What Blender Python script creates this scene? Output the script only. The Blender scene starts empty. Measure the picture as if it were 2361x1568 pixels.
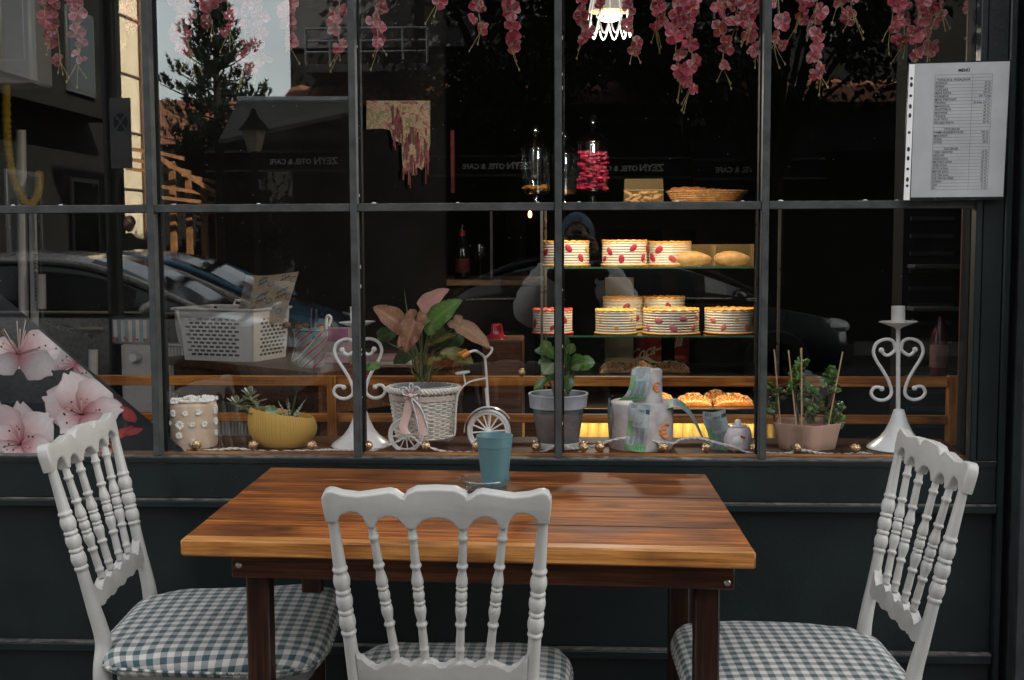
import bpy, bmesh, math, random
from mathutils import Vector, Matrix, Euler, Quaternion
from math import sin, cos, pi, radians, sqrt
S = bpy.context.scene
COL = S.collection
# ------------------------------------------------------------------ camera, sky, sun, exposure
CAM = Vector((0.0, -2.70, 1.26)); FPX = 1200.0
_Y = Vector((65, -99, FPX)).normalized()
_D = Vector((60, (65*60+FPX*FPX)/99.0, FPX)).normalized()
_X = _D.cross(_Y).normalized()
def c2w(c): return Vector((c.dot(_X), c.dot(_Y), -c.dot(_D)))
cam = bpy.data.objects.new('camera', bpy.data.cameras.new('camera')); COL.objects.link(cam)
r_, d_, f_ = c2w(Vector((1, 0, 0))), c2w(Vector((0, 1, 0))), c2w(Vector((0, 0, 1)))
m_ = Matrix.Identity(4)
for i in range(3): m_[i][0], m_[i][1], m_[i][2], m_[i][3] = r_[i], -d_[i], -f_[i], CAM[i]
cam.matrix_world = m_
cam.data.sensor_width = 36; cam.data.lens = FPX/1024*36; cam.data.clip_start = 0.02; cam.data.clip_end = 500
S.camera = cam
SUN_DIR = Vector((0.55, 0.55, 0.63)).normalized()
el = math.asin(SUN_DIR.z); az = math.atan2(SUN_DIR.x, SUN_DIR.y)
w = bpy.data.worlds.new('World'); S.world = w; w.use_nodes = True
nt = w.node_tree; nt.nodes.clear()
sky = nt.nodes.new('ShaderNodeTexSky'); sky.sky_type = 'NISHITA'; sky.sun_disc = False
sky.sun_elevation = el; sky.sun_rotation = az; sky.air_density = 1.0; sky.dust_density = 3.0; sky.ozone_density = 1.0
hs = nt.nodes.new('ShaderNodeHueSaturation'); hs.inputs['Saturation'].default_value = 0.32
bg = nt.nodes.new('ShaderNodeBackground'); bg.inputs[1].default_value = 0.13
wo = nt.nodes.new('ShaderNodeOutputWorld')
tc_ = nt.nodes.new('ShaderNodeTexCoord'); cn = nt.nodes.new('ShaderNodeTexNoise'); cn.inputs['Scale'].default_value = 7.0; cn.inputs['Detail'].default_value = 6; nt.links.new(tc_.outputs['Generated'], cn.inputs['Vector'])
cr = nt.nodes.new('ShaderNodeValToRGB'); cr.color_ramp.elements[0].position = .40; cr.color_ramp.elements[0].color = (.66, .80, .92, 1); cr.color_ramp.elements[1].position = .62; cr.color_ramp.elements[1].color = (1.25, 1.22, 1.18, 1); nt.links.new(cn.outputs[0], cr.inputs[0])
cm = nt.nodes.new('ShaderNodeMix'); cm.data_type = 'RGBA'; cm.blend_type = 'MULTIPLY'; cm.inputs[0].default_value = 1; nt.links.new(sky.outputs[0], cm.inputs[6]); nt.links.new(cr.outputs[0], cm.inputs[7])
nt.links.new(cm.outputs[2], hs.inputs['Color']); wt = nt.nodes.new('ShaderNodeMix'); wt.data_type = 'RGBA'; wt.blend_type = 'MULTIPLY'; wt.inputs[0].default_value = 1; wt.inputs[7].default_value = (1.0, .955, .885, 1)
nt.links.new(hs.outputs[0], wt.inputs[6]); nt.links.new(wt.outputs[2], bg.inputs[0]); nt.links.new(bg.outputs[0], wo.inputs[0])
sl = bpy.data.lights.new('sun', 'SUN'); sl.energy = 5.0; sl.angle = radians(0.5); sl.color = (1, .9, .76)
so = bpy.data.objects.new('sun', sl); COL.objects.link(so); so.rotation_euler = SUN_DIR.to_track_quat('Z', 'Y').to_euler(); so.location = (0, 0, 30)
S.view_settings.view_transform = 'Standard'; S.view_settings.look = 'None'; S.view_settings.exposure = 2.8; S.view_settings.gamma = 1
try:
    S.cycles.max_bounces = 10; S.cycles.transparent_max_bounces = 24; S.cycles.caustics_reflective = False; S.cycles.caustics_refractive = False
    S.cycles.sample_clamp_indirect = 6.0
except Exception: pass

K = 2361/1024.0
def ray(u, v): return c2w(Vector((u/K-512, v/K-340, FPX)))
def P(u, v, y):                       # photo position -> point at depth y
    d = ray(u, v); return CAM + d*((y-CAM.y)/d.y)
def G(u, v, z):                       # photo position -> point on the level z
    d = ray(u, v); return CAM + d*((z-CAM.z)/d.z)
def MR(u, v, d):                      # street point whose mirror image in the pane stands at depth d
    p = P(u, v, d); return Vector((p.x, -d, p.z))

# ------------------------------------------------------------------ mesh helpers
def rot(ax, deg): return Matrix.Rotation(radians(deg), 4, ax)
def T(x, y=None, z=None):
    return Matrix.Translation(Vector(x) if y is None else Vector((x, y, z)))
def SC(x, y, z): return Matrix.Diagonal((x, y, z, 1))
def frame(o, zdir, up=Vector((0, 0, 1))):
    z = Vector(zdir).normalized(); x = Vector(up).cross(z)
    if x.length < 1e-5: x = Vector((1, 0, 0)).cross(z)
    if x.length < 1e-5: x = Vector((0, 1, 0)).cross(z)
    x.normalize(); y = z.cross(x)
    M = Matrix.Identity(4)
    for i in range(3): M[i][0], M[i][1], M[i][2], M[i][3] = x[i], y[i], z[i], o[i]
    return M
class MB:
    def __init__(s): s.v = []; s.f = []; s.mi = []; s.c = []
    def add(s, vs, fs, M=None, mi=0, col=None):
        b = len(s.v)
        for i, p in enumerate(vs):
            p = Vector(p); s.v.append(M @ p if M is not None else p); s.c.append(col[i] if isinstance(col, list) else col)
        for f in fs: s.f.append([b+i for i in f]); s.mi.append(mi)
        return s
    def box(s, a, b, M=None, bev=0.0, mi=0):
        x0, y0, z0 = a; x1, y1, z1 = b
        if x0 > x1: x0, x1 = x1, x0
        if y0 > y1: y0, y1 = y1, y0
        if z0 > z1: z0, z1 = z1, z0
        if bev <= 0:
            vs = [(x0,y0,z0),(x1,y0,z0),(x1,y1,z0),(x0,y1,z0),(x0,y0,z1),(x1,y0,z1),(x1,y1,z1),(x0,y1,z1)]
            return s.add(vs, [(3,2,1,0),(4,5,6,7),(0,1,5,4),(1,2,6,5),(2,3,7,6),(3,0,4,7)], M, mi)
        e = min(bev, (x1-x0)/2.01, (y1-y0)/2.01, (z1-z0)/2.01); pts = []
        for x, sx in ((x0, 1), (x1, -1)):
            for y, sy in ((y0, 1), (y1, -1)):
                for z, sz in ((z0, 1), (z1, -1)):
                    pts += [(x, y+sy*e, z+sz*e), (x+sx*e, y, z+sz*e), (x+sx*e, y+sy*e, z)]
        bm = bmesh.new(); [bm.verts.new(p) for p in pts]; bmesh.ops.convex_hull(bm, input=bm.verts)
        bmesh.ops.dissolve_limit(bm, angle_limit=0.02, verts=bm.verts, edges=bm.edges)
        bm.verts.index_update()
        s.add([v.co.copy() for v in bm.verts], [[v.index for v in f.verts] for f in bm.faces], M, mi); bm.free()
        return s
    def lathe(s, prof, n=20, M=None, mi=0, fn=None, col=None):
        vs = []; fs = []; m = len(prof)
        for r, z in prof:
            for k in range(n):
                a = 2*pi*k/n; q = r*(fn(a, z) if fn else 1); vs.append((q*cos(a), q*sin(a), z))
        for i in range(m-1):
            for k in range(n):
                k2 = (k+1) % n; fs.append((i*n+k, i*n+k2, (i+1)*n+k2, (i+1)*n+k))
        if prof[0][0] > 1e-6: fs.append(tuple(reversed(range(n))))
        if prof[-1][0] > 1e-6: fs.append(tuple((m-1)*n+k for k in range(n)))
        return s.add(vs, fs, M, mi, col)
    def tube(s, pts, r, n=8, closed=False, mi=0, M=None, col=None):
        pts = [Vector(p) for p in pts]; m = len(pts)
        R = r if isinstance(r, (list, tuple)) else [r]*m
        tg = []
        for i in range(m):
            if closed: t = pts[(i+1) % m]-pts[i-1]
            else: t = pts[min(i+1, m-1)]-pts[max(i-1, 0)]
            tg.append(t.normalized() if t.length > 1e-9 else Vector((0, 0, 1)))
        up = Vector((0, 0, 1)) if abs(tg[0].z) < .9 else Vector((1, 0, 0))
        x = up.cross(tg[0]).normalized(); vs = []; fs = []
        for i in range(m):
            x = (x-tg[i]*x.dot(tg[i]))
            x = x.normalized() if x.length > 1e-6 else Vector((1, 0, 0)).cross(tg[i]).normalized()
            y = tg[i].cross(x)
            for k in range(n):
                a = 2*pi*k/n; vs.append(pts[i]+(x*cos(a)+y*sin(a))*R[i])
        for i in range(m if closed else m-1):
            j = (i+1) % m
            for k in range(n):
                k2 = (k+1) % n; fs.append((i*n+k, i*n+k2, j*n+k2, j*n+k))
        if not closed: fs.append(tuple(reversed(range(n)))); fs.append(tuple((m-1)*n+k for k in range(n)))
        return s.add(vs, fs, M, mi, col)
    def ball(s, c, r, n=14, m=8, sc=(1, 1, 1), M=None, mi=0, col=None):
        prof = [(max(1e-7, sin(pi*i/m)), -cos(pi*i/m)) for i in range(m+1)]
        prof[0] = (1e-7, -1); prof[-1] = (1e-7, 1)
        L = T(c) @ SC(r*sc[0], r*sc[1], r*sc[2])
        return s.lathe(prof, n, (M @ L) if M is not None else L, mi, None, col)
    def prism(s, poly, y0, y1, M=None, mi=0, col=None):           # poly in (x, z), extruded along y
        n = len(poly); vs = [(x, y0, z) for x, z in poly]+[(x, y1, z) for x, z in poly]
        ar = sum(poly[i][0]*poly[(i+1) % n][1]-poly[(i+1) % n][0]*poly[i][1] for i in range(n))
        o = list(range(n)) if ar > 0 else list(reversed(range(n)))
        fs = [tuple(o), tuple(n+i for i in reversed(o))]
        for a in range(n):
            i, j = o[a], o[(a+1) % n]; fs.append((j, i, n+i, n+j))
        return s.add(vs, fs, M, mi, col)
    def quad(s, a, b, c, d, mi=0, col=None): return s.add([a, b, c, d], [(0, 1, 2, 3)], None, mi, col)
    def grid(s, fn, nu, nv, M=None, mi=0, cf=None):
        vs = [fn(i/nu, j/nv) for j in range(nv+1) for i in range(nu+1)]; w_ = nu+1
        fs = [(j*w_+i, j*w_+i+1, (j+1)*w_+i+1, (j+1)*w_+i) for j in range(nv) for i in range(nu)]
        return s.add(vs, fs, M, mi, [cf(i/nu, j/nv) for j in range(nv+1) for i in range(nu+1)] if cf else None)
    def xf(s, M): s.v = [M @ p for p in s.v]; return s
    def build(s, name, mat, parent=None, off=None, angle=38, flat=False):
        me = bpy.data.meshes.new(name)
        o_ = Vector(off) if off is not None else Vector((0, 0, 0))
        me.from_pydata([tuple(p-o_) for p in s.v], [], s.f)
        for m in (mat if isinstance(mat, (list, tuple)) else [mat]): me.materials.append(m)
        me.polygons.foreach_set('material_index', s.mi)
        if any(c is not None for c in s.c):
            at = me.color_attributes.new('tint', 'FLOAT_COLOR', 'POINT')
            for i, c in enumerate(s.c): at.data[i].color = (*(c or (1, 1, 1)), 1)
        if not flat:
            me.polygons.foreach_set('use_smooth', [True]*len(s.f)); me.set_sharp_from_angle(angle=radians(angle))
        me.validate(); me.update()
        o = bpy.data.objects.new(name, me); COL.objects.link(o)
        if parent is not None: o.parent = parent
        return o
def thing(name, label, cat, loc=(0, 0, 0), rz=0.0, group=None):
    o = bpy.data.objects.new(name, None); COL.objects.link(o); o.location = loc; o.rotation_euler = (0, 0, radians(rz))
    o.empty_display_size = .05
    return tag(o, label, cat, group)
def tag(o, label, cat, group=None):
    o['label'] = label; o['category'] = cat
    if group: o['group'] = group
    return o
def structure(o): o['kind'] = 'structure'; return o
def WB(mb, name, mat, th, **k):        # world-space builder -> part of a thing standing unrotated at th.location
    return mb.build(name, mat, th, off=th.location, **k)
def solo(mb, name, mat, label, cat, group=None, org=None, **k):   # a thing that is one mesh; its origin goes to org
    if org is None:
        xs = [p.x for p in mb.v]; ys = [p.y for p in mb.v]; zs = [p.z for p in mb.v]
        org = ((min(xs)+max(xs))/2, (min(ys)+max(ys))/2, min(zs))
    o = mb.build(name, mat, None, off=org, **k); o.location = org
    return tag(o, label, cat, group)
def copy_tree(o, parent=None):
    c = o.copy(); COL.objects.link(c)
    if parent is not None: c.parent = parent
    for ch in list(o.children): copy_tree(ch, c)
    return c
def smooth_path(pts, n=8, closed=False):
    pts = [Vector(p) for p in pts]; out = []; m = len(pts)
    for i in range(m if closed else m-1):
        p0 = pts[i-1] if (closed or i > 0) else pts[0]; p1 = pts[i]; p2 = pts[(i+1) % m]
        p3 = pts[(i+2) % m] if (closed or i+2 < m) else pts[m-1]
        for k in range(n):
            t = k/n
            out.append(0.5*((2*p1)+(p2-p0)*t+(2*p0-5*p1+4*p2-p3)*t*t+(3*p1-p0-3*p2+p3)*t**3))
    if not closed: out.append(pts[-1])
    return out
def text_geo(s, size, align='CENTER', ext=0.0, shear=0.0, bold=0.0, res=3):
    cu = bpy.data.curves.new('t', 'FONT'); cu.body = s; cu.size = size; cu.align_x = align; cu.extrude = ext
    cu.shear = shear; cu.offset = bold; cu.resolution_u = res; cu.fill_mode = 'FRONT' if ext == 0 else 'BOTH'
    ob = bpy.data.objects.new('t', cu); COL.objects.link(ob)
    dg = bpy.context.evaluated_depsgraph_get(); dg.update()
    me = ob.evaluated_get(dg).to_mesh()
    vs = [v.co.copy() for v in me.vertices]; fs = [list(p.vertices) for p in me.polygons]
    ob.evaluated_get(dg).to_mesh_clear(); bpy.data.objects.remove(ob); bpy.data.curves.remove(cu)
    return vs, fs

# ------------------------------------------------------------------ materials
_mc = {}
def newmat(name):
    m = bpy.data.materials.new(name); m.use_nodes = True; n = m.node_tree; b = n.nodes['Principled BSDF']
    return m, n, b
def N(n, t, **k):
    x = n.nodes.new(t)
    for a, b in k.items(): setattr(x, a, b)
    return x
def noise(n, scale, detail=4, rough=.55, sx=1, sy=1, sz=1, dist=0.0, coord='Object'):
    tc = N(n, 'ShaderNodeTexCoord'); mp = N(n, 'ShaderNodeMapping'); mp.inputs['Scale'].default_value = (sx, sy, sz)
    t = N(n, 'ShaderNodeTexNoise'); t.inputs['Scale'].default_value = scale; t.inputs['Detail'].default_value = detail
    t.inputs['Roughness'].default_value = rough; t.inputs['Distortion'].default_value = dist
    n.links.new(tc.outputs[coord], mp.inputs['Vector']); n.links.new(mp.outputs[0], t.inputs['Vector'])
    return t
def ramp(n, src, stops):
    r = N(n, 'ShaderNodeValToRGB'); e = r.color_ramp.elements
    while len(e) < len(stops): e.new(.5)
    for i, (p, c) in enumerate(stops): e[i].position = p; e[i].color = (*c, 1)
    n.links.new(src, r.inputs[0]); return r
def sh(c, k): return tuple(min(1, max(0, x*k)) for x in c)
def pm(name, col, rough=.5, metal=0.0, var=.15, scale=12, bump=0.0, bscale=60, coat=0.0, spec=.5, sss=0.0, trans=0.0, emis=None, es=0.0, rvar=.12, alpha=1.0):
    if name in _mc: return _mc[name]
    m, n, b = newmat(name)
    b.inputs['Metallic'].default_value = metal; b.inputs['Specular IOR Level'].default_value = spec
    b.inputs['Coat Weight'].default_value = coat; b.inputs['Coat Roughness'].default_value = .08
    if trans: b.inputs['Transmission Weight'].default_value = trans
    if sss: b.inputs['Subsurface Weight'].default_value = sss; b.inputs['Subsurface Radius'].default_value = (.01, .006, .004)
    t = noise(n, scale)
    r = ramp(n, t.outputs[0], [(.3, sh(col, 1-var)), (.7, sh(col, 1+var))])
    n.links.new(r.outputs[0], b.inputs['Base Color'])
    rr = N(n, 'ShaderNodeMapRange'); rr.inputs['To Min'].default_value = max(.02, rough-rvar); rr.inputs['To Max'].default_value = min(1, rough+rvar)
    t2 = noise(n, scale*2.3, 3); n.links.new(t2.outputs[0], rr.inputs[0]); n.links.new(rr.outputs[0], b.inputs['Roughness'])
    if bump:
        t3 = noise(n, bscale, 3); bp = N(n, 'ShaderNodeBump'); bp.inputs['Strength'].default_value = bump; bp.inputs['Distance'].default_value = .002
        n.links.new(t3.outputs[0], bp.inputs['Height']); n.links.new(bp.outputs[0], b.inputs['Normal'])
    if emis: b.inputs['Emission Color'].default_value = (*emis, 1); b.inputs['Emission Strength'].default_value = es
    _mc[name] = m; return m
def specks(m, col, scale, thr):
    n = m.node_tree; b = n.nodes['Principled BSDF']; L = n.links.new; src = b.inputs['Base Color'].links[0].from_socket
    tc = N(n, 'ShaderNodeTexCoord'); vo = N(n, 'ShaderNodeTexVoronoi'); vo.inputs['Scale'].default_value = scale; L(tc.outputs['Object'], vo.inputs['Vector'])
    t = noise(n, scale*.13, 3); r = ramp(n, vo.outputs['Distance'], [(thr*.6, (1, 1, 1)), (thr, (0, 0, 0))]); r2 = ramp(n, t.outputs[0], [(.52, (0, 0, 0)), (.66, (1, 1, 1))])
    mm = N(n, 'ShaderNodeMath', operation='MULTIPLY'); L(r.outputs[0], mm.inputs[0]); L(r2.outputs[0], mm.inputs[1])
    mx = N(n, 'ShaderNodeMix', data_type='RGBA'); L(mm.outputs[0], mx.inputs[0]); L(src, mx.inputs[6]); mx.inputs[7].default_value = (*col, 1); L(mx.outputs[2], b.inputs['Base Color'])
def wood(name, dark, mid, light, axis='X', scale=1.0, rough=.42, coat=.15, island=.5, knots=True, streak=1.0):
    if name in _mc: return _mc[name]
    m, n, b = newmat(name); L = n.links.new
    sc = {'X': (1.8, 62, 62), 'Y': (62, 1.8, 62), 'Z': (62, 62, 1.8)}[axis]
    geo = N(n, 'ShaderNodeNewGeometry'); tc = N(n, 'ShaderNodeTexCoord')
    ml = N(n, 'ShaderNodeVectorMath', operation='SCALE'); cmb = N(n, 'ShaderNodeCombineXYZ')
    for i in range(3): L(geo.outputs['Random Per Island'], cmb.inputs[i])
    L(cmb.outputs[0], ml.inputs[0]); ml.inputs['Scale'].default_value = 7.3
    ad = N(n, 'ShaderNodeVectorMath', operation='ADD'); L(tc.outputs['Object'], ad.inputs[0]); L(ml.outputs[0], ad.inputs[1])
    mp = N(n, 'ShaderNodeMapping'); mp.inputs['Scale'].default_value = tuple(q*scale for q in sc); L(ad.outputs[0], mp.inputs['Vector'])
    t = N(n, 'ShaderNodeTexNoise'); t.inputs['Scale'].default_value = 2.2; t.inputs['Detail'].default_value = 8; t.inputs['Roughness'].default_value = .68; t.inputs['Distortion'].default_value = .25
    L(mp.outputs[0], t.inputs['Vector'])
    r = ramp(n, t.outputs[0], [(.26, dark), (.45, mid), (.66, light)]); L
    # soft broad stain
    mp2 = N(n, 'ShaderNodeMapping'); mp2.inputs['Scale'].default_value = tuple(.13*q if q > 5 else 2.2*q for q in sc); L(ad.outputs[0], mp2.inputs['Vector'])
    t2 = N(n, 'ShaderNodeTexNoise'); t2.inputs['Scale'].default_value = 1.3; t2.inputs['Detail'].default_value = 5; L(mp2.outputs[0], t2.inputs['Vector'])
    r2 = ramp(n, t2.outputs[0], [(.36, (.22, .17, .15)), (.60, (1, 1, 1))])
    mx = N(n, 'ShaderNodeMix', data_type='RGBA', blend_type='MULTIPLY'); mx.inputs[0].default_value = .75*streak
    L(r.outputs[0], mx.inputs[6]); L(r2.outputs[0], mx.inputs[7]); out = mx.outputs[2]
    if knots:
        mp3 = N(n, 'ShaderNodeMapping'); mp3.inputs['Scale'].default_value = tuple(.11*q if q > 5 else 2.4*q for q in sc); L(ad.outputs[0], mp3.inputs['Vector'])
        vo = N(n, 'ShaderNodeTexVoronoi'); vo.inputs['Scale'].default_value = 1.0; L(mp3.outputs[0], vo.inputs['Vector'])
        r3 = ramp(n, vo.outputs['Distance'], [(.05, (.12, .08, .06)), (.17, (1, 1, 1))])
        mx3 = N(n, 'ShaderNodeMix', data_type='RGBA', blend_type='MULTIPLY'); mx3.inputs[0].default_value = .7; L(out, mx3.inputs[6]); L(r3.outputs[0], mx3.inputs[7]); out = mx3.outputs[2]
    mp4 = N(n, 'ShaderNodeMapping'); mp4.inputs['Scale'].default_value = tuple(3*q if q > 5 else 3*q for q in sc); L(ad.outputs[0], mp4.inputs['Vector'])
    t4 = N(n, 'ShaderNodeTexNoise'); t4.inputs['Scale'].default_value = 1.5; t4.inputs['Detail'].default_value = 3; L(mp4.outputs[0], t4.inputs['Vector'])
    r4 = ramp(n, t4.outputs[0], [(.34, (.45, .40, .38)), (.52, (1, 1, 1))]); mx4 = N(n, 'ShaderNodeMix', data_type='RGBA', blend_type='MULTIPLY'); mx4.inputs[0].default_value = .7; L(out, mx4.inputs[6]); L(r4.outputs[0], mx4.inputs[7]); out = mx4.outputs[2]
    hv = N(n, 'ShaderNodeHueSaturation'); mr = N(n, 'ShaderNodeMapRange'); mr.inputs['To Min'].default_value = 1-island*.5; mr.inputs['To Max'].default_value = 1+island*.5
    L(geo.outputs['Random Per Island'], mr.inputs[0]); L(mr.outputs[0], hv.inputs['Value']); L(out, hv.inputs['Color']); L(hv.outputs[0], b.inputs['Base Color'])
    bp = N(n, 'ShaderNodeBump'); bp.inputs['Strength'].default_value = .25; bp.inputs['Distance'].default_value = .002; L(t.outputs[0], bp.inputs['Height']); L(bp.outputs[0], b.inputs['Normal'])
    mr2 = N(n, 'ShaderNodeMapRange'); mr2.inputs['To Min'].default_value = rough-.14; mr2.inputs['To Max'].default_value = rough+.18; L(t2.outputs[0], mr2.inputs[0]); L(mr2.outputs[0], b.inputs['Roughness'])
    b.inputs['Coat Weight'].default_value = coat; b.inputs['Coat Roughness'].default_value = .25; b.inputs['Specular IOR Level'].default_value = .22
    _mc[name] = m; return m
def glass(name, tint=(.93, .96, .95), refl_ior=1.5, front=True, rough=0.0):
    if name in _mc: return _mc[name]
    m, n, b = newmat(name); n.nodes.remove(b); L = n.links.new
    o = n.nodes['Material Output']; tr = N(n, 'ShaderNodeBsdfTransparent'); tr.inputs[0].default_value = (*tint, 1)
    if front:
        gl = N(n, 'ShaderNodeBsdfGlossy'); gl.inputs['Roughness'].default_value = rough; gl.inputs[0].default_value = (.92, .98, .98, 1)
        lw = N(n, 'ShaderNodeLayerWeight'); lw.inputs[0].default_value = .5; pw = N(n, 'ShaderNodeMath', operation='POWER'); pw.inputs[1].default_value = 5.0; L(lw.outputs['Facing'], pw.inputs[0])
        r0 = ((refl_ior-1)/(refl_ior+1))**2; fr = N(n, 'ShaderNodeMapRange'); fr.inputs['To Min'].default_value = r0; fr.inputs['To Max'].default_value = 1.0; L(pw.outputs[0], fr.inputs[0]); mx = N(n, 'ShaderNodeMixShader')
        L(fr.outputs[0], mx.inputs[0]); L(tr.outputs[0], mx.inputs[1]); L(gl.outputs[0], mx.inputs[2]); L(mx.outputs[0], o.inputs[0])
    else: L(tr.outputs[0], o.inputs[0])
    _mc[name] = m; return m
def hazy(name, col, fac):
    m, n, b = newmat(name); L = n.links.new; b.inputs['Base Color'].default_value = (*col, 1); b.inputs['Roughness'].default_value = .15
    tr = N(n, 'ShaderNodeBsdfTransparent'); mx = N(n, 'ShaderNodeMixShader'); mx.inputs[0].default_value = fac
    L(tr.outputs[0], mx.inputs[1]); L(b.outputs[0], mx.inputs[2]); L(mx.outputs[0], n.nodes['Material Output'].inputs[0]); return m
def tinted(name, rough=.5, sss=0.0, trans=0.0, spec=.5, coat=0.0, var=.12, scale=40, transl=0.0, bump=0.0):   # colour from the mesh's own tint
    if name in _mc: return _mc[name]
    m, n, b = newmat(name); L = n.links.new
    at = N(n, 'ShaderNodeAttribute'); at.attribute_name = 'tint'
    t = noise(n, scale, 3); r = ramp(n, t.outputs[0], [(.3, (1-var,)*3), (.7, (1, 1, 1))])
    mx = N(n, 'ShaderNodeMix', data_type='RGBA', blend_type='MULTIPLY'); mx.inputs[0].default_value = 1; L(at.outputs['Color'], mx.inputs[6]); L(r.outputs[0], mx.inputs[7])
    L(mx.outputs[2], b.inputs['Base Color']); b.inputs['Roughness'].default_value = rough; b.inputs['Specular IOR Level'].default_value = spec; b.inputs['Coat Weight'].default_value = coat
    if bump:
        bp = N(n, 'ShaderNodeBump'); bp.inputs['Strength'].default_value = bump; bp.inputs['Distance'].default_value = .001; L(t.outputs[0], bp.inputs['Height']); L(bp.outputs[0], b.inputs['Normal'])
    if transl:
        tl = N(n, 'ShaderNodeBsdfTranslucent'); L(mx.outputs[2], tl.inputs[0]); ms = N(n, 'ShaderNodeMixShader'); ms.inputs[0].default_value = transl
        L(b.outputs[0], ms.inputs[1]); L(tl.outputs[0], ms.inputs[2]); L(ms.outputs[0], n.nodes['Material Output'].inputs[0])
    _mc[name] = m; return m
# ------------------------------------------------------------------ the cafe front and its room
M_paint = pm('charcoal_paint', (.0066, .0122, .0126), .44, var=.35, scale=7, bump=.3, bscale=120, spec=.4); specks(M_paint, (.16, .16, .15), 42, .055)
M_bar = pm('grey_bar_paint', (.058, .061, .060), .68, var=.3, scale=26, bump=.5, bscale=260, spec=.15)
M_edge = pm('pale_edge_paint', (.085, .078, .068), .65, var=.8, scale=38, bump=.3, bscale=90)  # paler strips along bar, sill and moulding edges
M_dark = pm('black_wall_paint', (.010, .012, .012), .8, var=.3, scale=5, spec=.1)
M_brownwall = pm('dark_brown_panel', (.014, .009, .006), .6, var=.4, scale=5, spec=.15)
M_plaster = pm('grey_plaster', (.30, .29, .28), .8, var=.12, scale=6)
M_pane = glass('window_glass', (.985, .99, .99), 1.93)
M_paneback = glass('window_glass_inner', (1, 1, 1), 1.5, front=False)
M_seal = pm('black_seal', (.008, .009, .009), .8, spec=.08)

cafe = thing('cafe_building', 'charcoal painted cafe with a large multi paned shop window', 'building', (0, 0, 0))
XL, XR = -3.2, 0.905          # window run
ZS, ZT, ZTOP = 0.771, 1.3365, 2.62
mx_u = [(344.0, 1048), (823.5, 1057), (1288.5, 1062), (1757, 1065)]
# mullions: foot positions read on the glass line
MXS = [P(355, 700, -.02).x, P(820, 700, -.02).x, P(1287.5, 700, -.02).x, P(1761, 700, -.02).x]
step = MXS[1]-MXS[0]
MALL = [MXS[0]-2*step, MXS[0]-step]+MXS
for x in MALL:
    b = MB(); b.box((x-.0078, -.030, ZS+.002), (x+.0078, 0.0, ZTOP), bev=.0012); WB(b, 'mullion', M_bar, cafe)
    b = MB(); b.box((x-.0105, .0062, ZS+.0085), (x+.0125, .032, ZTOP), bev=.001); WB(b, 'inner_mullion', M_seal, cafe)
edges = [XL]+MALL+[XR]
for a, c in zip(edges[:-1], edges[1:]):
    x0, x1 = a+.0082, c-.0082
    b = MB(); b.box((x0, -.026, ZT-.0085), (x1, -.0005, ZT+.0075), bev=.001); WB(b, 'transom', M_bar, cafe)
    b = MB(); b.box((x0, -.0255, ZT+.0077), (x1, -.0015, ZT+.0092)); WB(b, 'transom_top_edge', M_edge, cafe)
    for z0, z1 in ((ZS+.004, ZT-.0086), (ZT+.0095, ZTOP-.002)):
        b = MB(); b.box((x0-.004, .0005, z0), (x1+.004, .006, z1)); b.mi = [1, 1, 0, 1, 1, 1]; WB(b, 'window_pane', [M_pane, M_paneback], cafe)
# sill and dado
b = MB(); b.box((XL, -.030, ZS-.0145), (XR+.02, .010, ZS-.0015), bev=.0015); WB(b, 'window_sill', M_paint, cafe)
b = MB(); b.box((XL, -.0298, ZS-.0013), (XR+.02, .009, ZS+.0010)); WB(b, 'sill_top_edge', M_edge, cafe)
b = MB(); b.box((XL, -.0262, ZS-.0162), (XR+.02, .0, ZS-.0147)); WB(b, 'sill_bottom_edge', M_edge, cafe)
b = MB(); b.box((XL, -.0265, .6755), (XR+.02, .02, ZS-.0164), bev=.001); WB(b, 'upper_dado_panel', M_paint, cafe)
b = MB(); b.box((XL, -.0385, .655), (XR+.02, .02, .6715), bev=.002); WB(b, 'dado_moulding', M_paint, cafe)
b = MB(); b.box((XL, -.038, .6717), (XR+.02, -.0005, .6745)); WB(b, 'moulding_top_edge', M_edge, cafe)
b = MB(); b.box((XL, -.014, .335), (XR+.02, .02, .6548)); WB(b, 'lower_dado_panel', M_paint, cafe)
b = MB(); b.box((XL, -.034, .312), (XR+.02, .02, .3315), bev=.002); WB(b, 'lower_moulding', M_paint, cafe)
b = MB(); b.box((XL, -.0335, .3317), (XR+.02, -.0005, .3345)); WB(b, 'lower_moulding_top_edge', M_edge, cafe)
b = MB(); b.box((XL, -.016, 0.0), (XR+.02, .02, .3118)); WB(b, 'plinth', M_paint, cafe)
b = MB(); b.box((XL, .0205, 0.0), (XR+.3, .200, .768)); WB(b, 'inner_dado', M_dark, cafe)
# right jamb: stepped frame, black joint, projecting pillar
xa = P(2241, 700, -.02).x
b = MB(); b.box((xa, -.034, ZS+.002), (xa+.0145, .0, ZTOP), bev=.002); b.box((xa+.016, -.028, ZS+.002), (XR+.021, .0, ZTOP), bev=.002); WB(b, 'window_jamb', M_paint, cafe)
b = MB(); b.box((xa, .0065, ZS+.009), (XR+.021, .06, ZTOP)); WB(b, 'inner_jamb', M_seal, cafe)
x1 = P(2262, 1000, -.03).x
b = MB(); b.box((XR+.0215, -.034, 0), (XR+.038, .05, 2.9), bev=.003); WB(b, 'door_post', M_paint, cafe)
b = MB(); b.box((XR+.054, -.078, 0), (XR+.094, .05, 2.9), bev=.003); b.box((XR+.095, -.073, 0), (XR+.50, .05, 2.9), bev=.003); WB(b, 'corner_pillar', pm('pillar_paint', (.022, .027, .028), .5, var=.3, scale=20, bump=.6, bscale=45), cafe)
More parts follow.
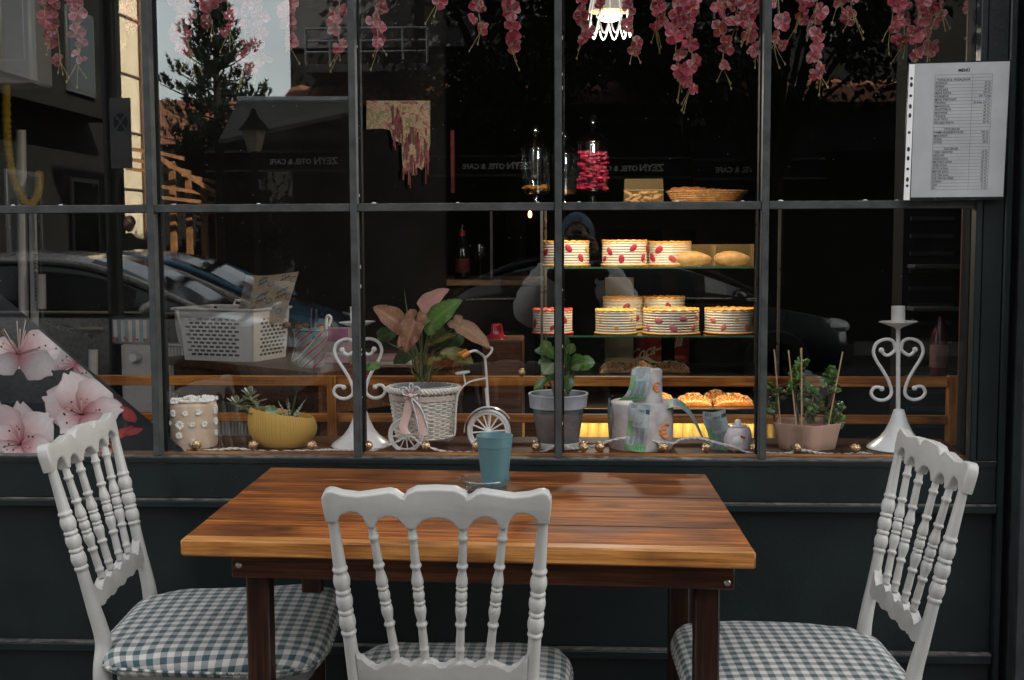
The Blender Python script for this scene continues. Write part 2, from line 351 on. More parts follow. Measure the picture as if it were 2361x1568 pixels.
b = MB(); b.box((XR+.0385, .0, 0), (XR+.0535, .05, 2.9)); WB(b, 'pillar_joint', M_seal, cafe)
# runs of old white paint and dust on the panes
rr = random.Random(31); b = MB()
for u in (398, 403, 596, 862, 1055, 1240, 1335, 1560, 1712, 1800, 1995, 2068, 140, 30):
    p = P(u, 470, -.012); b.ball((p.x, -.012, ZT+.0095), rr.uniform(.0022, .0045), 9, 6, (1.6, .8, .7))
for x in MXS[1:3]:
    for k in range(7): b.ball((x+.0088, -.003, rr.uniform(.82, 1.75)), rr.uniform(.0012, .0026), 8, 5, (.5, .8, 1.8))
WB(b, 'paint_drips', pm('old_white_paint', (.55, .54, .52), .6), cafe)['kind'] = 'stuff'
b = MB()
for k in range(420):
    x, z = rr.uniform(-1.35, .85), rr.uniform(.80, 1.85); q = .00035+.0007*rr.random()**3; b.add([(x-q, -.0001, z), (x, -.0001, z-q), (x+q, -.0001, z), (x, -.0001, z+q)], [(0, 1, 2, 3)])
WB(b, 'dust_specks', pm('dust', (.40, .39, .37), .8), cafe, flat=True)['kind'] = 'stuff'
# head of the window and the unseen storeys above, made tall and long to shade the street
b = MB(); b.box((XL, -.04, ZTOP+.001), (XR+.021, .06, 2.9), bev=.004); WB(b, 'window_head', M_paint, cafe)
up = MB(); up.box((-9, -.02, 2.905), (30, .25, 19)); WB(up, 'shading_upper_wall', M_plaster, cafe)
sd = MB(); sd.box((-9, -.02, 0), (XL-.021, .25, 2.9)); WB(sd, 'ground_floor_wall', M_plaster, cafe)
sd = MB(); sd.box((XR+.501, -.02, 0), (30, .25, 2.9)); WB(sd, 'ground_floor_wall', M_plaster, cafe)
for k in range(4):
    for j in range(12):
        x = -7.5+j*3.0; z = 4.0+k*3.4
        b = MB(); b.box((x-.6, -.06, z), (x+.6, -.021, z+1.5), bev=.01); f = WB(b, 'upper_window', pm('white_frame', (.6, .6, .58), .5), cafe)
        b = MB(); b.box((x-.52, -.066, z+.08), (x-.04, -.0605, z+1.42)); b.box((x+.04, -.066, z+.08), (x+.52, -.0605, z+1.42)); q = b.build('pane', pm('dark_glass', (.02, .025, .03), .08), f)
# room shell
b = MB(); b.box((XL-.02, .02, -.05), (XL-.0005, 5.2, 2.9)); b.box((2.6, .26, -.05), (2.7, 5.2, 2.9)); b.box((XL, 5.1, -.05), (2.6, 5.2, 2.9)); WB(b, 'room_wall', M_dark, cafe)
b = MB(); b.box((XL, .251, 2.70), (2.6, 5.1, 2.8)); WB(b, 'ceiling', M_dark, cafe)
b = MB(); b.box((XL-.03, .0, 2.901), (2.7, 5.3, 3.0)); b.box((-9, .251, 18.9), (30, 8, 19)); b.box((-9, 8, 0), (30, 8.2, 19)); WB(b, 'roof_slab', M_dark, cafe)
b = MB(); b.box((XL, .021, -.06), (2.6, 5.1, 0)); structure(b.build('room_floor', pm('dark_floor_tiles', (.05, .042, .036), .35, var=.3, scale=6)))
# pavement, kerb, road
M_pav = pm('pavement_stone', (.12, .115, .11), .85, var=.3, scale=7, bump=.4, bscale=30)
b = MB(); b.box((-60, -4.2, -.3), (60, -.02, 0)); structure(b.build('pavement', M_pav))
b = MB(); b.box((-60, -4.38, -.3), (60, -4.203, .004), bev=.01); structure(b.build('kerb', pm('kerb_stone', (.3, .29, .28), .8, var=.2)))
b = MB(); b.box((-90, -120, -.6), (90, -4.0, -.26)); structure(b.build('road', pm('asphalt', (.035, .035, .036), .9, var=.3, scale=30, bump=.5, bscale=200, spec=.1)))
b = MB(); b.box((-60, -13.9, -.5), (60, -11.9, -.12), bev=.01); structure(b.build('far_pavement', pm('far_paving', (.06, .058, .055), .9, var=.3, scale=7, spec=.1)))

# ------------------------------------------------------------------ table, chairs, cup
ZTB = 0.757
c = [G(613, 1077, ZTB), G(1637, 1093, ZTB), G(1728, 1271, ZTB), G(432, 1243, ZTB)]
tcen = sum(c, Vector())/4
ex = ((c[1]-c[0])+(c[2]-c[3])).normalized(); ey = Vector((-ex.y, ex.x, 0))
W_ = ((c[1]-c[0]).length+(c[2]-c[3]).length)/2; D_ = (abs((c[0]-c[3]).dot(ey))+abs((c[1]-c[2]).dot(ey)))/2
tab = thing('cafe_table', 'rustic brown plank table with stained wooden top and thick legs', 'table', (tcen.x, tcen.y, 0), math.degrees(math.atan2(ex.y, ex.x)))
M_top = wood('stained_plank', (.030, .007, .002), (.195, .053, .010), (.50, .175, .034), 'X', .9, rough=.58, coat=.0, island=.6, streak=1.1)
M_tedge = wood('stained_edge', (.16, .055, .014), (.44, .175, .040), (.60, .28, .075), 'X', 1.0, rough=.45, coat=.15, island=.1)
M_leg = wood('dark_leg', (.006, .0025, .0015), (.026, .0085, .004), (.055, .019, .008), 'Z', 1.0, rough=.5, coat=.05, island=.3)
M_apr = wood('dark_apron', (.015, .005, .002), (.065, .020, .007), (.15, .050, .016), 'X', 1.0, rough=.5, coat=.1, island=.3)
hw, hd = W_/2, D_/2
ny = 5; b = MB(); yb = -hd+.032; wy = (2*hd-.032)/ny
for k in range(ny): b.box((-hw, yb+wy*k+.0013, ZTB-.0285), (hw, yb+wy*(k+1)-.0013, ZTB-random.Random(k).uniform(0, .0012)), bev=.0015)
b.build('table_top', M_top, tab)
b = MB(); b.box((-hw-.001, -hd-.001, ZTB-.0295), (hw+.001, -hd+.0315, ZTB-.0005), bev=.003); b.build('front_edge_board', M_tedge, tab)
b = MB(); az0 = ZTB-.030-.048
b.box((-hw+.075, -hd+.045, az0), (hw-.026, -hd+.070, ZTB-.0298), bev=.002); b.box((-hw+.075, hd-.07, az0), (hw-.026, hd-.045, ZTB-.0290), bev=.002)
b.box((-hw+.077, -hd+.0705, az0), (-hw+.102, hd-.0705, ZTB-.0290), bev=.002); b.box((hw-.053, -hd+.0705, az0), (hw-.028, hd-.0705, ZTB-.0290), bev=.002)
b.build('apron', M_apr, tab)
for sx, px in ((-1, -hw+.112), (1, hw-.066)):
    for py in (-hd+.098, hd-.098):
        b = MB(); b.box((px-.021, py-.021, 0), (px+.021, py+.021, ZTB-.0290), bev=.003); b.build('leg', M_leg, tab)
M_screw = pm('zinc_screw', (.5, .48, .45), .35, metal=.9)
for px, pz in ((-hw+.088, az0+.022), (hw-.055, az0+.042), (hw-.038, az0+.012)):
    b = MB(); b.lathe([(1e-6, .003), (.004, .0025), (.0055, .0008), (.0055, 0)], 12, T(px, -hd+.045, pz) @ rot('X', 90)); b.box((-.004, -.0005, .0028), (.004, .0005, .0034), T(px, -hd+.045, pz) @ rot('X', 90) @ rot('Z', 35)); b.build('screw', M_screw, tab)

sk = Matrix.Shear('XZ', 4, (0, 0)) if False else Matrix(((1, -.066, 0, 0), (0, 1, 0, 0), (0, 0, 1, 0), (0, 0, 0, 1)))
for o in tab.children: o.data.transform(sk)
M_ch = pm('pale_grey_plastic', (.44, .432, .40), .38, var=.14, scale=7, bump=.15, bscale=300, spec=.45); specks(M_ch, (.20, .20, .19), 34, .045)
def gingham(name, teal=(.036, .076, .082), cream=(.62, .60, .555)):
    m, n, b = newmat(name); L = n.links.new
    uv = N(n, 'ShaderNodeAttribute'); uv.attribute_name = 'cloth'; sp = N(n, 'ShaderNodeSeparateXYZ'); L(uv.outputs['Vector'], sp.inputs[0])
    hs_ = []
    for i in range(2):
        d = N(n, 'ShaderNodeMath', operation='MULTIPLY'); d.inputs[1].default_value = 1/.0255; L(sp.outputs[i], d.inputs[0])
        fr = N(n, 'ShaderNodeMath', operation='FRACT'); L(d.outputs[0], fr.inputs[0])
        mr = N(n, 'ShaderNodeMapRange'); mr.inputs[1].default_value = .48; mr.inputs[2].default_value = .52; L(fr.outputs[0], mr.inputs[0]); hs_.append(mr)
    ad = N(n, 'ShaderNodeMath', operation='ADD'); L(hs_[0].outputs[0], ad.inputs[0]); L(hs_[1].outputs[0], ad.inputs[1])
    hf = N(n, 'ShaderNodeMath', operation='MULTIPLY'); hf.inputs[1].default_value = .5; L(ad.outputs[0], hf.inputs[0])
    mid = tuple(.42*a+.58*c_ for a, c_ in zip(cream, teal))
    r = ramp(n, hf.outputs[0], [(0, cream), (.5, mid), (1, teal)])
    t = noise(n, 900, 2); r2 = ramp(n, t.outputs[0], [(.3, (.82, .82, .82)), (.7, (1, 1, 1))])
    mx = N(n, 'ShaderNodeMix', data_type='RGBA', blend_type='MULTIPLY'); mx.inputs[0].default_value = 1; L(r.outputs[0], mx.inputs[6]); L(r2.outputs[0], mx.inputs[7]); L(mx.outputs[2], b.inputs['Base Color'])
    b.inputs['Roughness'].default_value = .75; b.inputs['Sheen Weight'].default_value = .15
    bp = N(n, 'ShaderNodeBump'); bp.inputs['Strength'].default_value = .3; bp.inputs['Distance'].default_value = .001
    t2 = noise(n, 26, 3); L(t2.outputs[0], bp.inputs['Height']); L(bp.outputs[0], b.inputs['Normal'])
    return m
M_ging = gingham('gingham_cloth')
ZR, ZL = .832, .600             # spindle top and foot heights
YT, YB = -.246, -.196           # recline
def lerp(a, b_, t): return a+(b_-a)*t
def spindle_prof(L_, kind):
    P_ = []
    def ring(t, r, h): 
        for q in (-1, -.6, 0, .6, 1): P_.append((r-(r-base)*abs(q)**2.2*.9, t*L_+q*h))
    if kind == 'in':
        base = .0064
        P_.append((base, 0)); ring(.09, .0088, .0042); P_.append((.0066, .14*L_)); P_.append((.0072, .27*L_)); ring(.30, .0093, .0042)
        P_ += [(.0062, .335*L_), (.0078, .37*L_), (.0094, .405*L_), (.0096, .43*L_), (.0080, .447*L_)]; ring(.465, .0094, .0040)
        P_ += [(.0078, .487*L_), (.0092, .505*L_), (.0095, .522*L_), (.0090, .54*L_), (.0078, .555*L_)]; ring(.575, .0094, .0040)
        P_ += [(.0086, .60*L_), (.0096, .625*L_), (.0094, .65*L_), (.0076, .69*L_), (.0064, .715*L_)]; ring(.74, .0092, .0042)
        P_ += [(.0066, .785*L_), (.0072, .88*L_)]; ring(.93, .0082, .004); P_ += [(.0068, .965*L_), (.0068, L_)]
    else:
        base = .0100
        P_ += [(.0080, 0), (.0084, .05*L_), (.0100, .26*L_), (.0103, .29*L_)]; ring(.32, .0125, .0045)
        for t0 in (.345, .47, .60):
            for q in (0.0, .15, .35, .5, .65, .85, 1.0): P_.append((.0105+.0030*sin(pi*q)**.7, (t0+q*.095)*L_))
            ring(t0+.113, .0126, .0045)
        P_ += [(.0104, .745*L_), (.0110, .85*L_), (.0118, L_)]
    P_.sort(key=lambda p: p[1]); return P_
def chair():
    th = thing('napoleon_chair', 'front pale grey ballroom chair with its back to us at the plank table', 'chair', (0, 0, 0))
    # backrest top rail
    H = [(0, .0673), (.030, .0660), (.0455, .0585), (.0490, .0518), (.0530, .0530), (.062, .0600), (.072, .0625), (.095, .0590), (.120, .0552), (.145, .0580), (.158, .0622), (.166, .0630), (.1735, .0598), (.1782, .0500), (.1775, .036), (.1738, .0105), (.1560, .0100), (.1535, .0180), (.147, .0235), (.1350, .0275), (.124, .0265), (.116, .0200), (.1100, .0060), (.1085, .0015), (.0980, .0010), (.0960, .0070), (.090, .0165), (.0790, .0208), (.070, .0208), (.060, .0170), (.0510, .0070), (.0480, .0002), (.0335, 0), (.0310, .0055), (.022, .0140), (.011, .0180)]
    poly = [(x, z) for x, z in H]+[(-x, z) for x, z in reversed(H) if x > 1e-6]; poly.insert(len(H), (0, .0188))
    tilt = math.degrees(math.atan2(YT-YB, ZR-ZL))
    Mr = T(0, YT, ZR) @ rot('X', -tilt)
    bm = bmesh.new(); n = len(poly); vs = [bm.verts.new((x, -.0105, z)) for x, z in poly]; f = bm.faces.new(vs)
    ex_ = bmesh.ops.extrude_face_region(bm, geom=[f]); [setattr(v, 'co', v.co+Vector((0, .021, 0))) for v in ex_['geom'] if isinstance(v, bmesh.types.BMVert)]
    bmesh.ops.recalc_face_normals(bm, faces=bm.faces)
    eds = [e for e in bm.edges if abs(e.verts[0].co.y-e.verts[1].co.y) < 1e-6]
    bmesh.ops.bevel(bm, geom=eds, offset=.0050, segments=4, profile=.5, affect='EDGES', clamp_overlap=True)
    bm.verts.index_update(); mb = MB(); mb.add([v.co.copy() for v in bm.verts], [[v.index for v in q.verts] for q in bm.faces], Mr); bm.free()
    for s_ in (-1, 1): pass
    mb.build('top_rail', M_ch, th, angle=50)
    # spindles
    for xt, xb in ((.0405, .028), (.1035, .076)):
        for s_ in (-1, 1):
            a = Vector((s_*xt, YT, ZR+.004)); c_ = Vector((s_*xb, YB, ZL+.014)); d = c_-a
            mb = MB(); mb.lathe(spindle_prof(d.length, 'in'), 16, frame(a, d)); mb.build('spindle', M_ch, th, angle=60)
    # stiles running down into the back legs
    for s_ in (-1, 1):
        a = Vector((s_*.1645, YT, ZR+.016)); c_ = Vector((s_*.1440, YB+.006, ZL-.02)); d = c_-a
        mb = MB(); mb.lathe(spindle_prof(d.length, 'out'), 20, frame(a, d)); mb.build('stile', M_ch, th, angle=60)
        pts = [c_+d*-.01, c_+d*.25, Vector((s_*.1475, -.176, .455)), Vector((s_*.150, -.180, .30)), Vector((s_*.152, -.215, 0))]
        sp_ = smooth_path(pts, 5); k = len(sp_); mb = MB(); mb.tube(sp_, [.0118+.0045*min(1, i/(k*.45))-.006*max(0, (i/k-.6)/.4) for i in range(k)], 16); mb.build('back_leg', M_ch, th, angle=60)
    # lower rail
    top = []
    for i in range(49):
        x = -.139+.278*i/48; cups = (-.139, -.076, -.028, .028, .076, .139); j = max(k for k in range(6) if cups[k] <= x+1e-9); j = min(j, 4)
        t = (x-cups[j])/(cups[j+1]-cups[j]); dip = .019 if j in (0, 4) else .014
        edge = .012 if (j == 0 and t < .01) or (j == 4 and t > .99) else 0
        fl = max(0.0, abs(2*t-1)-.0); h = .016-dip*(1-fl**2.6)+(.010*(1-t)**6 if j == 0 else (.010*t**6 if j == 4 else 0)); top.append((x, h))
    bot = [(-.139+.278*i/48, -.022-.008*abs(cos(pi*2.5*(i/48*2-1)))) for i in range(48, -1, -1)]
    Ml = T(0, YB, ZL) @ rot('X', -tilt)
    mb = MB(); mb.prism(top+bot, -.009, .009, Ml)
    bm = bmesh.new(); vv = [bm.verts.new(p) for p in mb.v]; [bm.faces.new([vv[i] for i in q]) for q in mb.f]
    bmesh.ops.bevel(bm, geom=[e for e in bm.edges if len(e.link_faces) == 2 and max(len(q.verts) for q in e.link_faces) > 10], offset=.004, segments=3, profile=.5, affect='EDGES')
    bm.verts.index_update(); mb = MB(); mb.add([v.co.copy() for v in bm.verts], [[v.index for v in q.verts] for q in bm.faces]); bm.free()
    mb.build('lower_rail', M_ch, th, angle=50)
    # seat frame, front legs
    def outline(a, g=0.0):      # rounded, wider at the front
        ca, sa = cos(a), sin(a); e = .42
        x = math.copysign(abs(ca)**e, ca); y = math.copysign(abs(sa)**e, sa)
        wd = lerp(.165, .200, (y+1)/2)+g
        return Vector((x*wd, y*(.195+g)+.012, 0))
    na = 72; mb = MB()
    for z0, z1, g0 in ((.425, .4555, -.012),):
        vs = [outline(2*pi*k/na, g0)+Vector((0, 0, z)) for z in (z0, z1) for k in range(na)]
        mb.add(vs, [(k, (k+1) % na, na+(k+1) % na, na+k) for k in range(na)]+[tuple(reversed(range(na))), tuple(na+k for k in range(na))])
    mb.build('seat_frame', M_ch, th)
    for s_ in (-1, 1):
        mb = MB(); mb.lathe([(.013, .426), (.017, .40), (.019, .385), (.014, .375), (.019, .365), (.015, .35), (.017, .2), (.014, .06), (.017, .05), (.012, .03), (.011, 0)][::-1], 16, T(s_*.155, .165, 0)); mb.build('front_leg', M_ch, th, angle=60)
    # gingham cushion
    rows = [(0.0, .4565), (.90, .4565), (1.0, .4600), (1.03, .4680), (1.02, .4740), (1.03, .4790), (1.015, .4885), (.985, .4960), (.93, .5015), (.84, .5055), (.70, .5085), (.5, .5105), (.3, .5120), (0.0, .5125)]
    vs = []; fs = []; na = 96; rnd = random.Random(5)
    for i, (q, z) in enumerate(rows):
        for k in range(na):
            a = 2*pi*k/na; p = outline(a, .012)*1.0; p = Vector((p.x*q, (p.y-.012)*q+.012, z))
            wv = .0016*sin(9*a+i)*(1 if .8 < q else .3); p.z += wv; vs.append(p)
    for i in range(len(rows)-1):
        for k in range(na): fs.append((i*na+k, i*na+(k+1) % na, (i+1)*na+(k+1) % na, (i+1)*na+k))
    mb = MB(); mb.add(vs, fs); cu = mb.build('seat_cushion', M_ging, th, angle=75)
    at = cu.data.attributes.new('cloth', 'FLOAT_VECTOR', 'POINT')
    # cloth coordinate: arc length over the edge
    for i, (q, z) in enumerate(rows):
        for k in range(na):
            p = vs[i*na+k]; ext = 1+max(0, (.5015-z))*3.2 if i < 9 else 1.0
            at.data[i*na+k].vector = (p.x*ext+.004, p.y*ext, 0)
    # piping
    mb = MB(); mb.tube([outline(2*pi*k/96, .017)+Vector((0, 0, .4741+.0016*sin(9*2*pi*k/96+4))) for k in range(96)], .0032, 6, closed=True); pp = mb.build('piping', M_ging, cu)
    at = pp.data.attributes.new('cloth', 'FLOAT_VECTOR', 'POINT')
    for i, v in enumerate(pp.data.vertices): at.data[i].vector = (v.co.x*1.4+v.co.y, v.co.y*1.3-v.co.x, 0)
    return th
ch1 = chair(); ch1.location = (-.209, -.690, 0); ch1.scale = (.965, 1, 1); ch1['group'] = 'pale grey chairs around the plank table'
ch2 = copy_tree(ch1); ch2.location = (-.724, -.352, 0); ch2.scale = (1.2, 1.05, 1.0); ch2.rotation_euler = (0, 0, radians(-84.6)); ch2['label'] = 'left pale grey ballroom chair turned sideways below the cherry blossom print'
ch3 = copy_tree(ch1); ch3.location = (.399, -.535, 0); ch3.scale = (1.08, .95, 1); ch3.rotation_euler = (0, 0, radians(92)); ch3['label'] = 'right pale grey ballroom chair turned sideways beside the charcoal pillar'

p = G(1141, 1119, ZTB)
cup = thing('plastic_cup', 'teal plastic cup standing on the plank table', 'cup', p)
M_cup = pm('teal_plastic', (.085, .185, .205), .45, var=.05, bump=.15, bscale=300)
b = MB(); h = .105; R0, R1 = .0265, .0375
b.lathe([(1e-6, 0), (R0-.002, 0), (R0, .002), (lerp(R0, R1, .78), h*.78), (lerp(R0, R1, .80)+.0006, h*.785), (lerp(R0, R1, .82)+.0004, h*.80), (R1-.0005, h*.985), (R1+.0004, h*.99), (R1+.0002, h), (R1-.0016, h), (R1-.002, h*.98), (R0-.001, .004), (1e-6, .004)], 48); b.build('cup_body', M_cup, cup, angle=30)
p = G(1118, 1128, ZTB)
ash = thing('glass_ashtray', 'clear round glass ashtray half hidden behind the front chair', 'ashtray', p)
M_clear = glass('clear_glass', (.93, .96, .96), 2.1)
b = MB(); b.lathe([(1e-6, .0), (.040, 0), (.048, .004), (.055, .022), (.0535, .024), (.048, .022), (.043, .008), (1e-6, .006)], 40, fn=lambda a, z: 1-.02*(1 if abs(cos(1.5*a)) > .97 and z > .015 else 0)); b.build('ashtray_bowl', M_clear, ash, angle=45)
# ------------------------------------------------------------------ things on the sill behind the panes
from mathutils import noise as mnoise
ZB = 0.778
M_bench = wood('bench_wood', (.12, .035, .007), (.42, .145, .025), (.62, .27, .06), 'X', 1.0, rough=.48, coat=.05, island=.25)
M_benchz = wood('bench_post_wood', (.12, .035, .007), (.42, .145, .025), (.62, .27, .06), 'Z', 1.0, rough=.48, coat=.05, island=.25)
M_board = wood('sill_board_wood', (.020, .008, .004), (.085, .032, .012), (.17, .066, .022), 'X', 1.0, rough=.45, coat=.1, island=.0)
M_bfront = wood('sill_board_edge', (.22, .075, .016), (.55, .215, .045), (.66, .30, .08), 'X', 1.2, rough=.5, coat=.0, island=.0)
bd = thing('sill_board', 'long brown display board behind the panes with a worn orange front edge', 'shelf', (0, .12, ZB-.009))
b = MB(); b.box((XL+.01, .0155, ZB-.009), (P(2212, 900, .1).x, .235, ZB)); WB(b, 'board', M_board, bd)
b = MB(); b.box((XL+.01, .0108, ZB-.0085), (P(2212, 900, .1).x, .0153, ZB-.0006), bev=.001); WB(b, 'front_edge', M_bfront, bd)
ZB += .0005
be = thing('wooden_bench', 'orange brown slatted bench seen from behind through the window', 'bench', (-.1, .45, 0))
xr = P(2186, 900, .30).x; xl_ = -2.6
z1 = P(1330, 880, .30).z; z2 = P(1330, 966, .30).z
b = MB(); b.box((xl_, .300, z1-.0125), (xr, .322, z1+.0125), bev=.002); WB(b, 'back_rail', M_bench, be)
b = MB(); b.box((xl_, .300, z2-.0105), (xr, .322, z2+.0105), bev=.002); WB(b, 'back_rail', M_bench, be)
for u, w in ((765, .011), (2212, .022), (-300, .015)):
    x = P(u, 920, .29).x; b = MB(); b.box((x-w, .284 if u < 2000 else .300, .0 if u > 2000 else .58), (x+w, .2995 if u < 2000 else .33, z1+.015), bev=.002); WB(b, 'back_post', M_benchz, be)
for x in (xl_+.1, -.9, xr-.05):
    b = MB(); b.box((x-.02, .335, 0), (x+.02, .375, .43), bev=.002); WB(b, 'leg', M_benchz, be)
    b = MB(); b.box((x-.02, .70, 0), (x+.02, .74, .43), bev=.002); WB(b, 'leg', M_benchz, be)
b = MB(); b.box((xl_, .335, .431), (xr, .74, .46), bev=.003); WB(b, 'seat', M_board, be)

def leaf(mb, base, tip, width, nrm, cols, shape='oval', fold=.15, curl=.15, nl=10, nw=4, wav=0.0, stripes=0, rim=None):
    base = Vector(base); tip = Vector(tip); d = tip-base; L_ = d.length; y = d.normalized()
    z = (Vector(nrm)-y*Vector(nrm).dot(y)); z = z.normalized() if z.length > 1e-5 else Vector((0, 0, 1)); x = y.cross(z)
    def prof(t):
        if shape == 'heart': return (1-t)**.72*(t+.06)**.30*1.42
        if shape == 'obov': return (sin(pi*t**1.35)**.75)
        if shape == 'lance': return (1-t)**.85*(t*3+.35 if t < .217 else 1)
        return sin(pi*min(1, t*.98+.01))**.75
    vs = []; cs = []; ca, cb, cv = cols
    for j in range(nl+1):
        t = j/nl; w_ = width*.5*prof(t)
        for i in range(2*nw+1):
            q = i/nw-1; p = base+y*(t*L_)+x*(q*w_)+z*(fold*abs(q)*w_-curl*L_*(t-.45)**2+wav*width*sin(t*14+q*3)*abs(q))
            vs.append(p); k = abs(q)
            cc = [lerp(ca[m], cb[m], min(1, k*.9+.25*sin(t*19))) if False else lerp(ca[m], cb[m], k) for m in range(3)]
            if k < .12: cc = list(cv)
            elif stripes and (j % stripes == 0): cc = list(cv)
            elif rim and (k > .85 or t > .93): cc = list(rim)
            elif not stripes and abs(((t*7+k*1.6) % 1)-.5) < .12: cc = [lerp(cc[m], cv[m], .6) for m in range(3)]
            cs.append(tuple(cc))
    w2 = 2*nw+1
    fs = [(j*w2+i, j*w2+i+1, (j+1)*w2+i+1, (j+1)*w2+i) for j in range(nl) for i in range(2*nw)]
    mb.add(vs, fs, None, 0, cs); return mb
M_leaf = tinted('leaf_surface', .42, transl=.25, spec=.45, var=.15, scale=60)
M_fleshy = tinted('fleshy_leaf', .38, spec=.45, var=.12, scale=90)
M_soil = pm('potting_soil', (.035, .022, .014), .95, var=.6, scale=160, bump=1.0, bscale=260)
M_white = pm('white_enamel', (.84, .83, .80), .30, var=.05, scale=8, coat=.2)
M_wplast = pm('white_plastic', (.84, .83, .80), .38, var=.04, scale=6)

# --- cake with sugar daisies
R0 = .0610; cc = G(444, 1038, ZB)+Vector((0, R0, 0)); cc.y = max(cc.y, .081); cc.x = P(441, 980, cc.y).x
dc = thing('daisy_cake', 'cream display cake covered in white sugar daisies beside the yellow planter', 'cake', cc)
M_fond = pm('cream_fondant', (.66, .50, .36), .55, var=.16, scale=11, sss=.1, bump=.05, bscale=80); M_sug = pm('white_sugar_paste', (.90, .87, .80), .5, var=.06, scale=30)
Hc = .106
b = MB(); b.lathe([(1e-6, 0), (R0*.97, 0), (R0, .004), (R0, Hc-.008), (R0*.985, Hc-.003), (R0*.94, Hc), (1e-6, Hc)], 64); b.build('cake_body', M_fond, dc)
def daisy(M, r, n, name='daisy', seed=0):
    rr = random.Random(seed); mb = MB()
    for k in range(n):
        a = 2*pi*k/n+rr.uniform(-.08, .08); q = rr.uniform(.9, 1.08)
        Mk = M @ rot('Z', math.degrees(a)) @ T(r*.60*q, 0, .0026) @ rot('Y', -14+rr.uniform(-8, 8))
        mb.ball((0, 0, 0), 1, 10, 6, (r*.42*q, r*.19, .0030), Mk); mb.ball((r*.27, r*.05, .0002), 1, 8, 5, (r*.13, r*.11, .0016), Mk); mb.ball((r*.27, -r*.05, .0002), 1, 8, 5, (r*.13, r*.11, .0016), Mk)
    mb.ball((0, 0, .002), 1, 12, 6, (r*.24, r*.24, .0022), M); mb.build(name, M_sug, dc)
rd = random.Random(3)
spots = [(430, 1005, .0), ]
for (u, v, r, n) in ((403, 952, .0085, 12), (431, 952, .0072, 14), (458, 951, .0085, 9), (484, 951, .0105, 9), (419, 979, .0112, 12), (446, 978, .0075, 10), (468, 979, .0085, 11), (417, 1003, .0085, 13), (489, 1003, .0078, 10), (448, 1018, .0070, 10), (505, 947, .0100, 10), (503, 977, .0095, 11), (394, 975, .006, 9), (380, 946, .008, 9)):
    p = P(u, v, cc.y-R0*.8)-cc; s_ = max(-.985, min(.985, p.x/R0)); a = math.asin(s_)
    pos = Vector((R0*sin(a), -R0*cos(a), p.z)); daisy(frame(pos, Vector((sin(a), -cos(a), 0))) @ rot('Z', rd.uniform(0, 90)), r, n, seed=int(u))
for k in range(34):
    rr_ = R0*.93*sqrt(rd.random()); a = rd.uniform(0, 2*pi)
    daisy(T(rr_*cos(a), rr_*sin(a), Hc+.0005+rd.random()*.003) @ rot('X', rd.uniform(-14, 14)) @ rot('Y', rd.uniform(-14, 14)), rd.uniform(.009, .013), rd.choice((8, 9, 10)), seed=100+k)

# --- yellow ribbed planter
pc = G(637, 1039, ZB); pc.y = max(pc.y+.046, .064); pl = thing('ribbed_planter', 'mustard yellow ribbed bean shaped planter with three succulents', 'planter', pc)
M_yel = pm('mustard_ceramic', (.56, .335, .068), .6, var=.08, scale=14, bump=.15, bscale=90)
L0, D0 = .0815, .044; prof = [(.0, 0), (.60, 0), (.72, .004), (.86, .018), (.96, .034), (1.0, .050), (.985, .064), (.93, .080), (.90, .084), (.865, .083), (.86, .072), (.0, .070)]
b = MB(); n = 300; vs = []; fs = []
for (q, z) in prof:
    for k in range(n):
        a = 2*pi*k/n; rb = 1+(.011*cos(75*a) if .5 < q and z > .003 and q > .87 else 0)
        x = L0*q*rb*math.copysign(abs(cos(a))**.82, cos(a)); y = D0*q*rb*sin(a); z_ = z*(1-.17*x/L0*(z/.084)) if z > .03 else z
        vs.append((x+.004, y, z_))
for i in range(len(prof)-1):
    for k in range(n): fs.append((i*n+k, i*n+(k+1) % n, (i+1)*n+(k+1) % n, (i+1)*n+k))
b.add(vs, fs); b.build('pot', M_yel, pl, angle=60)
b = MB(); b.add([(L0*.84*cos(2*pi*k/40)+.004, D0*.84*sin(2*pi*k/40), .0715-.012*cos(2*pi*k/40)) for k in range(40)], [tuple(range(40))]); b.build('soil', M_soil, pl)
def L2(u, v, dy): return P(u, v, pc.y+dy)-pc
gE = ((.24, .33, .20), (.33, .40, .29), (.42, .44, .33)); grim = (.34, .22, .20)
b = MB(); rl = random.Random(8)
for stem, rad_, head in (([(598, 958), (592, 935), (576, 916), (577, 908)], .0040, (572, 912)), ([(590, 960), (572, 945), (548, 935), (545, 928)], .0034, (546, 927))):
    pts = smooth_path([L2(u, v, 0) for u, v in stem], 6); b.tube(pts, rad_, 8, col=(.32, .36, .20))
    for k in range(24):
        i = int((k/24)**.7*(len(pts)-1)); t = i/len(pts); o = pts[i]; a = k*2.4
        dr = Vector((cos(a), .8*sin(a), lerp(-.10, .85, t**3))).normalized(); ln = lerp(.039, .020, t)*rl.uniform(.8, 1.15)
        leaf(b, o, o+dr*ln+Vector((0, 0, .006)), ln*.46, Vector((0, 0, 1)), gE, 'obov', .25, -.35, 7, 3, rim=grim if t > .5 else None)
b.build('rosette_succulent', M_fleshy, pl, angle=60)
b = MB(); o = L2(629, 948, -.005); b.tube([L2(631, 975, 0), o+Vector((0, .003, 0))], .0022, 8, col=(.12, .08, .05))
for k in range(7):
    a = 2*pi*k/7+.3; dr = Vector((cos(a), -.35, sin(a))); leaf(b, o, o+dr*.0165, .0125, Vector((0, -1, .2)), ((.30, .42, .25), (.36, .47, .31), (.33, .45, .28)), 'obov', .3, -.2, 7, 3)
b.build('small_succulent', M_fleshy, pl, angle=60)
b = MB(); o = L2(671, 976, .0)
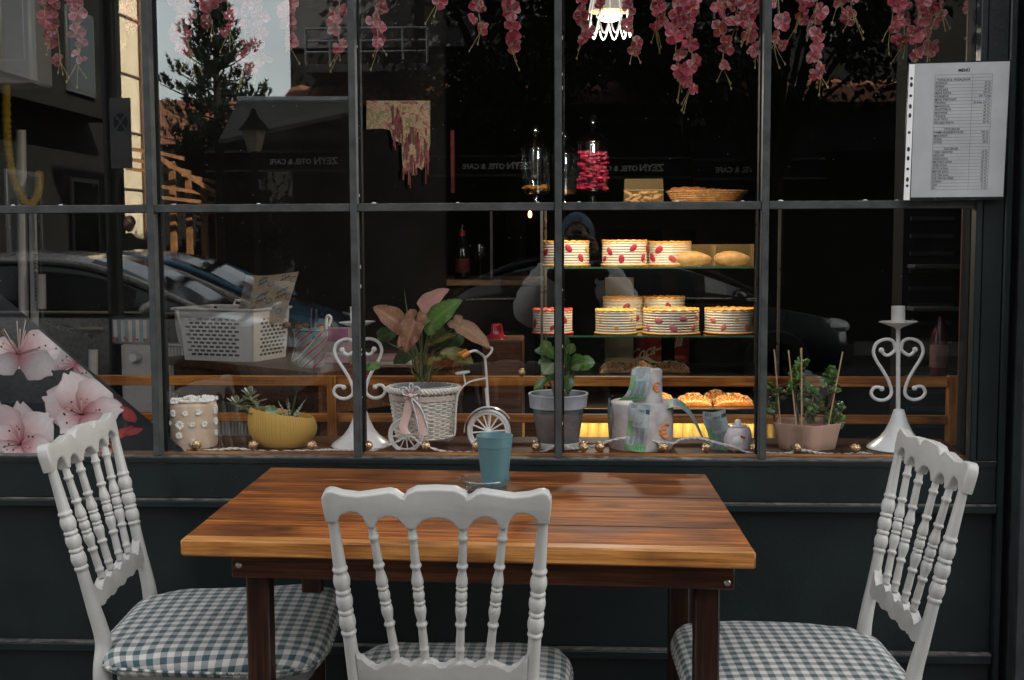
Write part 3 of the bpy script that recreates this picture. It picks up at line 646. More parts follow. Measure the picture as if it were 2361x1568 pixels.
for (u, v, w) in ((640, 921, .0065), (657, 918, .007), (663, 914, .008), (684, 897, .011), (706, 918, .010), (698, 933, .008), (649, 934, .007), (705, 946, .007), (645, 950, .0065), (668, 926, .009), (692, 956, .006)):
    leaf(b, o+Vector((rl.uniform(-.006, .006), rl.uniform(-.008, .008), 0)), L2(u, v, rl.uniform(-.02, .015)), w, Vector((rl.uniform(-.3, .3), -1, .3)), ((.045, .10, .03), (.03, .065, .02), (.05, .11, .035)) if (u, v) == (684, 897) else ((.035, .08, .03), (.025, .055, .02), (.60, .63, .55)), 'lance', .5, .12, 32, 2, stripes=0 if (u, v) == (684, 897) else 4)
b.build('striped_succulent', M_fleshy, pl, angle=60)

# --- white candle stands with scrolls
def candle_stand(uc, vt, vb, cy, label, lean=0.0):
    # built once in metres: 0.355 tall
    th = thing('candle_stand', label, 'candle holder', cy, 0, 'white candle stands on the sill')
    H = .355
    b = MB(); b.lathe([(1e-6, 0), (.0755, 0), (.0770, .0015), (.074, .006), (.062, .0145), (.046, .027), (.033, .044), (.022, .067), (.0155, .088), (.0150, .089), (.0128, .0965), (.0095, .098), (1e-6, .099)], 56); b.build('base', M_white, th, angle=45)
    Ml = rot('Y', lean)
    b = MB(); b.tube([Ml @ Vector((0, 0, .095)), Ml @ Vector((0, 0, .30))], .0053, 14); b.build('stem', M_white, th)
    b = MB(); Mt = Ml @ T(0, 0, .298); b.lathe([(1e-6, 0), (.006, 0), (.010, .004), (.028, .0105), (.0455, .0170), (.0462, .0185), (.044, .0182), (.026, .013), (1e-6, .012)], 44, Mt); b.build('drip_pan', M_white, th, angle=45)
    b = MB(); b.lathe([(1e-6, .014), (.0160, .014), (.0164, .016), (.0164, .0565), (.0150, .0568), (.0146, .054), (1e-6, .052)], 32, Mt); b.build('candle_cup', pm('candle_white', (.66, .66, .62), .5, var=.06, scale=40), th, angle=40)
    for s_ in (-1, 1):
        ctl = [(.041, .246), (.034, .236), (.024, .233), (.010, .243), (.0075, .252), (.013, .268), (.030, .273), (.052, .264), (.0605, .243), (.054, .222), (.038, .196), (.024, .170), (.0165, .144), (.021, .129), (.037, .121), (.056, .125), (.066, .138), (.060, .152), (.048, .154), (.040, .150)]
        b = MB(); pts = smooth_path([Ml @ Vector((s_*x, 0, z)) for x, z in ctl], 5); b.tube(pts, .0042, 10); b.ball(pts[0], .0068, 14, 8); b.ball(pts[-1], .0066, 14, 8); b.build('scroll', M_white, th)
    return th
c1 = G(2069, 1055, ZB); c1.y = .095; c1.x = P(2071, 1020, .095).x
cs1 = candle_stand(0, 0, 0, c1, 'white metal candle stand right of the pink pot, with a heart scroll', lean=-1.2); cs1.scale = (.93,)*3
c2 = G(832, 1048, ZB); c2.y = .095; c2.x = P(833, 1000, .095).x
cs2 = copy_tree(cs1); cs2.location = c2; cs2['label'] = 'white metal candle stand between the yellow planter and the white tricycle'

# --- white tricycle with wicker basket
tp = G(990, 1040, ZB); tp.y = .10
tr = thing('tricycle_planter', 'white metal tricycle planter carrying a wicker basket with pink ribbon', 'planter', tp)
def Q(u, v, y): return P(u, v, y)-tp
def wheel(cu, cv, r, y, ns, yaw=0):
    c = Q(cu, cv, y); Mw = T(c) @ rot('Z', yaw) @ rot('X', 90); b = MB()
    b.tube([Mw @ Vector((r*.93*cos(2*pi*k/48), r*.93*sin(2*pi*k/48), 0)) for k in range(48)], r*.085, 8, closed=True)
    b.tube([Mw @ Vector((r*.80*cos(2*pi*k/48), r*.80*sin(2*pi*k/48), 0)) for k in range(48)], r*.05, 6, closed=True)
    for k in range(ns):
        a = 2*pi*k/ns+.1; b.tube([Mw @ Vector((r*.1*cos(a), r*.1*sin(a), 0)), Mw @ Vector((r*.84*cos(a), r*.84*sin(a), 0))], r*.040, 6)
    b.ball((0, 0, 0), r*.14, 14, 8, (1, 1, 1.2), Mw)
    return b.build('wheel', M_white, tr, angle=50)
wheel(936, 1003, .0415, .045, 12); wheel(1015, 988, .0390, .165, 12); wheel(1127, 995, .0530, .075, 14, -12)
b = MB(); YF = .085
b.tube(smooth_path([Q(1128, 995, .09), Q(1126, 940, .088), Q(1122, 870, .086), Q(1118, 822, .085)], 5), .0030, 10)
b.tube(smooth_path([Q(1126, 950, .088), Q(1122, 895, .086)], 3), .0046, 10)
b.build('fork', M_white, tr)
b = MB(); b.tube(smooth_path([Q(1082, 812, .05), Q(1096, 809, .06), Q(1112, 818, .08), Q(1119, 824, .085), Q(1131, 814, .095), Q(1134, 803, .11), Q(1122, 801, .13)], 6), .0030, 10); b.build('handlebar', M_white, tr)
b = MB(); b.tube(smooth_path([Q(1082, 812, .05), Q(1066, 822, .045)], 3), .0052, 10); b.build('grip', pm('orange_grip', (.75, .25, .04), .5), tr)
b = MB()
for dy in (-.008, .010):
    b.tube(smooth_path([Q(990, 1007, YF+dy), Q(1040, 1006, YF+dy), Q(1049, 995, YF+dy), Q(1052, 940, YF+dy), Q(1058, 905, YF+dy), Q(1080, 882, YF+dy), Q(1120, 872, YF)], 7), .0021, 8)
b.tube([Q(936, 1003, .045), Q(1015, 990, .165)], .0024, 8); b.build('frame_tube', M_white, tr)
b = MB(); b.lathe([(1e-6, 0), (.016, .0), (.018, .003), (.016, .006), (1e-6, .0075)], 20, T(Q(1067, 862, YF)) @ rot('Y', -8) @ SC(1, .55, 1)); b.tube([Q(1069, 863, YF), Q(1073, 885, YF)], .002, 8); b.build('saddle', M_white, tr)
b = MB()
def fend(a0, a1, rr, n_):
    c = Q(1127, 995, .075)
    for k in range(n_):
        for sgn in (-1, 1): pass
    b.grid(lambda u_, v_: c+Vector((rr*cos(lerp(a0, a1, u_)), (v_-.5)*.017, rr*sin(lerp(a0, a1, u_))+.0016*(1-(2*v_-1)**2))), n_, 4)
    b.grid(lambda u_, v_: c+Vector(((rr-.0016)*cos(lerp(a0, a1, u_)), (.5-v_)*.017, (rr-.0016)*sin(lerp(a0, a1, u_))+.0016*(1-(2*v_-1)**2))), n_, 4)
fend(.55, 3.2, .0585, 24); b.build('fender', M_white, tr)
bc_ = Q(978, 1000, .105); M_wick = pm('white_wicker', (.80, .76, .67), .6, var=.12, scale=60)
b = MB(); Rb = lambda z: lerp(.064, .081, z/.112); hB = .112; zb0 = bc_.z-.008
for i in range(19):
    z = .003+i*.0047
    b.tube([Vector((bc_.x+(Rb(z)+.0030*sin(14*2*pi*k/84+pi*i))*cos(2*pi*k/84), bc_.y+.86*(Rb(z)+.0030*sin(14*2*pi*k/84+pi*i))*sin(2*pi*k/84), zb0+z)) for k in range(84)], .0021, 5, closed=True)
for k in range(28):
    a = 2*pi*k/28; b.tube([Vector((bc_.x+Rb(z)*cos(a), bc_.y+.86*Rb(z)*sin(a), zb0+z)) for z in (0, .05, hB)], .0019, 5)
for s_ in (0, 1, 2):
    b.tube([Vector((bc_.x+(Rb(hB)+.003+.0042*sin(20*a+2.1*s_))*cos(a), bc_.y+.86*(Rb(hB)+.003+.0042*sin(20*a+2.1*s_))*sin(a), zb0+hB+.004+.0048*cos(20*a+2.1*s_))) for a in [2*pi*k/160 for k in range(160)]], .0034, 6, closed=True)
b.lathe([(1e-6, 0), (.060, 0), (.062, .002)], 32, T(bc_.x, bc_.y, zb0)); b.build('wicker_basket', M_wick, tr)
b = MB(); b.lathe([(Rb(.094)+.0034, .092), (Rb(.106)+.0034, .105), (Rb(.106)+.0028, .105), (Rb(.094)+.0028, .092)], 64, T(bc_.x, bc_.y, zb0) @ SC(1, .86, 1)); b.build('ribbon_band', pm('pink_satin', (.72, .58, .52), .32, var=.12, scale=20), tr)
b = MB(); b.lathe([(.045, .02), (.067, .118), (.070, .123), (.066, .124), (.062, .112), (1e-6, .110)], 40, T(bc_.x, bc_.y+.002, zb0) @ SC(1, .86, 1)); b.build('inner_pot', pm('pale_grey_pot', (.42, .42, .41), .5), tr)
b = MB(); b.lathe([(.060, .1105), (.03, .116), (1e-6, .117)], 30, T(bc_.x, bc_.y, zb0) @ SC(1, .86, 1)); b.build('soil', M_soil, tr)
M_sat = pm('pink_ribbon', (.66, .47, .42), .38, var=.1, scale=20); M_sil = pm('silver_braid', (.55, .56, .56), .35, metal=.5, var=.5, scale=400)
bo = Q(947, 912, .026); b = MB()
for a, ln in ((150, .016), (35, .017), (95, .015), (-150, .015), (-35, .016)):
    d = Vector((cos(radians(a)), -.15, sin(radians(a)))); leaf(b, bo, bo+d*ln*1.25, ln*.95, Vector((0, -1, .1)), ((.55, .36, .33), (.70, .52, .47), (.5, .33, .3)), 'obov', -.5, .5, 8, 4)
b.c = [None]*len(b.v); b.ball(bo+Vector((0, -.006, 0)), .0062, 14, 8); b.build('bow', M_sat, tr, angle=60)
b = MB()
for pts, w in (([(945, 920), (938, 955), (930, 985), (938, 1000)], .010), ([(952, 920), (966, 950), (972, 985), (978, 1004)], .010)):
    sp_ = smooth_path([Q(u, v, .028-.003*i) for i, (u, v) in enumerate(pts)], 6); vs = []
    for p in sp_: vs += [p+Vector((-w, 0, 0)), p+Vector((0, -.002, 0)), p+Vector((w, 0, 0))]
    b.add(vs, [(3*i+j, 3*i+j+1, 3*i+j+4, 3*i+j+3) for i in range(len(sp_)-1) for j in (0, 1)])
b.build('ribbon_tail', M_sat, tr, angle=60)
b = MB()
for pts in ([(947, 918), (957, 950), (965, 990), (965, 1008)], [(950, 918), (972, 945), (985, 985), (986, 1004)], [(945, 905), (934, 893), (925, 898), (931, 910), (945, 912)], [(949, 906), (958, 892), (968, 898), (962, 909), (949, 912)], [(946, 902), (943, 888), (951, 886), (950, 902)]):
    b.tube(smooth_path([Q(u, v, .022) for u, v in pts], 6), .0020, 6)
b.build('silver_cord', M_sil, tr)

# --- arrowhead plant growing from that basket
M_lf2 = tinted('arrowhead_leaf', .40, transl=.28, spec=.4, var=.22, scale=35, bump=.3)
ap = thing('arrowhead_plant', 'leafy plant with pinkish brown and green arrow shaped leaves in the wicker basket', 'plant', Q(975, 872, .11)+tp)
def A(u, v, y): return P(u, v, y)-ap.location
root = A(976, 874, .11); rl = random.Random(4)
brown = ((.36, .185, .10), (.27, .135, .075), (.50, .24, .17)); pink = ((.58, .30, .26), (.50, .27, .23), (.66, .30, .28)); green = ((.13, .27, .05), (.08, .18, .035), (.20, .32, .09)); olive = ((.22, .20, .06), (.14, .14, .04), (.30, .27, .09)); dkg = ((.05, .09, .03), (.04, .07, .025), (.08, .12, .04)); tan = ((.42, .25, .14), (.35, .19, .11), (.50, .29, .17))
# base(u,v,y) tip(u,v,y) width, normal, colours, kind
LV = [((925, 748, .07), (862, 706, .05), .068, (.2, -1, .5), brown, 1), ((958, 735, .055), (932, 812, .045), .070, (-.25, -1, .15), brown, 1),
      ((968, 712, .10), (1034, 664, .10), .055, (-.3, -1, .4), pink, 0), ((992, 745, .08), (1062, 690, .06), .070, (-.15, -1, .45), green, 1),
      ((1057, 746, .075), (1131, 800, .05), .054, (.4, -1, .5), tan, 1), ((1062, 762, .09), (1052, 735, .09), .020, (.4, -1, .1), tan, 0),
      ((935, 775, .10), (918, 800, .09), .030, (0, -1, .2), pink, 0), ((992, 790, .10), (1048, 770, .07), .040, (0, -.7, .8), olive, 1),
      ((1060, 810, .09), (1000, 830, .05), .030, (.1, -.8, .5), olive, 0), ((1035, 800, .12), (1075, 760, .14), .05, (0, -1, .3), dkg, 0),
      ((870, 780, .14), (925, 760, .13), .050, (0, -1, .4), dkg, 0), ((1065, 820, .07), (1015, 812, .05), .045, (.1, -.9, .6), olive, 0),
      ((1048, 812, .08), (1090, 836, .05), .045, (0, -.8, .6), olive, 0), ((985, 838, .06), (1003, 822, .05), .020, (0, -1, .3), ((.38, .30, .07), (.3, .24, .05), (.4, .34, .1)), 0),
      ((868, 842, .04), (838, 852, .03), .026, (0, -1, .3), green, 1), ((955, 800, .13), (905, 845, .15), .05, (0, -1, .3), dkg, 0), ((1000, 760, .14), (1030, 810, .15), .06, (0, -1, .2), dkg, 0)]
for bs, tp_, w, nr, co, kd in LV:
    b = MB(); B_ = A(*bs); T_ = A(*tp_); leaf(b, B_, T_, w, nr, co, 'heart', .22, .22, 14, 5, wav=.035)
    if kd:
        d = (T_-B_); zz = Vector(nr).normalized(); xx = d.cross(zz).normalized()
        for s_ in (-1, 1): leaf(b, B_+d*.06+xx*s_*w*.05, B_-d*.22+xx*s_*w*.30, w*.42, nr, co, 'obov', .1, .2, 7, 3)
    b.build('leaf', M_lf2, ap, angle=70)
b = MB()
for (u, v, y) in [x[0] for x in LV]:
    e = A(u, v, y); m1 = root.lerp(e, .45)+Vector((-.12*(e.x-root.x), 0, .018)); s0 = root+Vector((rl.uniform(-.016, .016), rl.uniform(-.016, .016), -.006))
    b.tube(smooth_path([s0, s0.lerp(m1, .6), m1, e], 6), .0019, 6, col=rl.choice([(.13, .19, .05), (.20, .22, .07), (.26, .17, .09)]))
for (u, v, y) in ((930, 660, .16), (985, 765, .08), (955, 850, .06), (1010, 790, .10), (1030, 840, .12)):
    leaf(b, root+Vector((rl.uniform(-.015, .015), .0, 0)), A(u, v, y), .008, (0, -1, 0), ((.10, .17, .04), (.08, .14, .03), (.16, .22, .07)), 'lance', .3, .05, 10, 2)
b.build('stem', M_leaf, ap)
b = MB(); b.tube(smooth_path([A(1058, 816, .055), A(1066, 813, .052), A(1076, 806, .05)], 4), [.0042]*4+[.004]*3+[.0034, .0022], 10, col=(.75, .28, .04)); b.build('flower_spike', M_leaf, ap)

# --- grey pot with glossy plant
gp = G(1288, 1046, ZB); gp.y = max(gp.y+.058, .078); gx = P(1287, 990, gp.y).x; gp.x = gx
gt = thing('grey_flower_pot', 'grey plastic flower pot with white rim and saucer behind the third bar', 'flower pot', gp)
M_gpot = pm('dusty_grey_plastic', (.085, .095, .105), .5, var=.45, scale=22, bump=.1); M_grim = pm('grey_white_rim', (.40, .42, .44), .5, var=.2, scale=30)
b = MB(); b.lathe([(1e-6, .010), (.046, .010), (.0475, .014), (.0602, .098), (.060, .099)], 48); b.build('pot_body', M_gpot, gt)
b = MB(); b.lathe([(.0595, .094), (.066, .0965), (.0685, .124), (.0700, .1265), (.0690, .1290), (.0655, .1285), (.0610, .108), (1e-6, .106)], 48); b.build('rim', M_grim, gt, angle=30)
b = MB(); b.lathe([(1e-6, 0), (.044, 0), (.0495, .0025), (.0530, .0165), (.0515, .0165), (.0480, .0095), (1e-6, .0095)], 48); b.build('saucer', M_wplast, gt, angle=30)
b = MB(); b.lathe([(.0615, .115), (.03, .119), (1e-6, .120)], 30); b.build('soil', M_soil, gt)
rp = thing('rubber_plant', 'young plant with rounded glossy green leaves in the grey pot', 'plant', gp+Vector((0, 0, .118)))
def B2(u, v, dy): return P(u, v, gp.y+dy)-rp.location
gg = ((.085, .20, .035), (.05, .135, .025), (.17, .27, .08)); g2 = ((.15, .24, .06), (.10, .18, .04), (.24, .30, .12)); g3 = ((.05, .12, .04), (.035, .085, .03), (.12, .18, .07))
LV = [((1296, 800), (1305, 772), .030, g3), ((1268, 815), (1252, 785), .030, g2), ((1278, 812), (1232, 808), .024, g3), ((1290, 830), (1262, 800), .03, gg), ((1280, 840), (1240, 835), .034, g3), ((1278, 835), (1252, 862), .034, g2), ((1285, 850), (1258, 872), .036, g3), ((1268, 868), (1230, 898), .024, gg), ((1308, 850), (1300, 812), .030, gg), ((1318, 842), (1345, 822), .034, gg), ((1320, 840), (1372, 836), .038, gg), ((1312, 835), (1335, 845), .032, g2), ((1322, 832), (1352, 852), .030, g3), ((1308, 860), (1311, 900), .036, gg), ((1312, 818), (1322, 792), .030, g2), ((1300, 845), (1288, 815), .03, g2), ((1315, 850), (1340, 838), .028, g2), ((1300, 872), (1318, 888), .030, gg), ((1290, 838), (1312, 826), .032, g3)]
rl = random.Random(9); b = MB(); M_gl = tinted('glossy_leaf', .22, transl=.15, spec=.6, var=.12, scale=40)
for (a, t_, w, co) in LV:
    dy = rl.uniform(-.03, .015); b = MB(); leaf(b, B2(*a, dy*.6), B2(*t_, dy-.008), w, (rl.uniform(-.5, .5), -1, rl.uniform(.2, 1.2)), co, 'obov', .18, .15, 10, 4); b.build('leaf', M_gl, rp, angle=70)
b = MB()
for pts in ([(1283, 928), (1275, 895), (1262, 868), (1252, 820)], [(1288, 928), (1290, 880), (1290, 835)], [(1302, 930), (1308, 885), (1310, 850), (1304, 800)], [(1300, 930), (1320, 880), (1318, 838)]):
    b.tube(smooth_path([B2(u, v, 0) for u, v in pts], 6), .0034, 8, col=(.17, .17, .06))
for (a, t_, w, co) in LV: 
    b.tube([B2(a[0]*.6+1294*.4, a[1]+10, 0), B2(*a, -.006)], .0017, 6, col=(.17, .2, .07))
b.build('stem', M_leaf, rp)

# --- euro cake with banknotes
ec = G(1478, 1055, ZB); ec.y = max(ec.y+.074, .094); ec.x = P(1478, 1000, ec.y).x
R1, H1, R2, H2 = .0745, .109, .0345, .076
ck = thing('money_cake', 'two tier grey white cake with orange euro signs and draped banknotes', 'cake', ec)
M_mar = pm('marbled_fondant', (.56, .52, .51), .5, var=.30, scale=26, sss=.05); M_or = pm('orange_icing', (.78, .23, .03), .45, var=.15, scale=60, bump=.4, bscale=220)
b = MB(); b.lathe([(1e-6, 0), (R1*.975, 0), (R1, .004), (R1, H1-.010), (R1*.97, H1-.003), (R1*.91, H1), (1e-6, H1)], 64); b.build('lower_tier', M_mar, ck)
o2 = Vector((.0135, -.012, H1)); b = MB(); b.lathe([(1e-6, 0), (R2, 0), (R2*1.01, .004), (R2, H2-.008), (R2*.96, H2-.002), (R2*.88, H2), (1e-6, H2)], 48, T(o2)); b.build('upper_tier', M_mar, ck)
def euro(cen, R_, z, a0, s_, name):
    b = MB()
    def cyl(x, zz): a = a0+x/R_; return cen+Vector(((R_+.001)*sin(a), -(R_+.001)*cos(a), z+zz))
    b.tube([cyl(.75*s_+s_*.9*cos(t), s_*sin(t)) for t in [.8+(2*pi-1.6)*k/22 for k in range(23)]], s_*.17, 8)
    for h in (-.27, .24): b.tube([cyl(x, h*s_) for x in (-.45*s_, 0, .45*s_, .95*s_)], s_*.15, 8)
    b.build(name, M_or, ck)
euro(o2, R2, .037, .42, .0105, 'euro_sign'); euro(Vector((0, 0, 0)), R1, .046, .62, .0165, 'euro_sign')
b = MB(); b.tube([o2+Vector((-.012+.010*k/3, -.012, H2+.001)) for k in range(6)], .0024, 8); b.build('top_icing', M_or, ck)
M_note = tinted('banknote_paper', .55, var=.18, scale=140)
def ncol(u, v, k=0):       # u along 0..1, v across 0..1
    n_ = mnoise.noise(Vector((u*9+k, v*6, 1.7*k))); f_ = mnoise.fractal(Vector((u*22, v*14, k)), 1, 2, 3)
    c = Vector((.43, .50, .51))+Vector((.08, .08, .06))*n_
    if abs(u-.32) < .17 and .12 < v < .8: c = c.lerp(Vector((.17, .22, .22)), .75 if (abs(((v*4) % 1)-.5) > .18 or f_ > .15) else .2)
    if u < .13 or (.30 < u < .62 and v > .74): c = c.lerp(Vector((.12, .40, .10)), .8-.3*abs(f_))
    if .55 < u < .9 and ((u-.72)**2*8+(v-.5)**2*3) < .25: c = c.lerp(Vector((.26, .31, .32)), .55+.4*f_)
    if abs(u-.5) < .012: c = c.lerp(Vector((.15, .3, .25)), .6)
    if .80 < u < .90 and v < .2: c = Vector((.05, .09, .13))
    return (max(.02, c.x), max(.02, c.y), max(.02, c.z))
def note(fn, nm, par, k=0, txt=True, nu=52, nv=28, thing_=None):
    b = MB(); b.grid(lambda u, v: fn(u, v), nu, nv, None, 0, lambda u, v: ncol(u, v, k))
    e = .0005
    def off(u, v, h):
        p = fn(u, v); d1 = fn(min(1, u+.01), v)-fn(max(0, u-.01), v); d2 = fn(u, min(1, v+.01))-fn(u, max(0, v-.01)); n_ = d1.cross(d2).normalized(); return p+n_*h
    b.grid(lambda u, v: off(u, 1-v, -.0004), nu, nv, None, 0, lambda u, v: ncol(u, v, k+3))
    if txt:
        for s_, uu, vv, sz, cl in (('100', .075, .62, .30, (.03, .30, .05)), ('100', .93, .25, .20, (.05, .12, .10)), ('EURO', .86, .60, .12, (.06, .1, .1))):
            vs, fs = text_geo(s_, sz, bold=.004)
            sg = -1 if off(.5, .5, .001).y > fn(.5, .5).y else 1
            b.add([off(min(.99, max(.01, uu+p.y*.55-.03)), min(.99, max(.01, vv-p.x*1.0)), .0006*sg) for p in vs], fs, None, 0, cl)
    return b
def drape1(u, v):        # over the upper tier's left shoulder, falling to the lower tier
    x0 = -.030+.042*(v-.5); a = 1-u
    if a < .28: q = a/.28; return o2+Vector((-.004-.010*q+.040*(v-.5)-.0, -.016-.012*q, H2+.003+.003*sin(q*3)))
    q = (a-.28)/.72; return o2+Vector((-.016+.043*(v-.5)-.012*q-.022*q**4*(1-v), -.031-.012*sin(q*pi*.9)-.004*q, H2+.003-(H2-.001)*q**.85+.004*q**6))
note(drape1, 'n', ck, 1).build('banknote', M_note, ck, angle=70)
def drape2(u, v):        # down the front of the lower tier, slanting
    a = -.16+.62*(v-.5)+(.16*(u-.5)); r = R1+.0035+.003*sin(u*9+v*4); return Vector((r*sin(a), -r*cos(a), lerp(.003, H1+.003, u)-.006*(v-.5)))
note(drape2, 'n', ck, 2).build('banknote', M_note, ck, angle=70)
def drape3(u, v):
    a = -1.25+.34*(v-.5)*(1.4-abs(u-.55)*2.2); r = R1+.004; return Vector((r*sin(a), -r*cos(a), lerp(.03, H1+.01, u)))
note(drape3, 'n', ck, 5, txt=False).build('banknote', M_note, ck, angle=70)
def drape4(u, v):        # curling away to the right
    t = u; x = lerp(.058, .150, t); z = H1-.004+.012*sin(t*3.0)-.104*t**2.1; return Vector((x+.006*(v-.5), -.030+.050*(v-.5)+.015*t, z+.016*(v-.5)*(1-t)))
note(drape4, 'n', ck, 7, txt=False).build('banknote', M_note, ck, angle=70)
np_ = G(1648, 1046, ZB); np_.y = .055; 
bn = note(lambda u, v: P(lerp(1627, 1680, v)+7*sin(u*5.2)-6*u*0, lerp(1046, 948, u)-8*v+6*sin(v*3.1), .055+.016*sin(v*4+u*2))-np_, 'n', None, 4)
nb = bn.build('banknote', M_note, None, angle=70); nb.location = np_; tag(nb, 'loose wavy green banknote standing beside the white diffuser', 'banknote')
for v_ in nb.data.vertices: pass

# --- small white diffuser
dp = G(1702, 1048, ZB); dp.y = max(dp.y+.03, .052); dp.x = P(1701, 1020, dp.y).x
df = thing('aroma_diffuser', 'small rounded white diffuser standing right of the loose banknote', 'diffuser', dp)
M_pw = pm('pinkish_white_plastic', (.72, .64, .64), .3, var=.05, scale=8, coat=.25)
b = MB(); b.lathe([(1e-6, .005), (.026, .005), (.0300, .008), (.0318, .020), (.0315, .038), (.0285, .051), (.0245, .056), (.023, .0555), (1e-6, .0555)], 44); b.build('body', M_pw, df)
b = MB(); b.lathe([(1e-6, .0558), (.0185, .0558), (.0205, .0575), (.0185, .059), (1e-6, .0592)], 32); b.build('lid', M_pw, df)
b = MB(); b.lathe([(1e-6, 0), (.0075, 0), (.0085, .004), (.0075, .010), (.004, .013), (1e-6, .0135)], 20, T(0, 0, .0592)); b.build('knob', M_wplast, df)
b = MB(); b.lathe([(1e-6, .0022), (.023, .0022), (.0268, .0045), (.0258, .0062), (1e-6, .0062)], 36); b.build('base_ring', pm('cream_plastic', (.62, .56, .44), .45), df)
for a in (-.5, .7, 2.6): b = MB(); b.lathe([(1e-6, 0), (.0025, 0), (.0028, .0025), (1e-6, .0026)], 10, T(.021*sin(a), -.021*cos(a), 0)); b.build('foot', pm('cream_plastic', (.62, .56, .44), .45), df)
b = MB(); b.lathe([(1e-6, 0), (.0118, 0), (.0122, .0010), (.0112, .0016), (1e-6, .0020)], 36, T(-.004, -.0308, .028) @ rot('X', 90) @ rot('X', 0) @ SC(1, .85, 1)); b.build('raised_oval', M_wplast, df)
b = MB(); b.ball((.004, -.0325, .0375), .0030, 10, 6); b.ball((.0095, -.0322, .0355), .0030, 10, 6); b.ball((.0068, -.0325, .0362), .0016, 8, 5); b.build('red_bow', pm('red_gloss', (.50, .03, .06), .3), df)

# --- pink lobed pot with jade plants and sticks
pp_ = G(1857, 1054, ZB); pp_.y = max(pp_.y+.072, .098); pp_.x = P(1858, 1020, pp_.y).x
pk = thing('lobed_pot', 'pale pink clover shaped pot holding jade cuttings and thin sticks', 'flower pot', pp_)
M_pk = pm('pink_ceramic', (.56, .345, .25), .55, var=.06, scale=9, sss=.05)
lob = lambda a, z: 1-.03+.10*cos(5*(a+pi/2))
b = MB(); b.lathe([(1e-6, 0), (.060, 0), (.0625, .0025), (.066, .02), (.0715, .048), (.0745, .0595), (.0742, .0615), (.072, .0615), (.069, .052), (1e-6, .050)], 120, fn=lob); b.build('pot_body', M_pk, pk, angle=35)
b = MB(); b.lathe([(.0700, .0535), (.04, .056), (1e-6, .057)], 90, fn=lob); b.build('inner_liner', pm('terracotta', (.26, .10, .05), .7, var=.4, scale=40), pk)
def J(u, v, dy=0): return P(u, v, pp_.y+dy)-pp_
M_st = pm('bamboo_skewer', (.62, .42, .22), .6, var=.2, scale=60)
for (u0, v0, u1, v1, dy) in ((1785, 806, 1801, 1000, -.01), (1818, 808, 1838, 1003, -.03), (1848, 802, 1848, 1008, -.048), (1943, 811, 1905, 1006, -.03), (1846, 803, 1851, 960, .02)):
    b = MB(); b.tube([J(u0, v0, dy), J(u1, v1, dy)], .0016, 8); b.build('stick', M_st, pk)
jg = [(.10, .22, .04), (.06, .15, .03), (.14, .30, .05), (.17, .17, .06)]
jade = [([(1793, 1000), (1785, 960), (1770, 925), (1772, 900)], [(1770, 893), (1785, 905), (1768, 925), (1800, 912), (1778, 940), (1790, 900), (1770, 950), (1758, 895)], 1, 15),
        ([(1842, 1003), (1840, 960), (1832, 920), (1832, 880)], [(1845, 845), (1842, 860), (1832, 872), (1855, 880), (1828, 890), (1850, 838), (1858, 895), (1822, 905), (1845, 870), (1838, 850), (1868, 905), (1850, 915)], 2, 22),
        ([(1858, 1003), (1868, 960), (1872, 920), (1878, 900)], [(1870, 900), (1880, 910), (1885, 925), (1868, 935), (1875, 950), (1860, 960), (1888, 940), (1870, 975)], 1, 18),
        ([(1900, 1003), (1902, 960), (1912, 930), (1918, 890)], [(1915, 858), (1925, 865), (1908, 870), (1918, 880), (1928, 890), (1905, 885), (1912, 900), (1922, 905), (1930, 950), (1925, 935), (1932, 970), (1920, 960), (1928, 985), (1918, 975), (1935, 940)], 2, 26)]
rl = random.Random(2)
for stem, cl, kk, nn in jade:
    b = MB(); b.tube(smooth_path([J(u, v, -.01) for u, v in stem], 6), .0030, 8, col=(.12, .075, .045))
    for (u, v) in cl: b.tube([J(*stem[-2], -.01).lerp(J(*stem[-1], -.01), rl.random()), J(u, v, rl.uniform(-.03, .02))], .0013, 6, col=(.17, .12, .06))
    st = b.build('jade_stem', M_leaf, pk)
    b = MB()
    for (u, v) in cl:
        o = J(u, v, rl.uniform(-.03, .02))
        for k in range(11):
            a = rl.uniform(0, 2*pi); e = rl.uniform(-.5, 1.1); d = Vector((cos(a)*cos(e), sin(a)*cos(e), sin(e))); s_ = rl.uniform(.0075, .0118)
            b.ball((0, 0, s_*.8), s_, 9, 6, (.62, .20, 1.0), frame(o, d) @ rot('Z', rl.uniform(0, 180)), col=rl.choice(jg) if v > 870 or rl.random() < .35 else (.11, .25, .04))
    b.build('jade_leaves', M_gl, pk, angle=70)

# --- string of gold ball lights
sl_ = thing('string_lights', 'string of gold mesh ball lights on white twisted wire along the sill', 'string lights', (0, .03, ZB))
m, n, bs = newmat('gold_mesh'); vo = N(n, 'ShaderNodeTexVoronoi'); vo.inputs['Scale'].default_value = 260; tc = N(n, 'ShaderNodeTexCoord'); n.links.new(tc.outputs['Object'], vo.inputs['Vector'])
r = ramp(n, vo.outputs['Distance'], [(.30, (.05, .02, .008)), (.42, (.80, .55, .30))]); n.links.new(r.outputs[0], bs.inputs['Base Color']); bs.inputs['Metallic'].default_value = .95; bs.inputs['Roughness'].default_value = .25
bp = N(n, 'ShaderNodeBump'); bp.inputs['Strength'].default_value = .7; bp.inputs['Distance'].default_value = .002; n.links.new(vo.outputs['Distance'], bp.inputs['Height']); n.links.new(bp.outputs[0], bs.inputs['Normal']); M_gold = m
M_wire = pm('white_wire', (.70, .67, .62), .5, var=.2, scale=200)
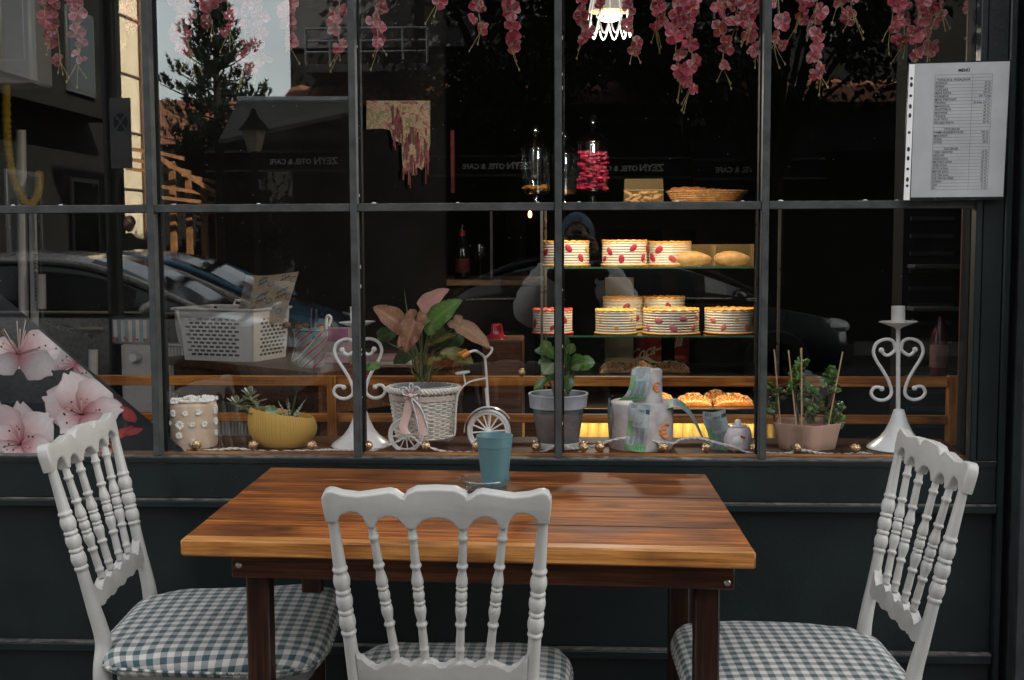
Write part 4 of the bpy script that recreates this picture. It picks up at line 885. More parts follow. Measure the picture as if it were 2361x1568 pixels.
balls = [(453, 1032), (584, 1034), (719, 1034), (848, 1035), (982, 1034), (1099, 1034), (1237, 1036), (1345, 1038), (1383, 1041), (1530, 1043), (1628, 1042), (1740, 1041), (1837, 1041), (1972, 1046), (2165, 1049)]
BR = .0118; base_ball = None
for u, v in balls:
    p = G(u, v, ZB+BR); p.y = min(.09, max(.026, p.y)); p = Vector((P(u, v, p.y).x, p.y, ZB+BR))
    if base_ball is None:
        b = MB(); b.ball((0, 0, 0), BR, 24, 14); b.lathe([(.0035, .0), (.0030, .006), (1e-6, .006)], 10, T(.009, 0, .003) @ rot('Y', 80)); o = b.build('light_ball', M_gold, sl_); base_ball = o
    else:
        o = base_ball.copy(); COL.objects.link(o); o.parent = sl_
    o.location = p-sl_.location; o.rotation_euler = (0, u*1.7, u)
wp = [(300, 1043), (380, 1040), (440, 1040), (500, 1037), (545, 1034), (600, 1040), (680, 1040), (735, 1038), (765, 1037), (800, 1038), (850, 1040), (905, 1022), (945, 1006), (968, 1022), (985, 1030), (1030, 1042), (1085, 1043), (1130, 1047), (1190, 1048), (1235, 1044), (1260, 1038), (1290, 1026), (1320, 1034), (1350, 1030), (1385, 1025), (1400, 1018), (1440, 1010), (1500, 1017), (1550, 1022), (1570, 1013), (1610, 1010), (1650, 1020), (1690, 1030), (1725, 1043), (1770, 1045), (1810, 1046), (1850, 1038), (1890, 1045), (1940, 1048), (1985, 1044), (2010, 1048), (2070, 1052), (2130, 1053), (2180, 1051)]
b = MB(); pts = []
for u, v in wp:
    p = G(u, v, ZB+.003)
    if not .020 < p.y < .032: p = P(u, v, .024)
    pts.append(p)
pts = smooth_path(pts, 10); 
for s_ in (0, pi): b.tube([p+Vector((0, .0017*cos(i*.9+s_), .0017*sin(i*.9+s_))) for i, p in enumerate(pts)], .0016, 6)
WB(b, 'wire', M_wire, sl_)

# --- cherry blossom print stuck inside the lower left pane
dpp = P(0, 1000, .0065); dec = thing('blossom_print', 'large cherry blossom photo print cut diagonally, stuck inside the lower left panes', 'window print', (dpp.x, .0068, ZS))
DL = lambda u: 681+(u*.8645)
def D_(zx, zy, h):
    u, v = zx*.4043, 461+zy*.4043
    lim = DL(u)
    if v < lim+1.5: v = lim+1.5
    v = min(v, 1050.5)
    p = P(u, v, .0068); return Vector((p.x, .0072-h, p.z))
M_prn = pm('print_background', (.010, .012, .014), .5, var=.8, scale=7)
b = MB(); tl = P(-1000, DL(-1000), .0072); 
pa = [P(-260, 1051, .0075), P(428, 1051, .0075), P(-260, DL(-260), .0075)]
zz = ZS+.0065
def flat(p): return Vector((p.x, .0078, max(p.z, zz)))
b.add([flat(pa[0]), flat(pa[1]), flat(pa[2])]+[flat(p)+Vector((0, .0006, 0)) for p in pa], [(0, 1, 2), (5, 4, 3), (0, 3, 4, 1), (1, 4, 5, 2), (2, 5, 3, 0)]); WB(b, 'print_sheet', M_prn, dec, flat=True)
b = MB(); e1 = flat(P(405, DL(405), .0075)); e2 = flat(P(428, 1051, .0075)); d_ = Vector((.002, 0, .002))
b.add([e1, e2, e2+d_, e1+d_], [(0, 1, 2, 3)]); WB(b, 'white_border', M_wplast, dec, flat=True)
M_ptl = tinted('printed_petal', .5, var=.18, scale=18)
hh = [0.0]
def ppetal(b, c, t, w, c0, c1, c2, seed=0, nl=12, nw=6):
    hh[0] += .00007; rr = random.Random(seed); c = Vector((*c, 0)); t = Vector((*t, 0)); d = t-c; x = Vector((-d.y, d.x, 0)).normalized(); vs = []; cs = []
    for j in range(nl+1):
        q = j/nl; ww = w*.5*(sin(pi*min(1, q**1.15*.93+.02))**.62)*(1+.06*sin(q*17+seed))
        for i in range(2*nw+1):
            s_ = i/nw-1; pt = c+d*(q+.05*cos(s_*5+seed)*q*q-.10*abs(s_)*q*q*.6)+x*(s_*ww)
            vs.append(D_(pt.x, pt.y, hh[0])); k = min(1, q*1.25); vein = .5+.5*sin(s_*22+seed)
            cc_ = Vector(c0).lerp(Vector(c1), min(1, k*1.9)).lerp(Vector(c2), max(0, k-.45)*1.6*(1-.25*vein)); cs.append(tuple(cc_*(1-.35*abs(s_)**3*rr.uniform(.7, 1))))
    w2 = 2*nw+1; b.add(vs, [(j*w2+i, (j+1)*w2+i, (j+1)*w2+i+1, j*w2+i+1) for j in range(nl) for i in range(2*nw)], None, 0, cs)
dkp = (.30, .03, .05); mdp = (.74, .46, .46); wht = (.92, .86, .82); gry = (.42, .35, .36); gry2 = (.62, .54, .53)
FL = [((430, 940), [((300, 830), 190, gry, gry2), ((520, 1050), 120, gry, mdp), ((560, 985), 90, gry, gry2)], 'F3'),
      ((110, 885), [((345, 790), 190, mdp, wht), ((100, 960), 160, mdp, wht), ((-60, 850), 150, mdp, wht), ((-20, 980), 120, gry, gry2), ((300, 990), 170, gry, gry2)], 'F1'),
      ((470, 1225), [((250, 1120), 210, mdp, gry2), ((380, 985), 200, mdp, wht), ((610, 1030), 210, mdp, wht), ((700, 1190), 150, mdp, wht), ((350, 1330), 190, mdp, wht), ((560, 1330), 160, mdp, gry2)], 'F2'),
      ((120, 1390), [((110, 1150), 160, mdp, gry2), ((290, 1230), 200, mdp, wht), ((-40, 1160), 170, mdp, gry2), ((-60, 1330), 150, mdp, wht), ((60, 1480), 200, mdp, wht), ((300, 1440), 150, mdp, wht)], 'F4'),
      ((-140, 1200), [((-300, 1050), 220, mdp, wht), ((-60, 1050), 200, mdp, wht), ((-280, 1320), 220, mdp, wht), ((-40, 1310), 180, mdp, wht)], 'F5'),
      ((540, 1440), [((440, 1380), 130, mdp, wht), ((640, 1455), 90, dkp, mdp)], 'F6')]
for q, (c, pts, nm) in enumerate(FL):
    b = MB()
    for j, (t, w, c1_, c2_) in enumerate(pts): ppetal(b, c, t, w*1.12, dkp, c1_, c2_, q*7+j)
    hh[0] += .0001; rr = random.Random(q)
    for k in range(16):
        a = rr.uniform(0, 2*pi) if q != 1 else rr.uniform(pi*1.12, pi*1.95); ln = rr.uniform(55, 105) if q != 1 else rr.uniform(110, 230)
        e = (c[0]+ln*cos(a), c[1]+ln*sin(a)); nx, ny_ = -sin(a)*2.4, cos(a)*2.4
        if e[1]*.4043+461 < DL(e[0]*.4043)+4: continue
        b.add([D_(c[0]-nx, c[1]-ny_, hh[0]), D_(c[0]+nx, c[1]+ny_, hh[0]), D_(e[0]+nx, e[1]+ny_, hh[0]), D_(e[0]-nx, e[1]-ny_, hh[0])], [(3, 2, 1, 0)], None, 0, [(.45, .1, .12), (.45, .1, .12), (.78, .60, .55), (.78, .60, .55)])
        b.add([D_(e[0]+6.5*cos(m_), e[1]+6.5*sin(m_), hh[0]+.00004) for m_ in [2*pi*g/8 for g in range(8)]], [tuple(range(7, -1, -1))], None, 0, rr.choice([(.10, .03, .02), (.45, .18, .05), (.06, .02, .02)]))
    for p in b.v: p -= dec.location
    b.build('printed_blossom', M_ptl, dec, flat=True)
b = MB(); hh[0] = .00005; rr = random.Random(77)
for (x, y, w, ln, a) in ((250, 1165, 60, 90, .3), (690, 1180, 70, 120, .8), (760, 1290, 50, 160, 2.6), (560, 1400, 60, 120, .2), (820, 1230, 40, 90, .5), (640, 1130, 50, 100, .9), (700, 1340, 40, 120, -.3)):
    ppetal(b, (x, y), (x+ln*cos(a), y+ln*sin(a)), w, (.30, .02, .03), (.42, .05, .05), rr.choice([(.5, .15, .12), (.35, .05, .05), (.6, .25, .2)]), x)
for p in b.v: p -= dec.location
b.build('red_bud', M_ptl, dec, flat=True)

# --- menu sheet in a plastic sleeve, taped outside
def z6(x, y): return ((3500+x/2.4128)*.57642, (200+y/2.4128)*.57642)
YM = -.047
TL, TR, BR_, BL = [P(*z6(x, y), YM) for x, y in ((388, 133), (1303, 108), (1237, 1415), (345, 1423))]
def ms(s, t, h=0.0):
    p = (TL.lerp(TR, s)).lerp(BL.lerp(BR_, s), t); return Vector((p.x, YM-h+.004*sin(s*3.1)*sin(t*3.1)*0, p.z))
mn = thing('menu_sheet', 'white printed menu page in a clear punched sleeve taped beside the pillar', 'menu', (BL.x, YM, BL.z))
M_pap = pm('menu_paper', (.38, .385, .38), .55, var=.10, scale=14); M_ink = pm('menu_ink', (.015, .022, .028), .6, var=.1)
def plate(b, q, th, off_=0):
    q = [Vector(p) for p in q]; bk = [p+Vector((0, th, 0)) for p in q]
    b.add(q+bk, [(3, 2, 1, 0), (4, 5, 6, 7), (0, 1, 5, 4), (1, 2, 6, 5), (2, 3, 7, 6), (3, 0, 4, 7)])
b = MB(); plate(b, [ms(0, 0), ms(1, 0), ms(1, 1), ms(0, 1)], .0006); WB(b, 'paper', M_pap, mn, flat=True)
b = MB(); plate(b, [ms(-.070, -.010, -.0009), ms(1.012, -.010, -.0009), ms(1.012, 1.018, -.0009), ms(-.090, 1.028, -.0009)], .0004); WB(b, 'sleeve_back', pm('smoky_sleeve', (.015, .018, .018), .25), mn, flat=True)
b = MB(); plate(b, [ms(-.062, .002, .0003), ms(-.003, .002, .0003), ms(-.012, 1.02, .0003), ms(-.078, 1.02, .0003)], .0005); WB(b, 'punched_strip', M_wplast, mn, flat=True)
b = MB()
for (x, y, el_) in ((352, 275, 0), (350, 335, 1), (344, 442, 0), (340, 545, 1), (336, 632, 1), (329, 796, 0), (322, 958, 1), (319, 1045, 1), (315, 1148, 0), (312, 1250, 1), (310, 1311, 0)):
    p = P(*z6(x, y), YM); rx, rz = .0031, .0031*(1.65 if el_ else 1)
    b.add([Vector((p.x+rx*cos(2*pi*k/16), YM-.0007, p.z+rz*sin(2*pi*k/16))) for k in range(16)], [tuple(range(16))])
WB(b, 'punch_holes', pm('hole_dark', (.01, .01, .01), .6), mn, flat=True)
rowsT = [('', '', 0), ('TATLILAR &  POĞAÇALAR', '', 1)]+[(a, c_, 0) for a, c_ in (('POĞAÇA', '10 TL'), ('BÖREK', '20 TL'), ('CUPCAKE', '20 TL'), ('MİNİ PASTA', '120 TL'), ('KURABİYE', '250 TL/Kg'), ('MİNİ TARTOLET', '5 TL'), ('TRUFFLE', '(5 Adet )10 TL'), ('MAGNOLIA', '45 TL'), ('PROFİTEROL', '30 TL'), ('BROWNIE', '40 TL'), ('TRİLEÇE', '40 TL'), ('KUP TATLI', '30 TL'), ('PATAŞU PASTA', '30 TL'))]+[('', '', 0), ('YİYECEKLER', '', 1)]+[(a, c_, 0) for a, c_ in (('HAMBURGER&PATATES', '100 TL'), ('MAKARNA', '60 TL'), ('PİZZA', '70 TL'), ('PATSO', '35TL'))]+[('', '', 0), ('İÇECEKLER', '', 1)]+[(a, c_, 0) for a, c_ in (('TÜRK KAHVESİ', '20 TL'), ('NESCAFE', '10 TL'), ('SADE SODA', '10 TL'), ('MEYVELİ SODA', '20 TL'), ('ŞİŞE KOLA', '25 TL'), ('KUTU KOLA', '35 TL'), ('MEYVE SUYU', '10 TL'), ('ICE TEA Kutu', '30 TL'), ('ICE TEA Pet ŞİŞE', '25 TL'), ('AYRAN', '10 TL'), ('ÇAY', '5 TL'), ('SU', '5 TL'))]
s0, s1, s2, t0, t1 = .216, .615, .823, .088, .943; nr = len(rowsT); rh = (t1-t0)/nr
wS, hT = (TR-TL).length, (BL-TL).length
b = MB()
def put(txt, s, t, size, al, bold=.006, h=.0006):
    vs, fs = text_geo(txt, size, al, bold=bold*size, res=2)
    b.add([ms(s+p.x/wS, t-p.y/hT, h) for p in vs], [list(f) for f in fs])
put('MENÜ', .52, .067, .0088, 'CENTER', .03); WB(b, 'menu_title', M_ink, mn, flat=True); b = MB()
for i, (a, c_, hd_) in enumerate(rowsT):
    t = t0+rh*(i+.80)
    if a: put(a, (s0+s1)/2 if hd_ else s0+.008, t, .0060, 'CENTER' if hd_ else 'LEFT', .008)
WB(b, 'menu_items', M_ink, mn, flat=True); b = MB()
for i, (a, c_, hd_) in enumerate(rowsT):
    if c_: put(c_, s2-.012, t0+rh*(i+.80), .0058, 'RIGHT', .008)
WB(b, 'menu_prices', M_ink, mn, flat=True)
b = MB(); lw = .00026
for i in range(nr+1):
    t = t0+rh*i; b.add([ms(s0, t-lw/hT, .0005), ms(s2, t-lw/hT, .0005), ms(s2, t+lw/hT, .0005), ms(s0, t+lw/hT, .0005)], [(3, 2, 1, 0)])
for s in (s0, s1, s2): b.add([ms(s-lw/wS, t0, .0004), ms(s+lw/wS, t0, .0004), ms(s+lw/wS, t1, .0004), ms(s-lw/wS, t1, .0004)], [(3, 2, 1, 0)])
WB(b, 'table_lines', pm('thin_ink', (.10, .13, .15), .6), mn, flat=True)

# --- hanging artificial blossom strands
M_bl = tinted('silk_petal', .55, transl=.35, spec=.2, var=.2, scale=60); M_stm = pm('olive_stem', (.26, .20, .07), .6, var=.3, scale=60); M_stm2 = pm('orange_filament', (.70, .25, .06), .5)
blos = []
for q in range(5):
    rr = random.Random(50+q); b = MB()
    for k in range(4):
        a = (0, 95, 180, 268)[k]+rr.uniform(-16, 16); up_ = rr.uniform(-.55, .35); d = Vector((cos(radians(a)), sin(radians(a)), up_)).normalized(); ln = rr.uniform(.0155, .0205)
        leaf(b, (0, 0, 0), d*ln, ln*rr.uniform(.95, 1.2), (rr.uniform(-.3, .3), rr.uniform(-.3, .3), 1), ((.46, .07, .11), rr.choice([(.50, .20, .23), (.60, .48, .48), (.56, .40, .41), (.46, .12, .15)]), (.40, .05, .08)), 'obov', .25, rr.uniform(-.5, .5), 8, 4, wav=.04, rim=rr.choice([(.62, .26, .30), (.66, .54, .53), (.50, .13, .16)]))
    mm = b.build('blossom', M_bl, None, angle=70); me = mm.data; bpy.data.objects.remove(mm)
    b = MB(); b.tube([(0, 0, 0), (.002, .001, .006), (.001, .002, .011)], [.0011, .0009, .0004], 5); sm_ = b.build('stamen', M_stm2, None); ms2 = sm_.data; bpy.data.objects.remove(sm_); blos.append((me, ms2))
strands = [(115, 95, .07), (140, 150, .10), (180, 152, .07), (300, 75, .09), (415, 100, .10), (440, 130, .07), (490, 60, .12), (530, 85, .09), (560, 160, .08), (597, 150, .10), (665, 108, .07), (785, 120, .07), (870, 112, .07), (1008, 12, .10), (1110, 70, .10), (1180, 118, .07), (1345, 95, .16), (1385, 20, .10), (1460, 125, .06), (1512, 75, .09), (1530, 40, .12), (1568, 185, .08), (1592, 212, .06), (1665, 165, .07), (1700, 60, .1), (1730, 60, .06), (1742, 130, .10), (1785, 115, .07), (1842, 50, .09), (1890, 180, .06), (1935, 10, .12), (1970, 50, .08), (2052, 75, .09), (2085, 105, .11), (2110, 140, .07), (2140, 125, .11), (2170, 40, .08), (2242, 70, .09)]
places = ['first', 'second']
for q, (u, v, y) in enumerate(strands):
    rr = random.Random(q*13+1); top = P(u, -350, y); top.z = 2.55; end = P(u, v, y); top.x = end.x+rr.uniform(-.01, .01)
    pane = next((i for i, x in enumerate(MALL+[XR]) if end.x < x), 6)
    th = thing('blossom_strand', '', 'artificial flowers', top, 0, 'pink blossom strands hanging inside the window')
    th['_u'] = u; L_ = top.z-end.z; b = MB()
    ax = [Vector((.004*sin(z*40+q), .004*cos(z*31+q), -z)) for z in [L_*k/14 for k in range(15)]]
    ax[-1] = end-top; b.tube(smooth_path(ax, 3), .0012, 6)
    for k in range(rr.choice((2, 3, 3, 4))):       # budded tips below the last flower
        a = rr.uniform(-.55, .55); ln = rr.uniform(.025, .058); s_ = ax[-1]+Vector((0, 0, rr.uniform(0, .02))); e = s_+Vector((sin(a)*ln, rr.uniform(-.01, .01), -cos(a)*ln))
        b.tube([s_, s_.lerp(e, .5)+Vector((rr.uniform(-.002, .002), 0, 0)), e], [.0011, .0009, .0007], 5); b.ball(e, .0024, 8, 6, (.9, .9, 1.6))
    b.build('stem', M_stm, th)
    z = L_; k = 0
    while z > max(.02, L_-.36):
        me, ms2 = rr.choice(blos); p = Vector((rr.uniform(-.012, .012), rr.uniform(-.015, .010), -z+rr.uniform(.006, .012)))
        o = bpy.data.objects.new('blossom', me); COL.objects.link(o); o.parent = th; o.location = p
        d = Vector((rr.uniform(-.9, .9), -1, rr.uniform(-.9, .5))); o.rotation_euler = (d.to_track_quat('Z', 'Y').to_matrix() @ Matrix.Rotation(rr.uniform(0, 6.28), 3, 'Z')).to_euler(); s_ = rr.uniform(.85, 1.35)*(.8+.2*min(1, (L_-z+.03)/.1)); o.scale = (s_,)*3
        o2_ = bpy.data.objects.new('stamen', ms2); COL.objects.link(o2_); o2_.parent = o
        z -= rr.uniform(.022, .034) if k % 2 else rr.uniform(.008, .018); k += 1
# ------------------------------------------------------------------ inside the cafe, further back
# left service wall: boiler, gas hose, pipes, radiator
lw_ = MB(); lw_.box((XL, 2.95, 0), (-.62, 3.05, 2.7)); WB(lw_, 'service_wall', pm('grey_brown_wall', (.022, .021, .020), .85, var=.25, scale=4, spec=.05), cafe)
yb_ = 2.72
bo_ = P(75, 190, yb_); bl = thing('wall_boiler', 'white wall boiler high in the left corner with a yellow gas hose below', 'boiler', (bo_.x-.21, yb_+.1, bo_.z))
b = MB(); b.box((bo_.x-.42, yb_, bo_.z), (bo_.x, yb_+.22, bo_.z+.72), bev=.012); WB(b, 'casing', pm('boiler_white', (.62, .64, .66), .35, var=.04), bl)
b = MB(); b.box((bo_.x-.40, yb_-.006, bo_.z+.10), (bo_.x-.03, yb_-.0005, bo_.z+.70), bev=.004); WB(b, 'front_cover', pm('boiler_white', (.62, .64, .66), .35, var=.04), bl)
hp = smooth_path([P(14, 190, 2.8), P(15, 280, 2.72), P(18, 340, 2.70), P(28, 400, 2.70), P(45, 445, 2.70), P(62, 470, 2.71), P(80, 462, 2.74), P(90, 430, 2.78), P(90, 400, 2.84)], 22)
b = MB(); b.tube(hp, [.019*(1+.10*sin(i*1.55)) for i in range(len(hp))], 12); solo(b, 'gas_hose', pm('yellow_hose', (.52, .34, .03), .45, var=.15), 'yellow corrugated gas hose looping down below the wall boiler', 'hose', angle=80)
gp_ = 'white and grey pipes on the left service wall'
for (u, r, v0, v1, mt, lb) in ((48, .023, 300, 1150, M_wplast, 'thick pale drain pipe, leftmost of the vertical pipes'), (75, .018, 478, 1150, M_wplast, 'thinner pale pipe with printed lettering right of the thick drain pipe')):
    b = MB(); a = P(u, v0, 2.82); c_ = P(u+14, v1, 2.82); b.tube([a, (a+c_)/2, c_], r, 14); o = solo(b, 'drain_pipe', mt, lb, 'pipe', gp_)
    if u == 75:
        vs, fs = text_geo('MADE IN TURKEY', .028); t_ = MB(); cz = P(83, 640, 2.80); t_.add([Vector((cz.x+p.y-.010, 2.82-r-.0012, cz.z-p.x)) for p in vs], fs); q = t_.build('lettering', M_ink, o, off=o.location)
b = MB(); pts = [P(90, 478, 2.78), P(95, 640, 2.78), P(97, 725, 2.78), P(112, 742, 2.76), P(150, 757, 2.66), P(196, 774, 2.56), P(212, 786, 2.52), P(214, 800, 2.52), P(215, 870, 2.52)]
b.tube(smooth_path(pts, 7), .010, 12); hp_ = solo(b, 'heating_pipe', pm('black_pipe', (.015, .016, .017), .25), 'black heating pipe bending from the wall down to the radiator valve', 'pipe', gp_)
b = MB(); b.tube([P(95, 632, 2.78), P(96, 712, 2.78)], .021, 16); b.build('insulation_sleeve', pm('grey_foam', (.55, .53, .51), .7), hp_, off=hp_.location)
b = MB(); b.tube([P(215, 806, 2.52), P(215, 880, 2.52)], .020, 16); b.build('valve_sleeve', pm('grey_foam', (.55, .53, .51), .7), hp_, off=hp_.location)
ra0 = P(284, 793, 2.6); ra1 = P(640, 800, 2.75)
rd_ = thing('radiator', 'pale ribbed panel radiator behind the bench, left of the basket table', 'radiator', ((ra0.x+ra1.x)/2, 2.65, .15))
M_rad = pm('radiator_enamel', (.68, .65, .60), .45, var=.08)
b = MB(); n = 150; x0, x1 = ra0.x+.16, ra1.x+.05; vs = []
for i in range(n+1):
    x = lerp(x0, x1, i/n); y = 2.60+.006*(1 if (i % 4) in (0, 1) else -1)
    vs += [(x, y, .17), (x, y, ra0.z-.01)]
b.add(vs, [(2*i, 2*i+2, 2*i+3, 2*i+1) for i in range(n)]); b.box((x0, 2.61, .17), (x1, 2.68, ra0.z-.01)); WB(b, 'ribbed_panel', M_rad, rd_, flat=True)
b = MB(); b.box((ra0.x, 2.57, .16), (ra0.x+.155, 2.69, ra0.z), bev=.006); WB(b, 'end_cover', M_rad, rd_)
b = MB(); b.lathe([(1e-6, .0), (.026, 0), (.028, .012), (.020, .030), (.018, .045), (1e-6, .046)], 20, T(P(314, 823, 2.57)) @ rot('X', 90)); WB(b, 'thermostat_knob', M_wplast, rd_)
b = MB(); b.box((ra0.x+.156, 2.59, ra0.z-.009), (x1, 2.69, ra0.z), bev=.002); WB(b, 'top_grille', M_rad, rd_)
q0 = P(266, 793, 2.62); q1 = P(352, 730, 2.62)
sb = thing('striped_box', 'pale blue and white striped tin box with roses, standing on the radiator', 'box', ((q0.x+q1.x)/2, 2.64, ra0.z+.0005))
cxm = (q0.x+q1.x)/2; w_ = q1.x-q0.x; hz = (q1.z-q0.z)
b = MB(); b.box((q0.x, 2.58, ra0.z+.001), (q1.x, 2.685, ra0.z+hz*.97), bev=.006); WB(b, 'tin', pm('tin_blue', (.30, .38, .45), .4), sb)
b = MB(); b.box((q0.x-.002, 2.578, ra0.z+hz*.9), (q1.x+.002, 2.687, ra0.z+hz), bev=.003); WB(b, 'lid', pm('tin_dark', (.05, .06, .07), .4), sb)
b = MB()
for k in range(5):
    x = q0.x+.010+k*(w_-.02)/4.6; b.box((x, 2.5785, ra0.z+.012), (x+.016, 2.5797, ra0.z+hz*.88))
WB(b, 'pale_stripes', pm('tin_cream', (.75, .71, .64), .5), sb)
b = MB(); rr = random.Random(1)
for k in range(4): 
    for j in range(5): b.ball((q0.x+.02+k*(w_-.04)/3+rr.uniform(-.010, .010), 2.5785, ra0.z+.022+rr.uniform(-.009, .009)), .0062, 8, 5, (1, .25, 1))
WB(b, 'printed_roses', pm('rose_print', (.55, .16, .18), .5, var=.5, scale=90), sb)

# brown table with basket, bucket, box
ZI = .752
tA, tB, tC = G(404, 824, ZI), G(732, 860, ZI), G(812, 848, ZI)
e1 = (tA-tB).normalized(); e2 = Vector((e1.y, -e1.x, 0));  e2 = e2 if e2.y > 0 else -e2
bt = thing('brown_table', 'brown wooden table inside the window under the white basket', 'table', (tB.x, tB.y, 0))
def tl_(a, c_, z): return tB+e1*a+e2*c_+Vector((0, 0, z-ZI))
def obox(b, a0, a1, c0, c1, z0, z1, mi=0):
    vs = [tl_(a, c_, z) for z in (z0, z1) for a, c_ in ((a0, c0), (a1, c0), (a1, c1), (a0, c1))]
    b.add(vs, [(0, 1, 2, 3), (7, 6, 5, 4), (0, 4, 5, 1), (1, 5, 6, 2), (2, 6, 7, 3), (3, 7, 4, 0)], None, mi)
M_bt = wood('table_inside', (.05, .020, .009), (.15, .062, .028), (.24, .11, .05), 'X', .6, rough=.4, coat=.2, island=.2)
b = MB(); obox(b, -.005, 1.05, -.005, .85, ZI-.035, ZI); WB(b, 'table_top', M_bt, bt)
b = MB(); obox(b, .015, 1.03, .015, .035, ZI-.17, ZI-.0355); obox(b, .015, .035, .036, .83, ZI-.17, ZI-.0355); WB(b, 'apron', M_bt, bt)
for a, c_ in ((.02, .02), (.96, .02), (.02, .77), (.96, .77)):
    b = MB(); obox(b, a+.02, a+.08, c_+.02, c_+.08, 0, ZI-.036); WB(b, 'leg', M_leg, bt)
# basket: faces run along two directions
kb = G(583, 836, ZI); kl = G(425, 830, ZI); kr = G(652, 822, ZI)
f1 = (kl-kb); f1.z = 0; wl = .345; f1.normalize(); f2 = (kr-kb); f2.z = 0; f2.normalize(); f2 = Vector((-f1.y, f1.x, 0)); f2 = f2 if f2.y > 0 else -f2
kb = kb+Vector((0, 0, .001)); wr = .26; hb_ = .222
bk = thing('laundry_basket', 'white plastic basket with rectangular holes on the brown table', 'basket', kb+(f1*wl+f2*wr)/2)
def kp(a, c_, z):
    fl = 1+.10*(z/hb_); a_ = (a-wl/2)*fl+wl/2; q_ = (c_-wr/2)*fl+wr/2; return kb+f1*a_+f2*q_+Vector((0, 0, z))
def wall(fn, L_, nh, rows, name):      # a wall with real rectangular holes; fn(s, z, depth)
    b = MB(); xs = []; 
    m0 = L_*.17; m1 = L_*.93; z0, z1 = hb_*.10, hb_*.86; rh_ = (z1-z0)/rows; cw = (m1-m0)/(nh+.5)
    def slab(s0_, s1_, za, zb):
        vs = [fn(s, z, d) for d in (0, .003) for s, z in ((s0_, za), (s1_, za), (s1_, zb), (s0_, zb))]
        b.add(vs, [(0, 1, 2, 3), (7, 6, 5, 4), (0, 4, 5, 1), (1, 5, 6, 2), (2, 6, 7, 3), (3, 7, 4, 0)])
    slab(0, L_, 0, z0)
    for r in range(rows):
        za = z0+r*rh_; zm = za+rh_*.56; off_ = (r % 2)*cw*.5; s = 0
        for k in range(nh): a = m0+off_+k*cw+cw*.28; slab(s, a, za, zm); s = a+cw*.76
        slab(s, L_, za, zm); slab(0, L_, zm, za+rh_)
    slab(0, L_, z1, hb_); return WB(b, name, M_wplast, bk, flat=True)
wall(lambda s, z, d: kp(s, d, z), wl, 8, 10, 'long_side'); wall(lambda s, z, d: kp(wl-s, wr-d, z), wl, 8, 10, 'long_side')
wall(lambda s, z, d: kp(d, s, z), wr, 6, 10, 'short_side')
b = MB()
for d in (0, .004):
    pass
b.grid(lambda u, v: kp(wl-.002*v, u*wr, 0) if False else kp(wl+.018*sin(pi*v)*(1 if v > .2 else 0)+.02*v**2, u*wr, v*hb_), 8, 10); b.grid(lambda u, v: kp(wl-.004+.018*sin(pi*v)*(1 if v > .2 else 0)+.02*v**2, (1-u)*wr, v*hb_), 8, 10); WB(b, 'scoop_side', M_wplast, bk)
b = MB(); rim_ = [kp(-.005, -.005, hb_), kp(wl+.03, -.005, hb_), kp(wl+.03, wr+.005, hb_), kp(-.005, wr+.005, hb_)]
for i in range(4): b.tube([rim_[i], rim_[(i+1) % 4]], .0055, 8)
WB(b, 'rim', M_wplast, bk)
b = MB(); vs = [kp(a, c_, .002) for a, c_ in ((0, 0), (wl, 0), (wl, wr), (0, wr))]; b.add(vs+[p+Vector((0, 0, .003)) for p in vs], [(3, 2, 1, 0), (4, 5, 6, 7)]); WB(b, 'floor', M_wplast, bk, flat=True)
b = MB(); b.tube([kp(wl*.35, wr+.004, hb_), kp(wl*.37, wr+.004, hb_+.022), kp(wl*.75, wr+.004, hb_+.024), kp(wl*.78, wr+.004, hb_)], .006, 8); WB(b, 'handle', M_wplast, bk)
b = MB(); vs = [kp(a, c_, z) for z in (.008, .165) for a, c_ in ((.02, .02), (wl-.03, .02), (wl-.03, wr-.02), (.02, wr-.02))]; b.add(vs, [(3, 2, 1, 0), (4, 5, 6, 7), (0, 1, 5, 4), (1, 2, 6, 5), (2, 3, 7, 6), (3, 0, 4, 7)]); solo(b, 'dark_filler_block', pm('dark_filler', (.06, .05, .042), .8, var=.8, scale=45), 'dark bundle block added inside the white basket to darken its holes', 'filler', flat=True)  # dark block added inside so the basket holes read dark
